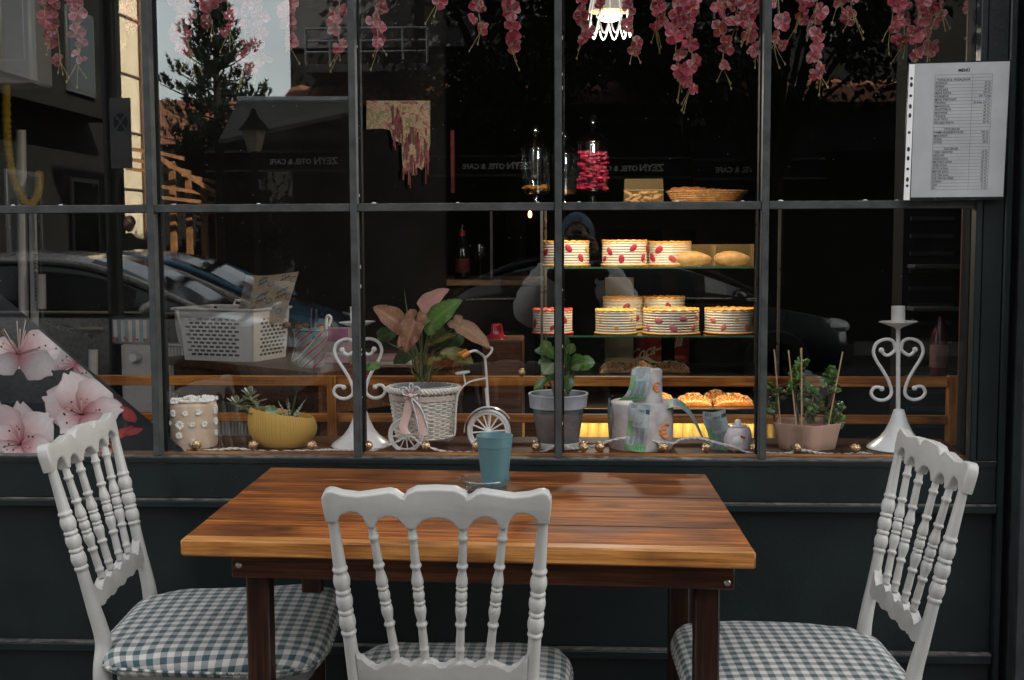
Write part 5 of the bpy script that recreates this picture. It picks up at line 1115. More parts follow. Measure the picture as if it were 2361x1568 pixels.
# printed paper bags standing in the basket
M_bag = pm('kraft_bag', (.36, .29, .22), .7, var=.18, scale=30); pb0 = P(575, 706, kb.y+.10); rr = random.Random(6)
for k in range(5):
    y = kb.y+.09+k*.012; du = -k*5
    cs_ = [P(588+du, 640-k*1.5, y), P(689+du*2.2, 626+k*3, y+.02), P(652+du*1.6, 745, y+.02), P(562+du, 745, y)]
    n_ = Vector((0, -.0012, 0)); b = MB(); b.add(cs_+[p-n_ for p in cs_], [(3, 2, 1, 0), (4, 5, 6, 7), (0, 1, 5, 4), (1, 2, 6, 5), (2, 3, 7, 6), (3, 0, 4, 7)])
    o = solo(b, 'paper_bag', M_bag, 'brown paper bag printed with black lettering, standing in the white basket', 'paper bag', 'printed paper bags in the white basket', flat=True)
    def bp_(s, t): return cs_[0].lerp(cs_[1], s).lerp(cs_[3].lerp(cs_[2], s), t)+Vector((0, -.0012, 0))
    b = MB()
    for (s, t, sz) in ((.22, .08, .10), (.72, .04, .10), (.28, .44, .12), (.74, .38, .12), (.1, .72, .09), (.6, .66, .08)):
        for ln_, tx in enumerate(('AFİYET', 'OLSUN')):
            vs, fs = text_geo(tx, sz, shear=.2, bold=.004); b.add([bp_(min(.98, max(.02, s+p.x*.62)), min(.98, max(.02, t+ln_*sz*.85-p.y*.75-p.x*.2))) for p in vs], fs)
        a_ = rr.uniform(0, 6); b.add([bp_(min(.97, max(.03, s+.2+q_*.07*cos(m_))), min(.97, t+.1+q_*.06*sin(m_))) for m_ in [2*pi*g/14 for g in range(14)] for q_ in (1, .8)], [(2*g, 2*g+1, (2*g+3) % 28, (2*g+2) % 28) for g in range(14)])
    for p in b.v: p -= o.location
    b.build('lettering', M_ink, o, flat=True)
# striped bucket
kc = G(717, 848, ZI); kc.y += .05; kc.x = P(717, 800, kc.y).x
bu = thing('striped_bucket', 'small tin bucket with turquoise and red diagonal stripes on the brown table', 'bucket', kc)
m, n, bs = newmat('bucket_stripes'); L = n.links.new; tc = N(n, 'ShaderNodeTexCoord'); sp = N(n, 'ShaderNodeSeparateXYZ'); L(tc.outputs['Object'], sp.inputs[0])
at2 = N(n, 'ShaderNodeMath', operation='ARCTAN2'); L(sp.outputs[0], at2.inputs[0]); L(sp.outputs[1], at2.inputs[1])
mu = N(n, 'ShaderNodeMath', operation='MULTIPLY_ADD'); mu.inputs[1].default_value = 21.0; L(sp.outputs[2], mu.inputs[0]); L(at2.outputs[0], mu.inputs[2])
mu2 = N(n, 'ShaderNodeMath', operation='MULTIPLY'); mu2.inputs[1].default_value = 8/(2*pi)*1.0; L(mu.outputs[0], mu2.inputs[0]); fr = N(n, 'ShaderNodeMath', operation='FRACT'); L(mu2.outputs[0], fr.inputs[0])
r = ramp(n, fr.outputs[0], [(0, (.10, .32, .37)), (.27, (.38, .33, .33)), (.40, (.30, .04, .08)), (.66, (.40, .34, .35)), (.80, (.36, .22, .24))]); r.color_ramp.interpolation = 'CONSTANT'; L(r.outputs[0], bs.inputs['Base Color']); bs.inputs['Roughness'].default_value = .35; M_bs = m
b = MB(); b.lathe([(1e-6, 0), (.052, 0), (.053, .003), (.071, .150), (.0695, .150), (.051, .006), (1e-6, .006)], 40); b.build('bucket_body', M_bs, bu)
M_tq = pm('turquoise_enamel', (.06, .20, .24), .35)
b = MB(); b.tube([Vector((.0715*cos(2*pi*k/40), .0715*sin(2*pi*k/40), .151)) for k in range(40)], .003, 8, closed=True); b.ball((.030, -.064, .122), .011, 12, 6, (1, .4, 1)); b.build('rim', M_tq, bu)
b = MB(); b.tube(smooth_path([Vector((.033, -.067, .122)), Vector((-.01, -.078, .07)), Vector((-.055, -.065, .032)), Vector((-.075, -.03, .03)), Vector((-.073, .0, .06)), Vector((-.062, .03, .12))], 6), .0018, 6); b.build('bucket_handle', M_wplast, bu)
def KU(u, v, dy=0): return P(u, v, kc.y+dy)
for nm, cat, lab, pts, rr_, mt in (('metal_tongs', 'tongs', 'upright steel tongs standing in the striped bucket', [[(719, 770), (717, 740), (719, 712)], [(727, 770), (728, 740), (729, 712)]], .003, pm('steel', (.55, .52, .52), .25, metal=.9)),
        ('yellow_knife', 'knife', 'yellow handled knife standing in the striped bucket', [[(741, 775), (741, 752)]], .010, pm('yellow_handle', (.65, .34, .03), .45)),
        ('white_spatula', 'utensil', 'white hooked utensil handle standing in the striped bucket', [[(752, 775), (753, 735), (758, 728), (763, 735), (757, 752)]], .0065, M_wplast)):
    b = MB(); [b.tube(smooth_path([KU(u, v, .0) for u, v in q], 4) if len(q) > 2 else [KU(u, v) for u, v in q], rr_, 8) for q in pts]; solo(b, nm, mt, lab, cat)
b = MB(); b.tube([KU(672, 800, -.02), KU(663, 760, -.02)], .0016, 6); b.ball(KU(661, 750, -.02), .017, 14, 9, (1.1, 1, .85)); solo(b, 'dried_pod', pm('brown_pod', (.16, .075, .025), .6, var=.3, scale=50), 'brown dried pod on a wire leaning left of the striped bucket', 'decoration')
for u, v, lb in ((690, 754, 'small brown dried pod at the left inside the striped bucket'), (704, 750, 'brown dried pod in the middle of the striped bucket')):
    b = MB(); b.ball(KU(u, v, .01), .014, 12, 8, (1.2, 1, .8)); solo(b, 'dried_pod', pm('brown_pod', (.16, .075, .025), .6, var=.3, scale=50), lb, 'decoration')
m0 = P(755, 838, kc.y+.12); m1 = P(803, 757, kc.y+.12)
pbx = thing('card_box', 'pink and white card box lettered maximum behind the bucket', 'box', ((m0.x+m1.x)/2, kc.y+.16, ZI))
b = MB(); b.box((m0.x-.02, kc.y+.12, ZI+.001), (m1.x, kc.y+.20, m1.z), bev=.002); WB(b, 'carton', pm('carton_white', (.48, .38, .41), .5, var=.15, scale=9), pbx)
b = MB(); b.box((m0.x-.0195, kc.y+.1188, lerp(ZI, m1.z, .62)), (m1.x-.0005, kc.y+.1197, m1.z-.001)); WB(b, 'pink_band', pm('carton_pink', (.42, .14, .24), .5, var=.3, scale=14), pbx)
vs, fs = text_geo('maximum', .024, bold=.0006); b = MB(); b.add([Vector(((m0.x+m1.x)/2+p.x-.004, kc.y+.1185, lerp(ZI, m1.z, .24)+p.y)) for p in vs], fs); WB(b, 'lettering', M_wplast, pbx, flat=True)
# stack of magazines under the plant, far left of the counter
mg0 = P(820, 845, 2.25)
for k, cl in enumerate(((.30, .10, .12), (.45, .42, .40), (.35, .22, .24))):
    b = MB(); b.box((-.93+.01*k, 2.10, ZI+.001+k*.012), (-.66-.012*k, 2.33, ZI+.0120+k*.012), bev=.001); solo(b, 'magazine', pm('magazine_%d' % k, cl, .4, var=.3, scale=12), ('reddish magazine at the bottom of the pile behind the arrowhead plant', 'pale magazine in the middle of the pile behind the arrowhead plant', 'pinkish magazine on top of the pile behind the arrowhead plant')[k], 'magazine')

# counter with wooden edge, bottle, glasses, post and glint bar
zc = P(900, 645, 3.0).z; xa_, xb_ = P(640, 645, 3.0).x, P(1235, 645, 3.0).x
ct = thing('bar_counter', 'dark brown bar counter with a pale wooden edge behind the plants', 'counter', ((xa_+xb_)/2, 3.3, 0))
b = MB(); b.box((xa_, 3.02, 0), (xb_, 3.6, zc-.03), bev=.004); WB(b, 'counter_body', M_brownwall, ct)
b = MB(); b.box((xa_-.02, 2.99, zc-.0295), (xb_+.02, 3.62, zc+.0), bev=.003); WB(b, 'counter_top', wood('counter_edge', (.10, .06, .035), (.24, .15, .085), (.34, .22, .13), 'X', .7, coat=.2), ct)
bp0 = P(1066, 640, 3.15); bot = thing('dark_bottle', 'dark glass bottle with red neck band on the bar counter', 'bottle', (bp0.x, 3.15, zc+.001))
b = MB(); b.lathe([(1e-6, 0), (.036, 0), (.038, .004), (.038, .13), (.030, .165), (.015, .20), (.013, .25), (.015, .252), (.015, .262), (1e-6, .263)], 28); b.build('bottle_body', pm('dark_bottle_glass', (.015, .017, .015), .08, spec=.8), bot)
b = MB(); b.lathe([(.0136, .205), (.0150, .206), (.0146, .232), (.0136, .233)], 24); b.build('neck_band', pm('red_foil', (.32, .02, .03), .4), bot)
b = MB(); b.lathe([(.0384, .03), (.0386, .032), (.0386, .095), (.0384, .097)], 28); b.build('label', pm('dark_red_label', (.16, .03, .03), .6, var=.4, scale=60), bot)
for u, lb in ((1008, 'empty stemmed glass at the left on the bar counter'), (1108, 'empty stemmed glass right of the dark bottle')):
    g = P(u, 640, 3.12); b = MB(); b.lathe([(1e-6, 0), (.030, 0), (.004, .006), (.004, .07), (.030, .095), (.036, .13), (.031, .165), (.030, .165), (.034, .13), (1e-6, .085)], 24, T(g.x, 3.12, zc+.001)); solo(b, 'stemmed_glass', M_clear, lb, 'glass')
for u, y, w, lb in ((945, 3.06, .018, 'grey square post standing left of the dark bottle'), (1133, 3.06, .007, 'thin grey bar added for a glass reflection line right of the dark bottle')):  # the thin one is an added bar imitating a light line in the glass
    x = P(u, 600, y).x; b = MB(); b.box((x-w, y, zc+.001), (x+w, y+2*w, P(945, 488, y).z), bev=.002); solo(b, 'post_and_glint_bar', pm('post_grey', (.09, .09, .09), .6), lb, 'post')
# wood block with red bell lamp
w0 = P(1112, 862, 1.05); w1 = P(1203, 784, 1.05)
b = MB(); b.box((w0.x, 1.05, w0.z-.3), (w1.x, 1.25, w1.z), bev=.004); solo(b, 'wooden_box', M_bt, 'dark brown wooden box under the red bell', 'box', angle=30)
rb_ = P(1145, 784, 1.12); bell = thing('red_bell', 'glossy red bell shaped lamp shade on the wooden box', 'lamp shade', (rb_.x, 1.13, w1.z+.001)); sc_ = (P(1168, 784, 1.13).x-P(1122, 784, 1.13).x)/2
b = MB(); b.lathe([(1e-6, .0), (1.0, 0), (1.0, .05), (.72, .35), (.60, .75), (.56, 1.15), (.50, 1.35), (.38, 1.42), (1e-6, 1.45)], 32, SC(sc_, sc_, sc_)); b.build('shade', pm('red_enamel', (.42, .015, .025), .18, coat=.6), bell)
b = MB(); b.tube([(0, 0, sc_*1.44), (0, 0, sc_*1.9)], .004, 8); b.build('top_stud', M_seal, bell)
go = P(1203, 859, .26); b = MB(); b.ball(go, .010, 14, 8, (1, 1, 1.05)); solo(b, 'gold_bauble', M_gold, 'single gold bauble hanging on the upper bench rail', 'ornament', org=go)

# display case
YC0, YC1 = 2.00, 2.62
X0, X1 = P(1251, 700, YC0).x, P(1748, 700, YC0).x
zs1, zs2 = P(1500, 613, 2.2).z, P(1500, 766, 2.2).z
ztop = P(1500, 467, YC0).z; ztr1 = P(1500, 861, 2.15).z; ztr2 = P(1500, 935, 2.1).z; zl1, zl0 = P(1500, 975, YC0).z, P(1500, 1050, YC0).z
dcase = thing('cake_display_case', 'glass cake display case with lit shelves and a yellow ribbed base', 'display case', ((X0+X1)/2, 2.3, 0))
M_cf = pm('case_frame', (.014, .014, .015), .35); M_shelf = glass('shelf_glass', (.86, .95, .90), 1.45); M_sedge = pm('shelf_edge', (.05, .13, .08), .15)
b = MB(); b.box((X0, YC0, ztop-.012), (X1+.09, YC1, ztop), bev=.002); WB(b, 'top_shelf', M_cf, dcase)
for z in (zs1, zs2):
    b = MB(); b.box((X0+.004, YC0+.03, z-.007), (X1, YC1-.02, z)); WB(b, 'glass_shelf', M_shelf, dcase, flat=True)
    b = MB(); b.box((X0+.004, YC0+.0265, z-.007), (X1, YC0+.0298, z)); WB(b, 'shelf_edge', M_sedge, dcase, flat=True)
for x in (X0-.008, X1+.075):
    b = MB(); b.box((x, YC0+.002, zl0-.3), (x+.010, YC0+.014, ztop-.0125)); WB(b, 'case_post', pm('case_post_metal', (.22, .20, .17), .3, metal=.7), dcase)
    b = MB(); b.box((x, YC1-.014, zl0-.3), (x+.010, YC1-.002, ztop-.0125)); WB(b, 'case_post', pm('case_post_metal', (.22, .20, .17), .3, metal=.7), dcase)
for z, lb in ((ztr1, 1), (ztr2, 2)):
    b = MB(); b.box((X0+.005, YC0+.02, z-.02), (X1+.08, YC1-.03, z-.001), bev=.003); WB(b, 'pastry_tray', M_cf, dcase)
b = MB(); b.box((X0, YC0+.02, 0), (X1+.085, YC1, zl0-.005)); WB(b, 'case_base', M_cf, dcase)
b = MB(); vs = []; n = 132
for i in range(n+1):
    x = lerp(X0+.01, X1+.10, i/n); ph = (i/n*22) % 1; vs += [(x, YC0+.10-.016*sin(pi*ph), zl0), (x, YC0+.10-.016*sin(pi*ph), zl1)]
b.add(vs, [(2*i, 2*i+2, 2*i+3, 2*i+1) for i in range(n)]); b.box((X0+.01, YC0+.105, zl0), (X1+.10, YC0+.12, zl1)); WB(b, 'ribbed_panel', pm('ribbed_panel', (.60, .52, .32), .4, var=.05), dcase)
b = MB(); b.box((X0+.005, YC0-.0, zl1+.001), (X1+.1, YC0+.12, zl1+.022)); WB(b, 'lamp_ledge', M_cf, dcase)
# back of the case: frame with openings
b = MB()
zlv = [zl0, ztr1+.0, P(1500, 855, YC1).z, P(1500, 778, YC1).z, P(1500, 705, YC1).z, P(1500, 632, YC1).z, P(1500, 575, YC1).z, P(1500, 527, YC1).z, ztop-.013]
xo = [P(u, 700, YC1).x for u in (1395, 1525, 1556, 1603)]
def slat(x0_, x1_, z0_, z1_): b.box((x0_, YC1-.012, z0_), (x1_, YC1, z1_))
slat(X0, xo[0], zl0, ztop-.013); slat(xo[1], xo[2], zl0, ztop-.013); slat(xo[3], X1+.07, zl0, ztop-.013)
for x0_, x1_ in ((xo[0], xo[1]), (xo[2], xo[3])):
    slat(x0_, x1_, zl0, P(1500, 855, YC1).z); slat(x0_, x1_, zs2-.012, zs2+.0); slat(x0_, x1_, P(1500, 627, YC1).z, P(1500, 572, YC1).z); slat(x0_, x1_, P(1500, 530, YC1).z, ztop-.013)
WB(b, 'back_frame', pm('matte_case_back', (.008, .008, .008), .9, spec=.02), dcase, flat=True)
# lights the photograph shows: strips over the cakes and above the ribbed panel
M_led = pm('warm_led', (.8, .6, .3), .5, emis=(1, .66, .26), es=2)
def lamp(name, loc, e, col, sx, sy, rx=0):
    l = bpy.data.lights.new(name, 'AREA'); l.shape = 'RECTANGLE'; l.size = sx; l.size_y = sy; l.energy = e; l.color = col; o = bpy.data.objects.new(name, l); COL.objects.link(o); o.parent = dcase; o.location = Vector(loc)-dcase.location; o.rotation_euler = (radians(rx), 0, 0); return o
lamp('shelf_lamp', ((X0+X1)/2, YC0+.10, ztop-.03), 0.36, (1, .74, .44), .8, .02, 18)
lamp('shelf_lamp', ((X0+X1)/2, YC0+.06, zs1-.012), 0.30, (1, .72, .42), .8, .02, 22)
lamp('shelf_lamp', ((X0+X1)/2, YC0+.04, zs2-.2), 0.28, (1, .62, .28), .8, .02, 20)
lamp('base_lamp', ((X0+X1)/2, YC0+.045, zl1-.004), 0.20, (1, .66, .20), .9, .02, 14)
# fridge and wall seen through the back
fz0, fz1 = P(1458, 865, 3.3).z, P(1458, 760, 3.3).z
b = MB(); b.box((P(1385, 700, 2.9).x, 2.90, zl0), (P(1461, 700, 2.9).x, 2.93, P(1400, 640, 2.9).z)); solo(b, 'pale_cupboard', pm('pale_wall', (.55, .52, .46), .7, var=.08), 'pale cupboard side seen through the cake case, left of the red cooler', 'cupboard', flat=True)
fx0, fx1 = P(1463, 700, 3.0).x, P(1590, 700, 3.0).x
fr_ = thing('drinks_cooler', 'red drinks cooler with white script lettering seen through the cake case', 'cooler', ((fx0+fx1)/2, 3.2, 0))
b = MB(); b.box((fx0, 3.0, 0), (fx1, 3.38, P(1458, 772, 3.0).z), bev=.006); WB(b, 'cooler_body', pm('cooler_red', (.36, .02, .035), .3, coat=.4), fr_)
vs, fs = text_geo('Coca-Cola', .095, shear=.35, bold=.002); pc_ = P(1502, 815, 3.0); b = MB(); b.add([Vector((pc_.x+p.x*.6+.02, 2.998, pc_.z+p.y*.8+p.x*.2)) for p in vs], fs); WB(b, 'lettering', M_wplast, fr_, flat=True)
b = MB(); b.add([Vector((lerp(fx0+.01, fx1-.1, k/20), 2.998, pc_.z-.035+.016*sin(k*.35)+q*(.003+.009*sin(pi*k/20)))) for k in range(21) for q in (-1, 1)], [(2*k, 2*k+2, 2*k+3, 2*k+1) for k in range(20)]); WB(b, 'white_wave', M_wplast, fr_, flat=True)
# cakes
M_cream = tinted('butter_cream', .5, var=.07, scale=70, bump=.15)
def cream_cake(u, vb, y, r, h, trim, spots_, label, seed):
    p = P(u, vb, y); z = zs1 if vb < 690 else zs2; th = thing('cream_cake', label, 'cake', (p.x, y, z+.0005), 0, 'cream cakes in the display case')
    rr = random.Random(seed); wht_ = (.70, .64, .55); nl = 9; prof = []
    for k in range(nl):
        z0_, z1_ = h*k/nl, h*(k+1)/nl; prof += [(r*.965, z0_+.0006), (r, z0_+.25*(z1_-z0_)), (r, z0_+.75*(z1_-z0_)), (r*.965, z1_-.0006)]
    b = MB(); b.lathe([(1e-6, 0)]+prof+[(r*.9, h), (1e-6, h)], 48, col=wht_); b.build('cake_body', M_cream, th, angle=70)
    b = MB(); n = 60
    b.tube([Vector(((r-.004)*cos(2*pi*k/n), (r-.004)*sin(2*pi*k/n), h+.002+.0022*sin(k*2.1+rr.random()*.8))) for k in range(n)], [.0050+.0014*sin(k*1.7) for k in range(n)], 8, closed=True, col=trim)
    b.tube([Vector(((r+.002)*cos(2*pi*k/n), (r+.002)*sin(2*pi*k/n), .004)) for k in range(n)], [.0036+.0012*sin(k*2.3) for k in range(n)], 6, closed=True, col=trim); b.build('piped_trim', M_cream, th, angle=70)
    for (a, t, sz, cl) in spots_:
        a = radians(a); o = Vector((r*1.005*sin(a), -r*1.005*cos(a), h*t)); b = MB(); nrm = Vector((sin(a), -cos(a), 0))
        M_ = frame(o, nrm) @ rot('Z', rr.uniform(0, 180))
        if cl[1] > .2: [b.ball((sz*.5*cos(q), sz*.5*sin(q), 0), sz*.5, 8, 5, (1, .8, .3), M_, col=cl) for q in (0, 1.57, 3.14, 4.71)]
        else: b.ball((0, 0, 0), sz*1.25, 12, 6, (1.25, .8, .16), M_, col=cl); b.ball((0, 0, .0008), sz*.5, 10, 5, (1.2, .6, .2), M_, col=sh(cl, .6))
        b.build('sugar_petal', M_cream, th, angle=70)
red = (.38, .02, .05); pk_ = (.55, .17, .20); ye = (.56, .33, .05); orange = (.72, .34, .05); rtr = (.60, .08, .05)
S1 = [(-55, .6, .012, red), (-22, .3, .012, red), (8, .75, .012, red), (40, .35, .012, red), (62, .7, .012, ye), (-75, .3, .01, ye)]
cream_cake(1304, 612, 2.24, .097, .096, orange, S1, 'wide cream cake with dark red petals at the left of the upper case shelf', 1)
cream_cake(1440, 612, 2.24, .092, .098, orange, [(a+12, t, s, red) for a, t, s, c_ in S1], 'cream cake with red petals in the middle of the upper case shelf', 2)
cream_cake(1542, 612, 2.30, .092, .092, orange, [(-50, .35, .013, red), (-30, .7, .013, red), (5, .3, .012, red)], 'cream cake with red petals half behind the clear boxes on the upper case shelf', 3)
S2 = [(-58, .3, .010, pk_), (-30, .62, .012, pk_), (0, .3, .013, pk_), (20, .7, .011, pk_), (48, .3, .011, pk_), (62, .72, .011, pk_)]
cream_cake(1274, 766, 2.14, .080, .093, rtr, [(-60, .45, .013, red), (35, .65, .013, red), (0, .3, .008, red)], 'small cream cake with red trim at the left of the lower case shelf', 4)
cream_cake(1420, 762, 2.13, .082, .092, (.62, .40, .07), [(-50, .6, .009, ye), (0, .3, .010, ye), (48, .65, .009, ye)], 'cream cake with yellow flowers and yellow trim on the lower case shelf', 5)
cream_cake(1547, 760, 2.14, .112, .094, orange, S2, 'wide cream cake with pink petals in the middle of the lower case shelf', 6)
cream_cake(1681, 758, 2.16, .098, .094, orange, [(-48, .6, .011, pk_), (-20, .3, .010, pk_), (10, .62, .009, ye), (38, .3, .012, pk_), (60, .6, .009, pk_)], 'cream cake with pink petals at the right end of the lower case shelf', 7)
cream_cake(1436, 750, 2.42, .085, .128, orange, S1, 'taller cream cake behind the yellow flowered cake on the lower case shelf', 8)
cream_cake(1530, 750, 2.44, .090, .128, orange, S1, 'taller cream cake behind the wide pink petalled cake', 9)
# clear boxes with rolls on the upper shelf
M_box = hazy('warm_lit_box_plastic', (.75, .52, .24), .15); M_roll = pm('baked_roll', (.42, .25, .09), .5, var=.35, scale=40, bump=.3, bscale=150)  # warm light in the boxes is put into the orange haze colour
for (u, w, lb) in ((1598, .085, 'clear ribbed plastic box of rolls beside the red petalled cakes'), (1688, .080, 'clear ribbed plastic box of rolls at the right end of the upper case shelf')):
    p = P(u, 610, 2.18); th = thing('pastry_box', lb, 'box', (p.x, 2.20, zs1+.0005), 0, 'clear pastry boxes on the upper shelf'); b = MB(); vs = []; n = 40
    for k in range(n+1):
        x = lerp(-w, w, k/n); y = -.062+.0016*(k % 2); vs += [(x, y, 0), (x, y, .086)]
    b.add(vs, [(2*k, 2*k+2, 2*k+3, 2*k+1) for k in range(n)]); b.add([(-w, -.062, .086), (w, -.062, .086), (w, .062, .086), (-w, .062, .086), (w, -.062, 0), (w, .062, 0), (-w, -.062, 0), (-w, .062, 0)], [(0, 1, 2, 3), (1, 4, 5, 2), (0, 3, 7, 6)]); b.build('clear_box', M_box, th, flat=True)
    for j in range(2): b = MB(); b.ball((.004*(1-2*j), -.018+.04*j, .026+.004*j), .028, 22, 10, (2.55-.2*j, .8, .95+.1*j)); b.build('roll', M_roll, th)
# pastries with drizzle
M_croi = pm('glazed_pastry', (.40, .16, .035), .28, var=.45, scale=30, bump=.5, bscale=60, coat=.5); M_driz = pm('cream_drizzle', (.66, .52, .36), .45)
pm_lab = {0: 'upper pastry tray', 1: 'lower pastry tray'}
PS = [(1413, 862, 0, .055, 'drizzled pastry at the left of the upper tray'), (1470, 862, 0, .075, 'drizzled pastry in the middle of the upper tray'), (1545, 862, 0, .080, 'drizzled pastry at the right of the upper tray'), (1528, 925, 1, .050, 'drizzled pastry right beside the top tier of the money cake'), (1598, 922, 1, .072, 'drizzled pastry in the middle of the lower tray'), (1690, 918, 1, .080, 'large drizzled pastry at the right of the lower tray'), (1650, 910, 1, .06, 'drizzled pastry behind the others on the lower tray')]
for (u, v, tr_, w, lb) in PS:
    y = 2.14 if tr_ else 2.2; z = ztr2 if tr_ else ztr1; y += .1 if u == 1650 else 0; p = P(u, v, y); th = thing('glazed_pastry', lb, 'pastry', (p.x, y, z), 0, 'glazed pastries on the case trays'); b = MB(); rr = random.Random(u)
    def top_(x, y_): return .048*max(0, 1-(x/w)**2)**.5*(1-.15*abs(sin(x*120)))*max(0, 1-(y_/.045)**2)**.5
    b.grid(lambda a, c_: Vector((lerp(-w, w, a), .045*sin(pi*(c_-.5)), top_(lerp(-w, w, a), .045*sin(pi*(c_-.5))))), 30, 14); b.build('pastry_body', M_croi, th, angle=80)
    b = MB()
    for k in range(9):
        x = lerp(-w*.8, w*.8, k/8); b.tube([Vector((x+.012*sin(q*3+k), lerp(-.043, .03, q/9), top_(x+.012*sin(q*3+k), lerp(-.043, .03, q/9))+.001)) for q in range(10)], .0018, 5)
    b.build('drizzle', M_driz, th)
# jars on top
ZJ = ztop+.0005
def jar(u, vt, y, label, fill, lev):
    p = P(u, 460, y); zt = P(u, vt, y).z; H = zt-ZJ; k = H/.36; th = thing('apothecary_jar', label, 'jar', (p.x, y, ZJ), 0, 'glass apothecary jars on the display case'); b = MB()
    b.lathe([(1e-6, 0), (.040, 0), (.042, .004), (.014, .012), (.011, .030), (.020, .042), (.058, .048), (.0625, .060), (.0625, .235), (.0615, .240), (.0605, .235), (.0605, .062), (.055, .052), (1e-6, .050)], 40, SC(k, k, k)); b.build('jar_body', M_clear, th, angle=45)
    b = MB(); b.lathe([(.0665, .240), (.0680, .246), (.064, .254), (.048, .272), (.028, .284), (.012, .290), (.008, .300), (.016, .312), (.020, .326), (.017, .342), (.008, .354), (1e-6, .360)], 40, SC(k, k, k)); b.build('lid', M_clear, th, angle=45)
    rr = random.Random(u)
    if lev:
        b = MB()
        for q in range(260 if lev > .1 else 22):
            a = rr.uniform(0, 6.28); r_2 = .055*k*sqrt(rr.random()); b.ball((r_2*cos(a), r_2*sin(a), k*.054+rr.uniform(.004, max(.012, lev))), rr.uniform(.008, .014), 7, 5, (1.2, .8, .6), col=None)
        b.build('sweets', fill, th)
M_rs = pm('red_sweets', (.42, .015, .055), .25, var=.3, scale=60, sss=.2); M_os = pm('orange_sweets', (.55, .20, .03), .45, var=.3, scale=60)
jar(1235, 284, 2.22, 'clear glass jar with a few orange sweets left of the third bar', M_os, .028); jar(1302, 300, 2.42, 'clear glass jar half hidden behind the third window bar', M_os, .02); jar(1367, 262, 2.16, 'tall glass jar filled with red sweets on the display case', M_rs, .155)
b = MB(); q = P(1231, 415, 2.14); 
p = P(1484, 466, 2.12); th = thing('cookie_box', 'clear ribbed plastic box of finger biscuits on the display case', 'box', (p.x, 2.17, ZJ)); wv = (P(1530, 440, 2.12).x-P(1438, 440, 2.12).x)/2; hb2 = P(1484, 412, 2.12).z-ZJ
b = MB(); vs = []; n = 36
for k in range(n+1):
    x = lerp(-wv, wv, k/n); y = -.05+.002*(k % 2); vs += [(x, y, 0), (x*.96, y+.004, hb2)]
b.add(vs, [(2*k, 2*k+2, 2*k+3, 2*k+1) for k in range(n)]); b.add([(-wv*.96, -.046, hb2), (wv*.96, -.046, hb2), (wv*.96, .05, hb2), (-wv*.96, .05, hb2), (wv, -.05, 0), (wv, .05, 0), (-wv, -.05, 0), (-wv, .05, 0)], [(0, 1, 2, 3), (1, 4, 5, 2), (0, 3, 7, 6)]); b.build('clear_box', M_box, th, flat=True)
b = MB(); b.box((-wv*1.02, -.053, hb2*.52), (wv*1.02, -.051, hb2*.56)); b.build('box_rim', M_box, th, flat=True)
rr = random.Random(3)
for k in range(26):
    b = MB(); b.ball((0, 0, 0), 1, 8, 6, (.020, .0075, .0070), T(rr.uniform(-wv*.8, wv*.8), rr.uniform(-.04, .03), .010+.011*(k % 4)) @ rot('Z', rr.uniform(-40, 40)) @ rot('Y', rr.uniform(-25, 25))); b.build('biscuit', pm('biscuit', (.46, .22, .07), .6, var=.3, scale=70), th)
p = P(1635, 466, 2.12); th = thing('bread_basket', 'flat wicker bread basket on the display case', 'basket', (p.x, 2.21, ZJ)); rw = (P(1730, 440, 2.12).x-P(1540, 440, 2.12).x)/2
b = MB(); M_wk2 = pm('straw_wicker', (.42, .20, .06), .55, var=.4, scale=50)
for j in range(6):
    for s_ in (0, pi): b.tube([Vector(((rw*(.80+.036*j)+.003*sin(24*a+s_))*cos(a), .5*(rw*(.80+.036*j)+.003*sin(24*a+s_))*sin(a), .006+.0085*j+.002*cos(24*a+s_))) for a in [2*pi*k/120 for k in range(120)]], .0034, 5, closed=True)
b.lathe([(1e-6, .001), (rw*.8, .001), (rw*.8, .004)], 40, SC(1, .5, 1)); b.build('basket_weave', M_wk2, th)
for (dx, dz, r_2, lb) in ((-.075, .045, .062, 'seeded ring roll at the left of the bread basket'), (-.01, .040, .055, 'seeded ring roll in the middle of the bread basket'), (.07, .034, .05, 'reddish ring roll at the right of the bread basket')):
    b = MB(); b.tube([Vector((r_2*cos(2*pi*k/36), .6*r_2*sin(2*pi*k/36), .012*sin(2*pi*k/36))) for k in range(36)], [.019+.002*sin(k*1.3) for k in range(36)], 12, closed=True); b.xf(T(p.x+dx, 2.21, ZJ+dz) @ rot('X', -22)); solo(b, 'ring_roll', pm('seeded_crust', (.30, .11, .03), .5, var=.5, scale=120, bump=.6, bscale=160), lb, 'bread', 'ring rolls in the bread basket')
# pendant lamp with lace shade
lp_ = P(1405, 60, 1.55); pd = thing('pendant_lamp', 'white lit pendant lamp with looped lace shade at the top of the window', 'lamp', (lp_.x, 1.55, 2.69)); k0 = P(1405, 85, 1.55).z-2.69; rl_ = (P(1455, 60, 1.55).x-P(1355, 60, 1.55).x)/2
b = MB(); b.tube([(0, 0, 0), (0, 0, k0+.17)], .003, 8); b.build('cord', M_seal, pd)
M_lace = pm('lit_lace', (.9, .88, .84), .5, emis=(1, .95, .86), es=.09); M_bulb = pm('lit_bulb', (.9, .9, .9), .3, emis=(1, .96, .88), es=.17)
ZBt = k0; b = MB(); b.lathe([(.010, .205), (.028, .20), (.55*rl_, .165), (.82*rl_, .125), (.93*rl_, .085), (.915*rl_, .085), (.80*rl_, .122), (.53*rl_, .160), (.02, .192)], 40, T(0, 0, ZBt)); b.build('woven_dome', pm('gold_weave', (.40, .30, .14), .35, metal=.5, var=.7, scale=150, emis=(1, .90, .74), es=.05), pd)
b = MB()
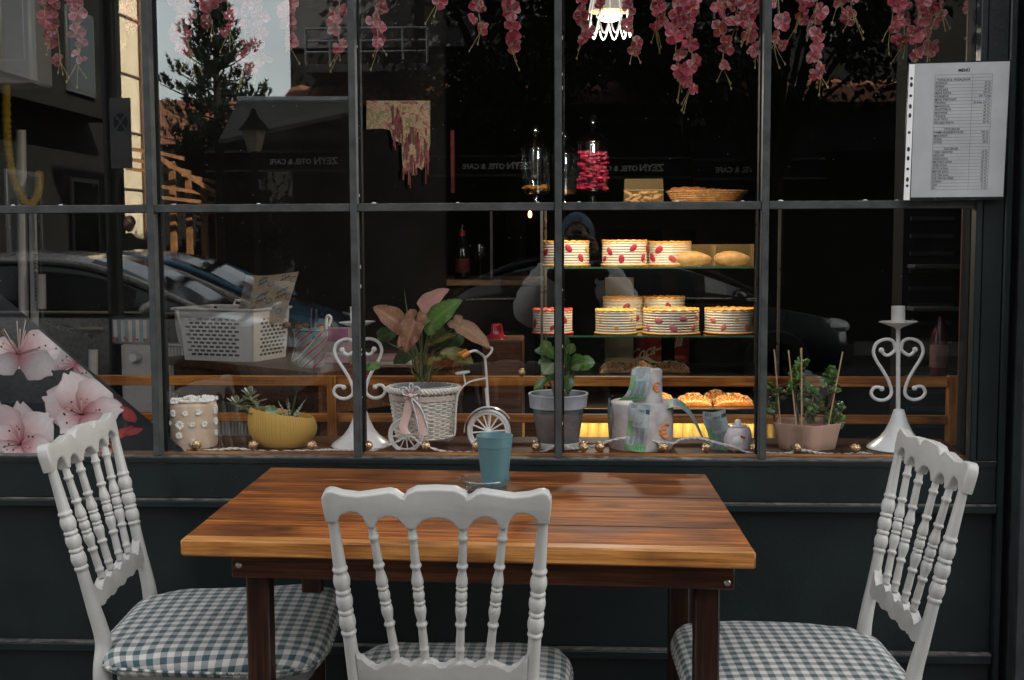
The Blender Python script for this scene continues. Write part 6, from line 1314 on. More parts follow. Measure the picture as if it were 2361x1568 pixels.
for k in range(12):
    a0 = 2*pi*k/12; b.tube([Vector((q*rl_*cos(a0), q*rl_*sin(a0), ZBt+z)) for q, z in ((.20, .196), (.57, .166), (.84, .127), (.95, .085), (.985, .06))], .0022, 6)
    b.tube([Vector((rl_*1.0*cos(a0+.5236*t), rl_*1.0*sin(a0+.5236*t), ZBt+.055-.052*sin(pi*t))) for t in [q/10 for q in range(11)]], .0030, 6)
b.build('lace_loops', M_lace, pd)
b = MB(); b.ball((0, 0, ZBt+.072), rl_*.60, 24, 12, (1, 1, .48)); b.build('bulb', M_bulb, pd)
pl_ = bpy.data.lights.new('bulb_light', 'POINT'); pl_.energy = 4.5; pl_.color = (1, .9, .75); pl_.shadow_soft_size = .05; o = bpy.data.objects.new('bulb_light', pl_); COL.objects.link(o); o.parent = pd; o.location = (0, 0, k0-.22)
# small lit candle bulbs deep in the room
for u, v in ((996, 498), (1222, 494)):
    p = P(u, v, 4.2); th = thing('wall_lamp', 'tiny warm lit wall lamp %s in the dark room' % ('left of the dark bottle' if u < 1100 else 'just left of the third bar'), 'lamp', p, 0, 'tiny wall lamps'); b = MB(); b.ball((0, 0, 0), .010, 10, 6, (1, 1, 2)); b.build('flame_bulb', pm('amber_bulb', (.8, .4, .1), .4, emis=(1, .42, .08), es=4), th); b = MB(); b.tube([(0, 0, -.02), (0, .03, -.05)], .006, 8); b.build('arm', M_seal, th)
# pink mirror picture behind the second pane
mp0, mp1 = P(845, 232, 2.9), P(991, 420, 2.9)
pic = thing('wall_picture', 'shiny pink and cream picture of hanging blossoms on the back wall', 'picture', ((mp0.x+mp1.x)/2, 2.93, mp1.z))
m, n, bs = newmat('crinkled_foil'); t = noise(n, 14, 6, .7, 1, 1, 1, 1.5); r = ramp(n, t.outputs[0], [(.32, (.10, .03, .03)), (.43, (.50, .20, .20)), (.50, (.80, .64, .44)), (.57, (.30, .26, .12)), (.68, (.9, .80, .62))]); n.links.new(r.outputs[0], bs.inputs['Base Color']); bs.inputs['Roughness'].default_value = .35; bp = N(n, 'ShaderNodeBump'); bp.inputs['Strength'].default_value = .8; n.links.new(t.outputs[0], bp.inputs['Height']); n.links.new(bp.outputs[0], bs.inputs['Normal']); M_foil = m
pts = [(845, 232), (991, 232), (991, 330), (985, 370), (972, 392), (962, 384), (955, 405), (944, 392), (936, 402), (928, 380), (926, 330), (905, 322), (900, 300), (880, 296), (845, 298)]
b = MB(); b.prism([(P(u, v, 2.92).x, P(u, v, 2.92).z) for u, v in pts], 2.92, 2.945); WB(b, 'canvas', M_foil, pic, flat=True)
b = MB(); rr = random.Random(12)
for k in range(60):
    u = rr.uniform(905, 990); v = rr.uniform(290, 395) if u > 928 else rr.uniform(240, 320); p = P(u, v, 2.915); b.tube([p, p+Vector((rr.uniform(-.006, .006), 0, -rr.uniform(.03, .09)))], rr.uniform(.002, .004), 5)
WB(b, 'hanging_petals', pm('dusty_pink', (.36, .12, .13), .6, var=.5, scale=40), pic)
for u, v0, v1, lb in ((1004, 262, 440, 'red wooden post right of the shiny picture'), (1043, 300, 445, 'second red post right of the shiny picture')):
    a, c_ = P(u-5, v0, 3.1), P(u+5, v1, 3.1); b = MB(); b.box((a.x, 3.1, c_.z), (c_.x, 3.14, a.z), bev=.002); solo(b, 'red_post', pm('red_paint', (.22, .035, .035), .5, var=.4, scale=20), lb, 'post')
# shelves at the right
sx0, sx1 = P(2095, 700, 1.1).x, P(2212, 700, 1.1).x
shf = thing('louvred_cabinet', 'dark louvred cabinet with shelves at the right edge of the window', 'cabinet', ((sx0+sx1)/2, 1.2, 0)); M_sh = pm('cabinet_dark', (.012, .016, .017), .6)
b = MB(); b.box((sx0, 1.18, 0), (sx1+.3, 1.3, 2.3)); WB(b, 'carcass', M_dark, shf)
for k in range(22):
    z = .55+k*.055; b = MB(); b.box((sx0+.02, 1.165, z), (sx1, 1.178, z+.012), T((0, 0, 0))); WB(b, 'louvre', M_sh, shf)
for v in (610, 708, 870): z = P(2150, v, 1.1).z; b = MB(); b.box((sx0+.01, 1.08, z-.012), (sx1, 1.164, z), bev=.002); WB(b, 'shelf', pm('shelf_grey', (.035, .036, .036), .45), shf)
x = P(2228, 700, .5).x; b = MB(); b.box((x, .5, .5), (x+.016, .56, 2.1), bev=.002); solo(b, 'red_strip', pm('dark_red_paint', (.09, .008, .012), .4), 'dark red upright strip at the right end of the window', 'post')
zz_ = P(2150, 870, 1.1).z
for dx, hgt, lb in ((.02, .19, 'dark sauce bottle on the lowest cabinet shelf'), ):
    th = thing('sauce_bottle', lb, 'bottle', (sx1-.05, 1.12, zz_+.0005)); b = MB(); b.lathe([(1e-6, 0), (.028, 0), (.030, .004), (.030, .12), (.022, .15), (.012, .17), (.011, .19), (1e-6, .191)], 20); b.build('bottle_body', pm('sauce_red', (.05, .008, .008), .25), th)
    b = MB(); b.lathe([(.0304, .03), (.0306, .032), (.0306, .10), (.0304, .102)], 20); b.build('label', pm('sauce_label', (.14, .06, .05), .5, var=.4, scale=60), th)
# ------------------------------------------------------------------ the street behind the photographer (it shows in the panes)
GZ = -.26
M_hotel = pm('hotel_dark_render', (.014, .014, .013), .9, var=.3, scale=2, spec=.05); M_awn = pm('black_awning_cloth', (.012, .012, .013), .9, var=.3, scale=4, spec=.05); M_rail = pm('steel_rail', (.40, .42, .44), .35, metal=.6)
M_dgl = pm('dark_window_glass', (.012, .014, .016), .08); M_tile = pm('roof_tile', (.16, .06, .035), .7, var=.5, scale=8); M_sign = pm('sign_letters', (.62, .60, .56), .5, var=.05)
HX0 = MR(648, 300, 13.3).x
ho = thing('hotel_building', 'dark hotel across the street with black awnings, reflected in the panes', 'building', (4, -16.5, -.12))
def fb(b, x0, x1, y0, y1, z0, z1, **k): b.box((x0, y0, z0), (x1, y1, z1), **k)
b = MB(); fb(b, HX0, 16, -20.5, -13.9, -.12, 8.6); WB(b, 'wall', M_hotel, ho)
b = MB(); fb(b, HX0-.25, 16.3, -20.8, -13.5, 8.601, 8.85, bev=.02); WB(b, 'roof', M_tile, ho)
b = MB()
for k in range(60):
    x = HX0+k*.33; b.add([(x, -13.05, 3.02), (x+.31, -13.05, 3.02), (x+.31, -13.89, 3.38), (x, -13.89, 3.38), (x+.155, -13.06, 3.06), (x+.155, -13.88, 3.42)], [(0, 4, 5, 3), (4, 1, 2, 5), (0, 1, 4), (2, 3, 5)])
WB(b, 'tiled_canopy', M_tile, ho)
for j, (u, z) in enumerate(((722, 3.9), (870, 3.9), (1040, 3.9), (1230, 3.9), (1420, 3.9), (1600, 3.9), (1760, 3.9), (1950, 3.9), (722, 6.3), (1040, 6.3), (1420, 6.3), (1760, 6.3))):
    x = MR(u, 100, 13.3).x; b = MB(); fb(b, x-.42, x+.42, -13.899, -13.84, z, z+1.65, bev=.01); f = WB(b, 'window', pm('window_frame_dark', (.05, .05, .052), .5), ho)
    b = MB(); fb(b, x-.36, x-.02, -13.8385, -13.83, z+.06, z+1.58); fb(b, x+.02, x+.36, -13.8385, -13.83, z+.06, z+1.58); b.build('pane', pm('orange_lit_glass', (.30, .17, .05), .15) if j == 1 else M_dgl, f)  # orange lit look of one window is put into its pane colour
for u0, u1 in ((705, 985), (1430, 1760)):
    x0, x1 = MR(u0, 100, 13.0).x, MR(u1, 100, 13.0).x; b = MB(); fb(b, x0, x1, -13.84, -12.95, 3.45, 3.56, bev=.01); WB(b, 'balcony_slab', pm('balcony_concrete', (.12, .115, .11), .7), ho)
    b = MB()
    for z in (3.72, 3.86, 4.02): b.tube([(x0, -13.0, z), (x1, -13.0, z)], .016, 8)
    for k in range(6): x = lerp(x0, x1, k/5); b.tube([(x, -13.0, 3.561), (x, -13.0, 4.02)], .018, 8)
    WB(b, 'balcony_railing', M_rail, ho)
b = MB(); fb(b, HX0+.15, 15, -13.899, -13.82, 2.45, 2.98); WB(b, 'sign_fascia', pm('fascia_black', (.018, .018, .019), .5), ho)
def mtext(b, s_, u, v, d, size, **k):
    p = MR(u, v, d); vs, fs = text_geo(s_, size, **k); b.add([Vector((p.x-q.x, p.y+q.z, p.z+q.y)) for q in vs], fs)
for s_, u, v, sz in (('CAFE', 930, 303, .34), ('AL', 1588, 322, .52)):
    b = MB(); mtext(b, s_, u, v, 13.80, sz, ext=.012, bold=.012); WB(b, 'fascia_letters', pm('pale_letters', (.42, .42, .42), .5, var=.05), ho, flat=True)
for k, (u0, u1, ut, vt) in enumerate(((478, 815, 699, 378), (985, 1300, 1144, 389), (1310, 1590, 1450, 394), (1600, 1900, 1729, 397))):
    x0, x1 = MR(u0, 380, 12.2).x, MR(u1, 380, 12.2).x; zt = MR(ut, vt-32, 12.2).z; zb_ = MR(ut, vt+18, 12.2).z
    aw = thing('shop_awning', ('leftmost black awning with white hotel lettering', 'second black awning from the left with white hotel lettering', 'third black awning from the left, its lettering behind the red jar', 'rightmost black awning with white hotel lettering')[k], 'awning', ((x0+x1)/2, -13, zb_), 0, 'black awnings on the hotel front')
    b = MB(); vs = [(x0, -13.80, zt+.55), (x1, -13.80, zt+.55), (x1, -12.2, zt), (x0, -12.2, zt), (x0, -12.2, zb_), (x1, -12.2, zb_)]; b.add(vs, [(0, 3, 2, 1), (3, 4, 5, 2), (0, 4, 3), (1, 2, 5)]); WB(b, 'canopy', M_awn, aw, flat=True)
    b = MB(); fb(b, x0-.02, x1+.02, -12.199, -12.17, zb_, zb_+.03); fb(b, x0-.02, x1+.02, -12.199, -12.17, zt-.03, zt); WB(b, 'awning_bar', pm('awning_bar', (.06, .06, .06), .4, metal=.4), aw)
    b = MB(); mtext(b, 'ZEYN', ut+52, vt, 12.16, .118, bold=.004); mtext(b, 'OTEL & CAFE', ut-29, vt, 12.16, .088, bold=.003); WB(b, 'lettering', M_sign, aw, flat=True)
    b = MB(); [b.tube([(x, -12.25, zt-.02), (x, -13.78, zt-.25)], .015, 6) for x in (x0+.1, x1-.1)]; WB(b, 'awning_arm', M_seal, aw)
# sloping tent roof left of the awnings
pv = thing('tent_pavilion', 'dark pavilion with a sloping tent roof left of the hotel awnings', 'pavilion', (MR(640, 300, 11.3).x, -11.7, -.12))
q = [MR(u, v, d) for u, v, d in ((505, 322, 10.6), (800, 258, 10.6), (812, 232, 11.6), (548, 232, 11.6), (530, 318, 12.6), (812, 255, 12.6))]
b = MB(); b.add(q+[p-Vector((0, 0, .05)) for p in q], [(0, 1, 2, 3), (3, 2, 5, 4), (6, 9, 8, 7), (9, 10, 11, 8), (0, 6, 7, 1), (4, 5, 11, 10), (0, 3, 9, 6), (3, 4, 10, 9), (1, 7, 8, 2), (2, 8, 11, 5)]); WB(b, 'tent_roof', pm('tent_cloth', (.06, .058, .055), .8), pv, flat=True)
b = MB(); b.tube([q[3], q[2]], .05, 8); WB(b, 'ridge_strip', pm('ridge_metal', (.35, .38, .40), .5), pv)
for i in (0, 1, 4, 5): b = MB(); b.box((q[i].x-.04, q[i].y-.04, -.12), (q[i].x+.04, q[i].y+.04, q[i].z-.04)); WB(b, 'post', M_awn, pv)
# left neighbour, sunlit tall building
lx = MR(283, 300, 22.4).x
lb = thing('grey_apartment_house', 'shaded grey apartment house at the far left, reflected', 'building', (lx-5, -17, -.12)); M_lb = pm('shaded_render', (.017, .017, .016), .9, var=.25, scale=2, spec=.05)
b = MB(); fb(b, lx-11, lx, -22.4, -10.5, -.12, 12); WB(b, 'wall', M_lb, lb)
for y0 in (-12.2, -14.6, -17.0, -19.6):
    for z0 in (.9, 4.1, 7.2):
        b = MB(); b.box((lx+.001, y0-1.3, z0), (lx+.06, y0, z0+1.6), bev=.01); f = WB(b, 'window', pm('window_frame_dark', (.05, .05, .052), .5), lb); b = MB(); b.box((lx+.0605, y0-1.22, z0+.08), (lx+.066, y0-.08, z0+1.52)); WB(b, 'window_glass_pane', M_dgl, lb)
for z0 in (3.6, 6.7): b = MB(); b.box((lx+.001, -20.5, z0), (lx+.55, -11.0, z0+.13), bev=.01); WB(b, 'balcony_slab', M_lb, lb)
A_, B_ = MR(347, 300, 27), MR(225, 300, 24.0)
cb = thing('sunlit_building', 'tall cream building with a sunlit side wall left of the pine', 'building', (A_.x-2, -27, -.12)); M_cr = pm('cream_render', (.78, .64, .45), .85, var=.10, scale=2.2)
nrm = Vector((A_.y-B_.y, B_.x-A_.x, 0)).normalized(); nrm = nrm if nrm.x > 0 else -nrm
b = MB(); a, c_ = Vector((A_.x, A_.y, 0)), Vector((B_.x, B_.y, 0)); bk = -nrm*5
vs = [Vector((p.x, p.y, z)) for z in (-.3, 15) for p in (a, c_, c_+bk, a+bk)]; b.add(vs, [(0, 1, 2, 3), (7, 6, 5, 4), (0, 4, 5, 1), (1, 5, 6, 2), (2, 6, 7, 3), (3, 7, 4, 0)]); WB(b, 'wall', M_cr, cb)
b = MB()
for t in (.20, .06): p = a.lerp(c_, t)+nrm*.08; b.tube([(p.x, p.y, 0), (p.x, p.y, 15)], .07, 8)
WB(b, 'drain_pipe', pm('rusty_pipe', (.10, .06, .04), .6), cb)
b = MB()
for k in range(9): z = 1.2+k*1.35; p0, p1 = a+nrm*.03, c_+nrm*.03; b.tube([(p0.x, p0.y, z), (p1.x, p1.y, z)], .02, 6)
WB(b, 'wall_joint', pm('joint_line', (.22, .16, .11), .8), cb)
b = MB(); p = a.lerp(c_, .75)+nrm*.02
for z in (7.2, 10.0): b.box((-.5, 0, 0), (.5, .03, 1.5), T(p.x, p.y, z) @ Matrix.Rotation(math.atan2((c_-a).y, (c_-a).x), 4, 'Z'))
WB(b, 'window', M_dgl, cb)
# wooden stair railing catching the sun
M_rw = pm('sunlit_planks', (.24, .10, .035), .65, var=.35, scale=6); rl2 = thing('plank_railing', 'sunlit brown plank railing of an outdoor stair, reflected left', 'railing', (MR(400, 480, 16).x, -16, -.2)); 
def plank(name, u0, v0, u1, v1, d0, d1, h):
    p0, p1 = MR(u0, v0, d0), MR(u1, v1, d1); b = MB(); d = (p1-p0); n_ = Vector((0, .03, 0)); hv = Vector((0, 0, h/2)); q_ = [p0-hv, p1-hv, p1+hv, p0+hv]; b.add([p+n_ for p in q_]+[p-n_ for p in q_], [(3, 2, 1, 0), (4, 5, 6, 7), (0, 1, 5, 4), (1, 2, 6, 5), (2, 3, 7, 6), (3, 0, 4, 7)]); WB(b, name, M_rw, rl2)
for (u0, v0, u1, v1) in ((292, 342, 358, 352), (292, 366, 350, 376), (292, 388, 345, 396), (368, 352, 424, 366), (372, 378, 440, 398), (420, 402, 500, 422), (372, 430, 505, 452), (370, 455, 505, 470), (380, 480, 500, 490)): plank('rail', u0, v0, u1, v1, 15.6, 15.9, .055)
plank('stair_rail', 372, 366, 505, 450, 15.5, 15.8, .07)
for u, v in ((392, 372), (430, 400), (466, 430), (500, 452)): p = MR(u, v, 15.9); b = MB(); b.box((p.x-.05, p.y-.12, -.2), (p.x+.05, p.y-.05, p.z), bev=.006); WB(b, 'post', M_rw, rl2)
# sign post, lamp post
sp0 = MR(258, 400, 6.3); po = thing('street_sign', 'no stopping sign plate on a dark pole, reflected at the left', 'sign', (sp0.x, sp0.y, 0)); M_pole = pm('dark_pole', (.030, .030, .030), .5)
b = MB(); b.lathe([(.06, GZ), (.055, 3.6), (1e-6, 3.62)], 16, T(sp0.x, sp0.y, 0)); WB(b, 'pole', M_pole, po)
c0, c1 = MR(256, 388, 6.2), MR(300, 225, 6.2); b = MB(); b.box((c0.x, c0.y-.012, c0.z), (c1.x, c0.y, c1.z), bev=.004); WB(b, 'sign_plate', pm('sign_white', (.34, .34, .33), .5), po)
cc_ = MR(278, 282, 6.2); b = MB(); r_ = (c1.x-c0.x)*.40; yy = c0.y+.0015
def ringf(b, ri, ro, y): b.add([Vector((cc_.x+q*cos(2*pi*k/32), y, cc_.z+1.25*q*sin(2*pi*k/32))) for k in range(32) for q in (ri, ro)], [(2*k, 2*k+1, (2*k+3) % 64, (2*k+2) % 64) for k in range(32)])
ringf(b, .001, r_, yy); WB(b, 'blue_disc', pm('sign_blue', (.03, .07, .10), .5), po, flat=True)
b = MB(); ringf(b, r_*.86, r_, yy+.002)
for s_ in (-1, 1): d = Vector((s_*.66, 0, .9)).normalized(); n_ = Vector((-d.z, 0, d.x))*r_*.10; o = Vector((cc_.x, yy+.003+.001*s_, cc_.z)); b.add([o-d*r_*1.02-n_, o-d*r_*1.02+n_, o+d*r_*1.02+n_, o+d*r_*1.02-n_], [(0, 1, 2, 3)])
WB(b, 'ring_and_cross', pm('sign_pale', (.40, .40, .40), .5), po, flat=True)
lp0 = MR(588, 420, 9.9); ll = thing('street_lamp', 'black lantern street lamp in front of the leftmost awning', 'street lamp', (lp0.x, lp0.y, -.12)); zl = MR(588, 350, 9.9).z; zt_ = MR(588, 300, 9.9).z
b = MB(); b.lathe([(.09, -.26), (.07, .3), (.035, .5), (.03, zl), (1e-6, zl+.01)], 14, T(lp0.x, lp0.y, 0)); WB(b, 'lamp_post', M_seal, ll)
b = MB(); b.lathe([(.07, zl), (.13, zt_), (1e-6, zt_)], 6, T(lp0.x, lp0.y, 0)); WB(b, 'lantern_glass', pm('lantern_glass', (.30, .24, .18), .2), ll)
b = MB(); b.lathe([(.17, zt_), (.05, zt_+.14), (.02, zt_+.22), (1e-6, zt_+.23)], 6, T(lp0.x, lp0.y, 0)); WB(b, 'lantern_cap', M_seal, ll)

# trees
M_bark = pm('dark_bark', (.014, .011, .009), .9, var=.4, scale=8, spec=.05); M_need = pm('pine_needles', (.008, .014, .009), .8, var=.5, scale=1.5, spec=.05); M_fol = pm('broad_foliage', (.009, .013, .005), .8, var=.6, scale=1.2, spec=.05)
px = MR(500, 300, 33); pine = thing('pine_tree', 'tall dark pine against the pale sky, reflected in the second pane', 'tree', (px.x, -33, -.3))
rr = random.Random(21); b = MB(); zt = MR(500, 4, 33).z; b.tube([(px.x, -33, -.3), (px.x+.06, -33, zt*.5), (px.x, -33, zt-.4)], [.24, .15, .04], 10)
tips = []
for k in range(66):
    t = (k/65)**.8; z = lerp(2.1, zt-.25, t); ln = lerp(2.6, .40, t**1.15)*rr.uniform(.55, 1.12)*(1.0 if t > .25 else .8); a = k*2.4+rr.uniform(-.4, .4); d = Vector((cos(a), sin(a), 0)); o = Vector((px.x, -33, z))
    e = o+d*ln+Vector((0, 0, ln*rr.uniform(.10, .42))); m_ = o.lerp(e, .5)-Vector((0, 0, .08)); b.tube([o, m_, e], [.035, .025, .012], 5)
    for q in range(int(7+ln*9)):
        f = rr.uniform(.25, 1.04); s_ = o.lerp(e, f)+Vector((rr.uniform(-.2, .2), rr.uniform(-.2, .2), rr.uniform(-.04, .10)))*(.4+.5*f); tips.append((s_, d))
for q in range(26): tips.append((Vector((px.x+rr.uniform(-.12, .12), -33+rr.uniform(-.1, .1), zt-rr.uniform(-.05, .7))), Vector((0, 0, 1))))
WB(b, 'trunk', M_bark, pine)
b = MB()
for s_, d in tips:
    ax = (d*.45+Vector((rr.uniform(-.3, .3), rr.uniform(-.3, .3), 1))).normalized(); L_ = rr.uniform(.22, .40)
    for j in range(15):
        a = rr.uniform(0, 6.28); fr_ = frame(s_+ax*rr.uniform(0, L_), ax); dv = (fr_.to_3x3() @ Vector((cos(a)*.75, sin(a)*.75, .8))).normalized()*rr.uniform(.09, .17); w_ = dv.cross(Vector((0, 1, .3))).normalized()*.024; p = fr_.translation; b.add([p-w_, p+w_, p+dv], [(0, 1, 2)])
WB(b, 'crown', M_need, pine, flat=True)
def broad(name, label, cx_, cy_, zb_, zt_, rx, ry, nleaf, ls, seed, trunk=True, gaps=.0):
    th = thing(name, label, 'tree', (cx_, cy_, -.2)); rr = random.Random(seed); b = MB(); h = zt_-zb_
    if trunk:
        b.tube([(cx_, cy_, -.25), (cx_+.05, cy_, zb_*.6), (cx_, cy_, zb_+h*.45)], [.16, .12, .05], 10)
    cl = []
    for k in range(26):
        a = rr.uniform(0, 6.28); q = sqrt(rr.random()); z = rr.uniform(.08, .96); pr = (1-(2*z-1)**2)**.5; c_ = Vector((cx_+rx*q*pr*cos(a), cy_+ry*q*pr*sin(a), zb_+h*z)); cl.append((c_, rr.uniform(.28, .55)*min(rx, h*.6)))
        if trunk: b.tube([(cx_, cy_, zb_*.6+h*.1), ((cx_+c_.x)/2, (cy_+c_.y)/2, (zb_+c_.z)/2), c_], [.05, .03, .01], 5)
    WB(b, 'trunk', M_bark, th); b = MB()
    for k in range(nleaf):
        c_, r_ = rr.choice(cl); v = Vector((rr.gauss(0, 1), rr.gauss(0, 1), rr.gauss(0, 1))).normalized()*r_*rr.random()**.45; p = c_+Vector((v.x, v.y, v.z*.8)); n_ = Vector((rr.uniform(-1, 1), rr.uniform(-1, 1), rr.uniform(-.2, 1))).normalized(); fm = frame(p, n_) @ rot('Z', rr.uniform(0, 360)); s_ = ls*rr.uniform(.6, 1.2)
        b.add([fm @ Vector(q) for q in ((-s_*.5, 0, 0), (0, s_*.3, .1*s_), (s_*.5, 0, 0), (0, -s_*.3, .1*s_))], [(0, 1, 2, 3)])
    WB(b, 'crown', M_fol, th, flat=True); return th
broad('leafy_tree', 'broad dark leafy tree in front of the hotel, reflected in the middle panes', MR(1180, 200, 12.4).x, -12.4, MR(1180, 330, 12.4).z, 6.2, 1.75, 1.1, 9000, .13, 5)
broad('leafy_tree', 'dark leafy street tree right of the middle panes, reflected behind the menu side', MR(1780, 200, 12.0).x, -12.0, MR(1780, 330, 12.0).z, 6.0, 1.7, 1.0, 7000, .13, 6)
broad('leafy_shrub', 'dark green bushy tree below the pine, beside the plank railing', MR(505, 400, 24).x, -24, .2, MR(440, 300, 24).z, 1.15, 1.0, 5000, .16, 7)
broad('leafy_shrub', 'dark green bushy tree behind the pavilion, right of the pine', MR(600, 400, 25).x, -25, .2, MR(600, 260, 25).z, 1.5, 1.2, 4000, .16, 8)
# distant low houses closing the gap under the sky
dh = thing('distant_house', 'distant low house with tiled roof below the sky gap', 'building', (MR(470, 300, 44).x, -46, -.2)); b = MB(); x0, x1 = MR(280, 300, 44).x, MR(760, 300, 44).x; zz_ = MR(500, 285, 44).z; fb(b, x0, x1, -49, -44, -.3, zz_-.8); WB(b, 'wall', M_hotel, dh)
b = MB(); b.prism([(x0-.3, zz_-.8), (x1+.3, zz_-.8), (x1-.8, zz_+.9), (x0+.8, zz_+.9)], -49.2, -43.8); WB(b, 'roof', M_tile, dh, flat=True)

# cars
def car(name, label, x, y, paint, trim=None, kind=0):
    th = thing('parked_car', label, 'car', (x, y, GZ), 0, 'cars parked along the street')
    ST = [(-2.14, .60, .74, .40), (-2.06, .80, .93, .28), (-1.70, .87, .98, .22), (-1.0, .89, .95, .20), (0, .89, .935, .20), (.9, .885, .93, .20), (1.25, .87, .90, .20), (1.75, .82, .80, .21), (2.02, .72, .70, .25), (2.16, .52, .56, .34)]
    ST = [(lerp(ST[i][0], ST[i+1][0], q), *(lerp(ST[i][m], ST[i+1][m], q) for m in (1, 2, 3))) for i in range(len(ST)-1) for q in (0, .34, .67)]+[ST[-1]]
    ring = [(-.90, 0), (-1, .18), (-1.0, .55), (-.985, .80), (-.93, .965), (-.75, 1.0), (-.35, 1.03), (0, 1.035), (.35, 1.03), (.75, 1.0), (.93, .965), (.985, .80), (1.0, .55), (1, .18), (.90, 0)]
    vs = []; nr_ = len(ring)
    for (sx, w_, zb_, z0) in ST:
        for (q, t) in ring: vs.append((sx, w_*q, lerp(z0, zb_, t)))
    fs = [(i*nr_+j, i*nr_+j+1, (i+1)*nr_+j+1, (i+1)*nr_+j) for i in range(len(ST)-1) for j in range(nr_-1)]+[tuple(range(nr_)), tuple(reversed(range((len(ST)-1)*nr_, len(ST)*nr_)))]
    b = MB(); b.add(vs, fs); b.build('body', paint, th, angle=50)
    RF = [(-1.86, .985), (-1.62, 1.14), (-1.25, 1.33), (-.85, 1.415), (-.35, 1.45), (.10, 1.43), (.42, 1.36), (.75, 1.22), (1.05, 1.06), (1.30, .915)] if kind == 0 else [(-1.80, .97), (-1.5, 1.10), (-1.1, 1.29), (-.7, 1.40), (-.2, 1.44), (.25, 1.40), (.55, 1.31), (.85, 1.17), (1.15, 1.0), (1.38, .90)]
    RF = smooth_path([Vector((a, 0, z)) for a, z in RF], 3); vs = []; rg = [(-1, 0), (-.97, .25), (-.86, .70), (-.76, .90), (-.60, .985), (0, 1.02), (.60, .985), (.76, .90), (.86, .70), (.97, .25), (1, 0)]; nr_ = len(rg)
    for p in RF:
        zb_ = .925
        for q, t in rg: vs.append((p.x, q*.83*(1 if p.z > 1.1 else lerp(.90, 1, (p.z-.9)/.2)), zb_+(p.z-zb_)*t))
    fs = [(i*nr_+j, i*nr_+j+1, (i+1)*nr_+j+1, (i+1)*nr_+j) for i in range(len(RF)-1) for j in range(nr_-1)]
    gl_, rf = MB(), MB(); side = (0, 1, 2, 7, 8, 9)
    for i in range(len(RF)-1):
        for j in range(nr_-1):
            xm = (RF[i].x+RF[i+1].x)/2; f = fs[i*(nr_-1)+j]; top = -1.15 < xm < .36; (gl_ if (j in side or not top) else rf).add([vs[k] for k in f], [(0, 1, 2, 3)])
    gl_.build('windows', pm('car_glass', (.010, .012, .013), .05, spec=.7), th); bm = rf.build('roof', paint, th)
    for s_ in (-1, 1):
        b = MB(); b.tube([Vector((p.x, s_*.83*.80*(1 if p.z > 1.1 else .98), .925+(p.z-.925)*.84+.012)) for p in RF], .034, 8); b.build('roof_pillar', paint, th)
        b = MB(); b.box((-.30, s_*.80-.012, .94), (-.20, s_*.80+.012, 1.36), T(0, -s_*.03, 0) @ Matrix.Rotation(s_*.25, 4, 'X') @ T(0, s_*.30, 0) if False else None); 
        b = MB(); b.tube([Vector((lerp(-1.72, 1.22, k/16), s_*.845, .945+.012*sin(pi*k/16))) for k in range(17)], .011, 6); b.build('window_trim', trim or M_seal, th)
        for hx in (-.75, .32):
            b = MB(); b.box((hx, s_*.885, .80), (hx+.20, s_*.915, .835), bev=.01); b.build('door_handle', trim or paint, th)
        b = MB(); b.ball((.95, s_*1.0, .98), .1, 12, 8, (.8, 1.0, .7)); b.build('side_mirror', paint, th)
        b = MB(); b.ball((1.93, s_*.60, .66), .17, 12, 8, (1, 1, .5)); b.build('headlight', pm('lamp_lens', (.45, .46, .46), .15), th)
        b = MB(); b.ball((-2.0, s_*.62, .84), .14, 12, 8, (.6, 1, .8)); b.build('tail_light', pm('tail_red', (.25, .02, .02), .2), th)
        for wx in (-1.32, 1.33):
            Mw = T(wx, s_*.80, .32) @ rot('X', 90); b = MB(); b.lathe([(.20, -.10), (.31, -.10), (.325, -.06), (.325, .06), (.31, .10), (.20, .10)], 32, Mw); w = b.build('wheel', pm('tyre', (.015, .015, .015), .8), th)
            b = MB(); b.lathe([(1e-6, -.04), (.20, -.05), (.215, -.105), (.215, .105), (.20, .05), (1e-6, .04)], 28, Mw)
            for k in range(5):
                for dz in (-.10, .065): a = 2*pi*k/5; b.box((0, -.035, dz), (.205, .035, dz+.035), Mw @ rot('Z', math.degrees(a)))
            b.ball((0, 0, 0), .05, 10, 6, (1, 1, 2.2), Mw); b.build('rim', pm('alloy', (.35, .33, .31), .3, metal=.8), w)
    b = MB(); b.box((2.10, -.26, .38), (2.175, .26, .49)); b.build('front_plate', M_wplast, th)
    return th
P_g = pm('grey_car_paint', (.50, .47, .43), .28, metal=.3, coat=1, var=.03); P_b = pm('blue_car_paint', (.07, .20, .32), .25, metal=.3, coat=1, var=.03); P_k = pm('black_car_paint', (.014, .016, .018), .2, coat=1, var=.03)
car('c', 'grey brown parked hatchback nearest the window, reflected at the left', MR(425, 700, 6.8).x-1.22, -7.75, P_g, pm('beige_trim', (.62, .52, .40), .4))
car('c', 'dark blue parked car behind the grey one, reflected at the left', MR(574, 680, 9.1).x-1.26, -10.0, P_b, None, 1)
car('c', 'black parked car behind the photographer, reflected in the right panes', .62, -10.0, P_k, pm('chrome_trim', (.62, .52, .42), .25, metal=.7))

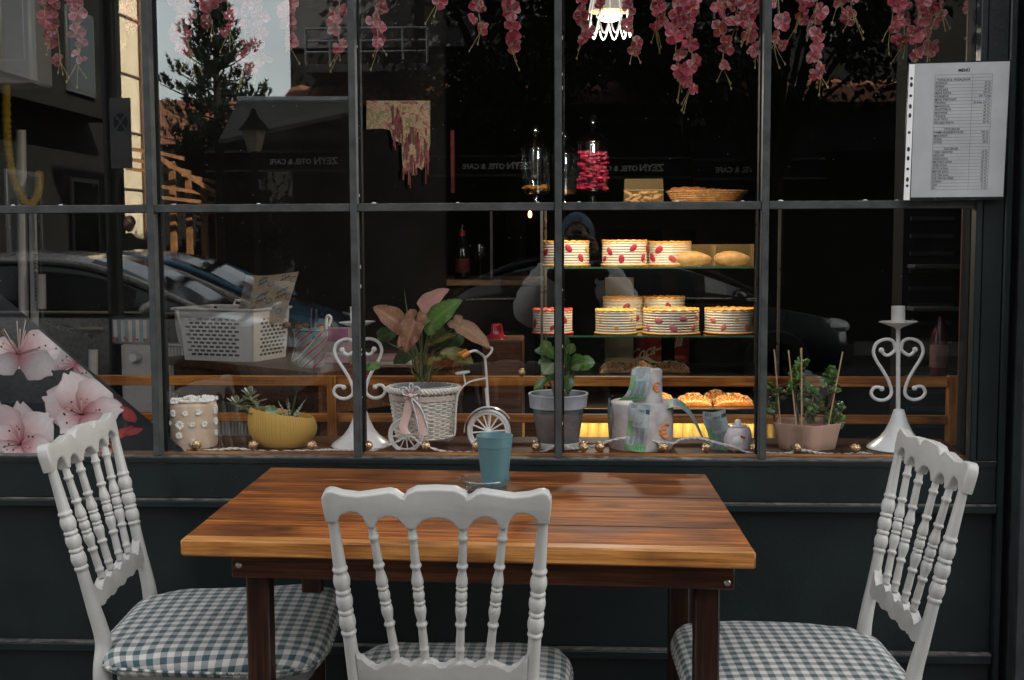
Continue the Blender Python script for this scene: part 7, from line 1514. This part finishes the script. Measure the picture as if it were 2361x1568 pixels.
# people
def skin_mesh(name, joints, bones, mat, parent=None, sub=2):
    me = bpy.data.meshes.new(name); me.from_pydata([j[0] for j in joints], bones, []); o = bpy.data.objects.new(name, me); COL.objects.link(o)
    o.modifiers.new('s', 'SKIN'); sv = me.skin_vertices[0].data
    for i, j in enumerate(joints): r = j[1]; sv[i].radius = (r, r) if not isinstance(r, tuple) else r; sv[i].use_root = (i == 0)
    sb = o.modifiers.new('b', 'SUBSURF'); sb.levels = sub; sb.render_levels = sub
    dg = bpy.context.evaluated_depsgraph_get(); m2 = bpy.data.meshes.new_from_object(o.evaluated_get(dg)); bpy.data.objects.remove(o)
    m2.materials.clear(); m2.materials.append(mat); m2.polygons.foreach_set('use_smooth', [True]*len(m2.polygons)); m2.name = name
    q = bpy.data.objects.new(name, m2); COL.objects.link(q)
    if parent is not None: q.parent = parent
    return q
M_skin = pm('skin', (.42, .24, .17), .5, var=.05, sss=.1); M_cloth = pm('dark_dress', (.018, .017, .018), .8, var=.3); M_scarf = pm('navy_headscarf', (.10, .16, .23), .7, var=.15); M_sheer = pm('sheer_sleeve', (.86, .82, .77), .75, var=.15, scale=20); M_cambody = pm('camera_black', (.012, .012, .012), .4)
ph = thing('person', 'photographer in navy headscarf, dark dress and pale sheer sleeves holding a camera', 'person', (0, -2.98, 0))
# local coordinates: +y towards the window
J = [((0, 0, .72), (.15, .11)), ((0, .02, .88), (.125, .09)), ((0, .03, 1.03), (.145, .095)), ((0, .035, 1.12), (.075, .06)), ((0, .05, 1.17), .045),
     ((-.135, .03, 1.10), .052), ((-.205, .06, .93), .042), ((-.075, .185, 1.17), .030), ((.135, .03, 1.10), .052), ((.205, .06, .94), .042), ((.085, .185, 1.17), .030),
     ((-.08, .0, .66), .088), ((-.09, .07, .40), .062), ((-.09, -.02, .09), .042), ((-.09, .10, .035), .036), ((.08, 0, .66), .088), ((.09, .07, .40), .062), ((.09, -.02, .09), .042), ((.09, .10, .035), .036)]
bd_ = skin_mesh('body', J, [(0, 1), (1, 2), (2, 3), (3, 4), (2, 5), (5, 6), (6, 7), (2, 8), (8, 9), (9, 10), (0, 11), (11, 12), (12, 13), (13, 14), (0, 15), (15, 16), (16, 17), (17, 18)], M_cloth, ph)
def headm(par, c, mat, s_=1.0):
    b = MB(); b.grid(lambda u, v: Vector(c)+Vector((.070*s_*sin(pi*v)*cos(2*pi*u), .088*s_*sin(pi*v)*sin(2*pi*u)+(.012*s_*math.exp(-((u-.25)/.03)**2-((v-.55)/.06)**2))+(.004*s_*sin(2*pi*u) if v > .6 else 0), -.108*s_*cos(pi*v)*-1*(-1)*(-1))) if False else Vector(c)+Vector((.070*s_*sin(pi*v)*cos(2*pi*u)*(1-.22*max(0, v-.55)), .088*s_*sin(pi*v)*sin(2*pi*u)+.016*s_*math.exp(-((u-.25)/.03)**2-((v-.56)/.05)**2), .108*s_*cos(pi*v))), 48, 32)
    h_ = b.build('head', mat, par, angle=80); return h_
hc = (0, .06, 1.275); hd = headm(ph, hc, M_skin)
for s_ in (-1, 1): b = MB(); b.ball((hc[0]+s_*.028, hc[1]+.078, hc[2]+.010), .011, 10, 6, (1.2, .5, .7)); b.build('eye', pm('eye_white', (.5, .5, .48), .3), hd); b = MB(); b.ball((hc[0]+s_*.028, hc[1]+.0835, hc[2]+.010), .005, 8, 5, (1, .4, 1)); b.build('iris', M_seal, hd)
b = MB(); b.ball((hc[0], hc[1]+.076, hc[2]-.052), .018, 12, 6, (1.2, .5, .35)); b.build('mouth', pm('lips', (.30, .10, .09), .5), hd)
b = MB()
def scarf(u, v):
    a = 2*pi*u; t = lerp(.0, .86, v); op = 0
    r = 1.13 if v < .7 else 1.13+.5*(v-.7); p = Vector((.074*sin(pi*t)*cos(a)*r, .094*sin(pi*t)*sin(a)*r, .117*cos(pi*t)))
    return Vector(hc)+p+Vector((0, -.012, .004))
vs = []; fs = []; NU, NV = 56, 26
for j in range(NV+1):
    for i in range(NU+1): vs.append(scarf(i/NU, j/NV))
for j in range(NV):
    for i in range(NU):
        u = (i+.5)/NU; v = (j+.5)/NV; d = min(abs(u-.25), 1-abs(u-.25))
        if (d/.135)**2+((v-.60)/.26)**2 < 1: continue
        k = NU+1; fs.append((j*k+i, j*k+i+1, (j+1)*k+i+1, (j+1)*k+i))
b.add(vs, fs); b.build('headscarf', M_scarf, ph, angle=80)
for s_ in (-1, 1):
    pts = smooth_path([Vector((s_*.125, .03, 1.13)), Vector((s_*.185, .045, 1.03)), Vector((s_*.215, .065, .94)), Vector((s_*.175, .105, 1.0)), Vector((s_*.115, .15, 1.09))], 8); n_ = len(pts); b = MB()
    b.tube(pts, [.055+.032*sin(pi*k/(n_-1))+.004*sin(k*1.9) if k < n_-3 else .040 for k in range(n_)], 18); b.build('sleeve', M_sheer, ph, angle=80)
b = MB(); b.lathe([(.045, 0), (.10, .02), (.18, .30), (.23, .62), (.228, .62), (.175, .30), (.04, .02)][::-1], 40, T(0, .02, .10) @ SC(1, .75, 1) @ T(0, 0, .64) @ rot('X', 180), fn=lambda a, z: 1+.05*sin(9*a)*(z > .25)); b.build('skirt', M_cloth, ph, angle=80)
# camera body in front of the face, lens just behind the picture's viewpoint
b = MB(); b.box((-.068, .165, 1.215), (.068, .205, 1.290), bev=.010); b.box((-.025, .165, 1.289), (.025, .20, 1.315), bev=.008); 
hc_ = solo(MB().box((0, 0, 0), (.001, .001, .001)), 'tmp', M_cambody, 'x', 'x'); bpy.data.objects.remove(hc_)
cm = thing('hand_camera', 'black camera held up to the face of the photographer', 'camera', (0, -2.79, 1.26))
for p in b.v: p -= Vector((0, .19, 1.26))
b.build('camera_body', M_cambody, cm, angle=40)
b = MB(); b.lathe([(.033, 0), (.036, .004), (.036, .045), (.034, .050), (.030, .050), (.028, .046), (1e-6, .046)], 32, T(0, .015, -.004) @ rot('X', -90)); b.build('lens_barrel', M_cambody, cm)
b = MB(); b.ball((0, .058, -.004), .0275, 20, 10, (1, .12, 1)); b.build('lens_glass', pm('lens_glass', (.01, .012, .02), .03, spec=1), cm)
# hands closed round the camera
for s_ in (-1, 1):
    o = Vector((s_*.075, .19, 1.235)); Jn = [(o+Vector((s_*.010, -.010, -.030)), .024), (o+Vector((s_*.008, .0, .0)), .026)]; bn_ = [(0, 1)]
    for f in range(4):
        z = .034-.019*f; l_ = (1.0, 1.1, 1.05, .85)[f]; i = len(Jn)
        Jn += [(o+Vector((s_*.004, .020, z*.7)), .0105), (o+Vector((-s_*.004, .036*l_, z)), .0095), (o+Vector((-s_*.020, .040*l_, z+.002)), .0088), (o+Vector((-s_*.034*l_, .034*l_, z+.002)), .0078)]; bn_ += [(1, i), (i, i+1), (i+1, i+2), (i+2, i+3)]
    i = len(Jn); Jn += [(o+Vector((0, -.022, .012)), .012), (o+Vector((-s_*.018, -.034, .024)), .0105), (o+Vector((-s_*.034, -.036, .030)), .009)]; bn_ += [(1, i), (i, i+1), (i+1, i+2)]
    skin_mesh('hand', Jn, bn_, M_skin, ph, 2)
# passer-by far down the street
w0 = MR(298, 520, 12.9); pb_ = thing('person', 'distant dark clothed passer-by standing beyond the parked cars at the left', 'person', (w0.x, -12.9, -.12))
J = [((0, 0, .92), (.16, .11)), ((0, 0, 1.15), (.15, .10)), ((0, 0, 1.36), (.18, .10)), ((0, 0, 1.45), (.07, .06)), ((0, .01, 1.52), .05), ((-.19, 0, 1.38), .055), ((-.24, 0, 1.12), .045), ((-.25, .06, .88), .032), ((.19, 0, 1.38), .055), ((.24, 0, 1.12), .045), ((.25, .06, .88), .032), ((-.09, 0, .85), .095), ((-.10, .02, .47), .065), ((-.10, -.02, .08), .045), ((-.10, .10, .03), .036), ((.09, 0, .85), .095), ((.10, .02, .47), .065), ((.10, -.02, .08), .045), ((.10, .10, .03), .036)]
skin_mesh('body', J, [(0, 1), (1, 2), (2, 3), (3, 4), (2, 5), (5, 6), (6, 7), (2, 8), (8, 9), (9, 10), (0, 11), (11, 12), (12, 13), (13, 14), (0, 15), (15, 16), (16, 17), (17, 18)], M_cloth, pb_)
headm(pb_, (0, .01, 1.63), M_skin); b = MB(); b.ball((0, -.012, 1.655), .085, 16, 10, (.92, 1.06, 1.0)); b.build('hair', pm('dark_hair', (.015, .012, .01), .7), pb_)
for s_ in (-1, 1): b = MB(); b.ball((s_*.25, .075, .83), .036, 10, 8, (.6, .8, 1.3)); b.build('hand', M_skin, pb_)
# labels of the blossom strands: by length, gap and neighbour
ss = sorted([o for o in bpy.data.objects if '_u' in o.keys()], key=lambda o: o['_u'])
SL = {115: 'leftmost pink blossom strand near the window\'s top left corner', 140: 'second pink blossom strand from the left, below the white boiler', 180: 'third pink blossom strand from the left, between boiler and sunlit wall', 300: 'short pink blossom strand over the reflected sunlit wall', 415: 'pale blossom strand at the left of the reflected sky', 440: 'pale blossom strand over the reflected pine\'s left edge', 490: 'short blossom strand over the reflected pine top', 530: 'blossom strand just right of the reflected pine top', 560: 'long blossom strand right of the reflected pine', 597: 'long blossom strand at the right edge of the reflected sky', 665: 'pink blossom strand just right of the reflected sky', 785: 'pink blossom strand hanging left beside the second bar', 870: 'pink blossom strand right of the second bar', 1008: 'very short bare tipped strand at the middle of the third pane', 1110: 'short dark pink strand left of the third bar', 1180: 'bright pink strand just left of the third bar', 1345: 'dim pink strand left of the lit lamp', 1385: 'very short pink strand above the lit lamp', 1460: 'pink strand touching the right of the lit lamp', 1512: 'pink strand with bare tips right of the lamp, second from it', 1530: 'short pink strand left of the longest pair', 1568: 'dense pink strand, left one of the longest pair', 1592: 'longest pink strand, ending above the bread basket', 1665: 'long narrow pink strand right of the longest pair', 1700: 'short pink strand between the narrow one and the fourth bar', 1730: 'short bright strand left of the fourth bar', 1742: 'long strand brushing the left of the fourth bar', 1785: 'pink strand just right of the fourth bar', 1842: 'short pink strand second right of the fourth bar', 1890: 'long bright pink strand alone in the right pane', 1935: 'tiny strand end at the top of the right pane', 1970: 'short pink strand in the middle of the right pane', 2052: 'short pink strand left of the menu\'s top corner', 2085: 'dim pink strand above the menu\'s left corner', 2110: 'bright long strand above the menu', 2140: 'dark pink strand touching the menu\'s top edge', 2170: 'short dark strand above the middle of the menu', 2242: 'dim strand at the right end of the window above the menu'}
for o in ss: o['label'] = SL[o['_u']]; del o['_u']
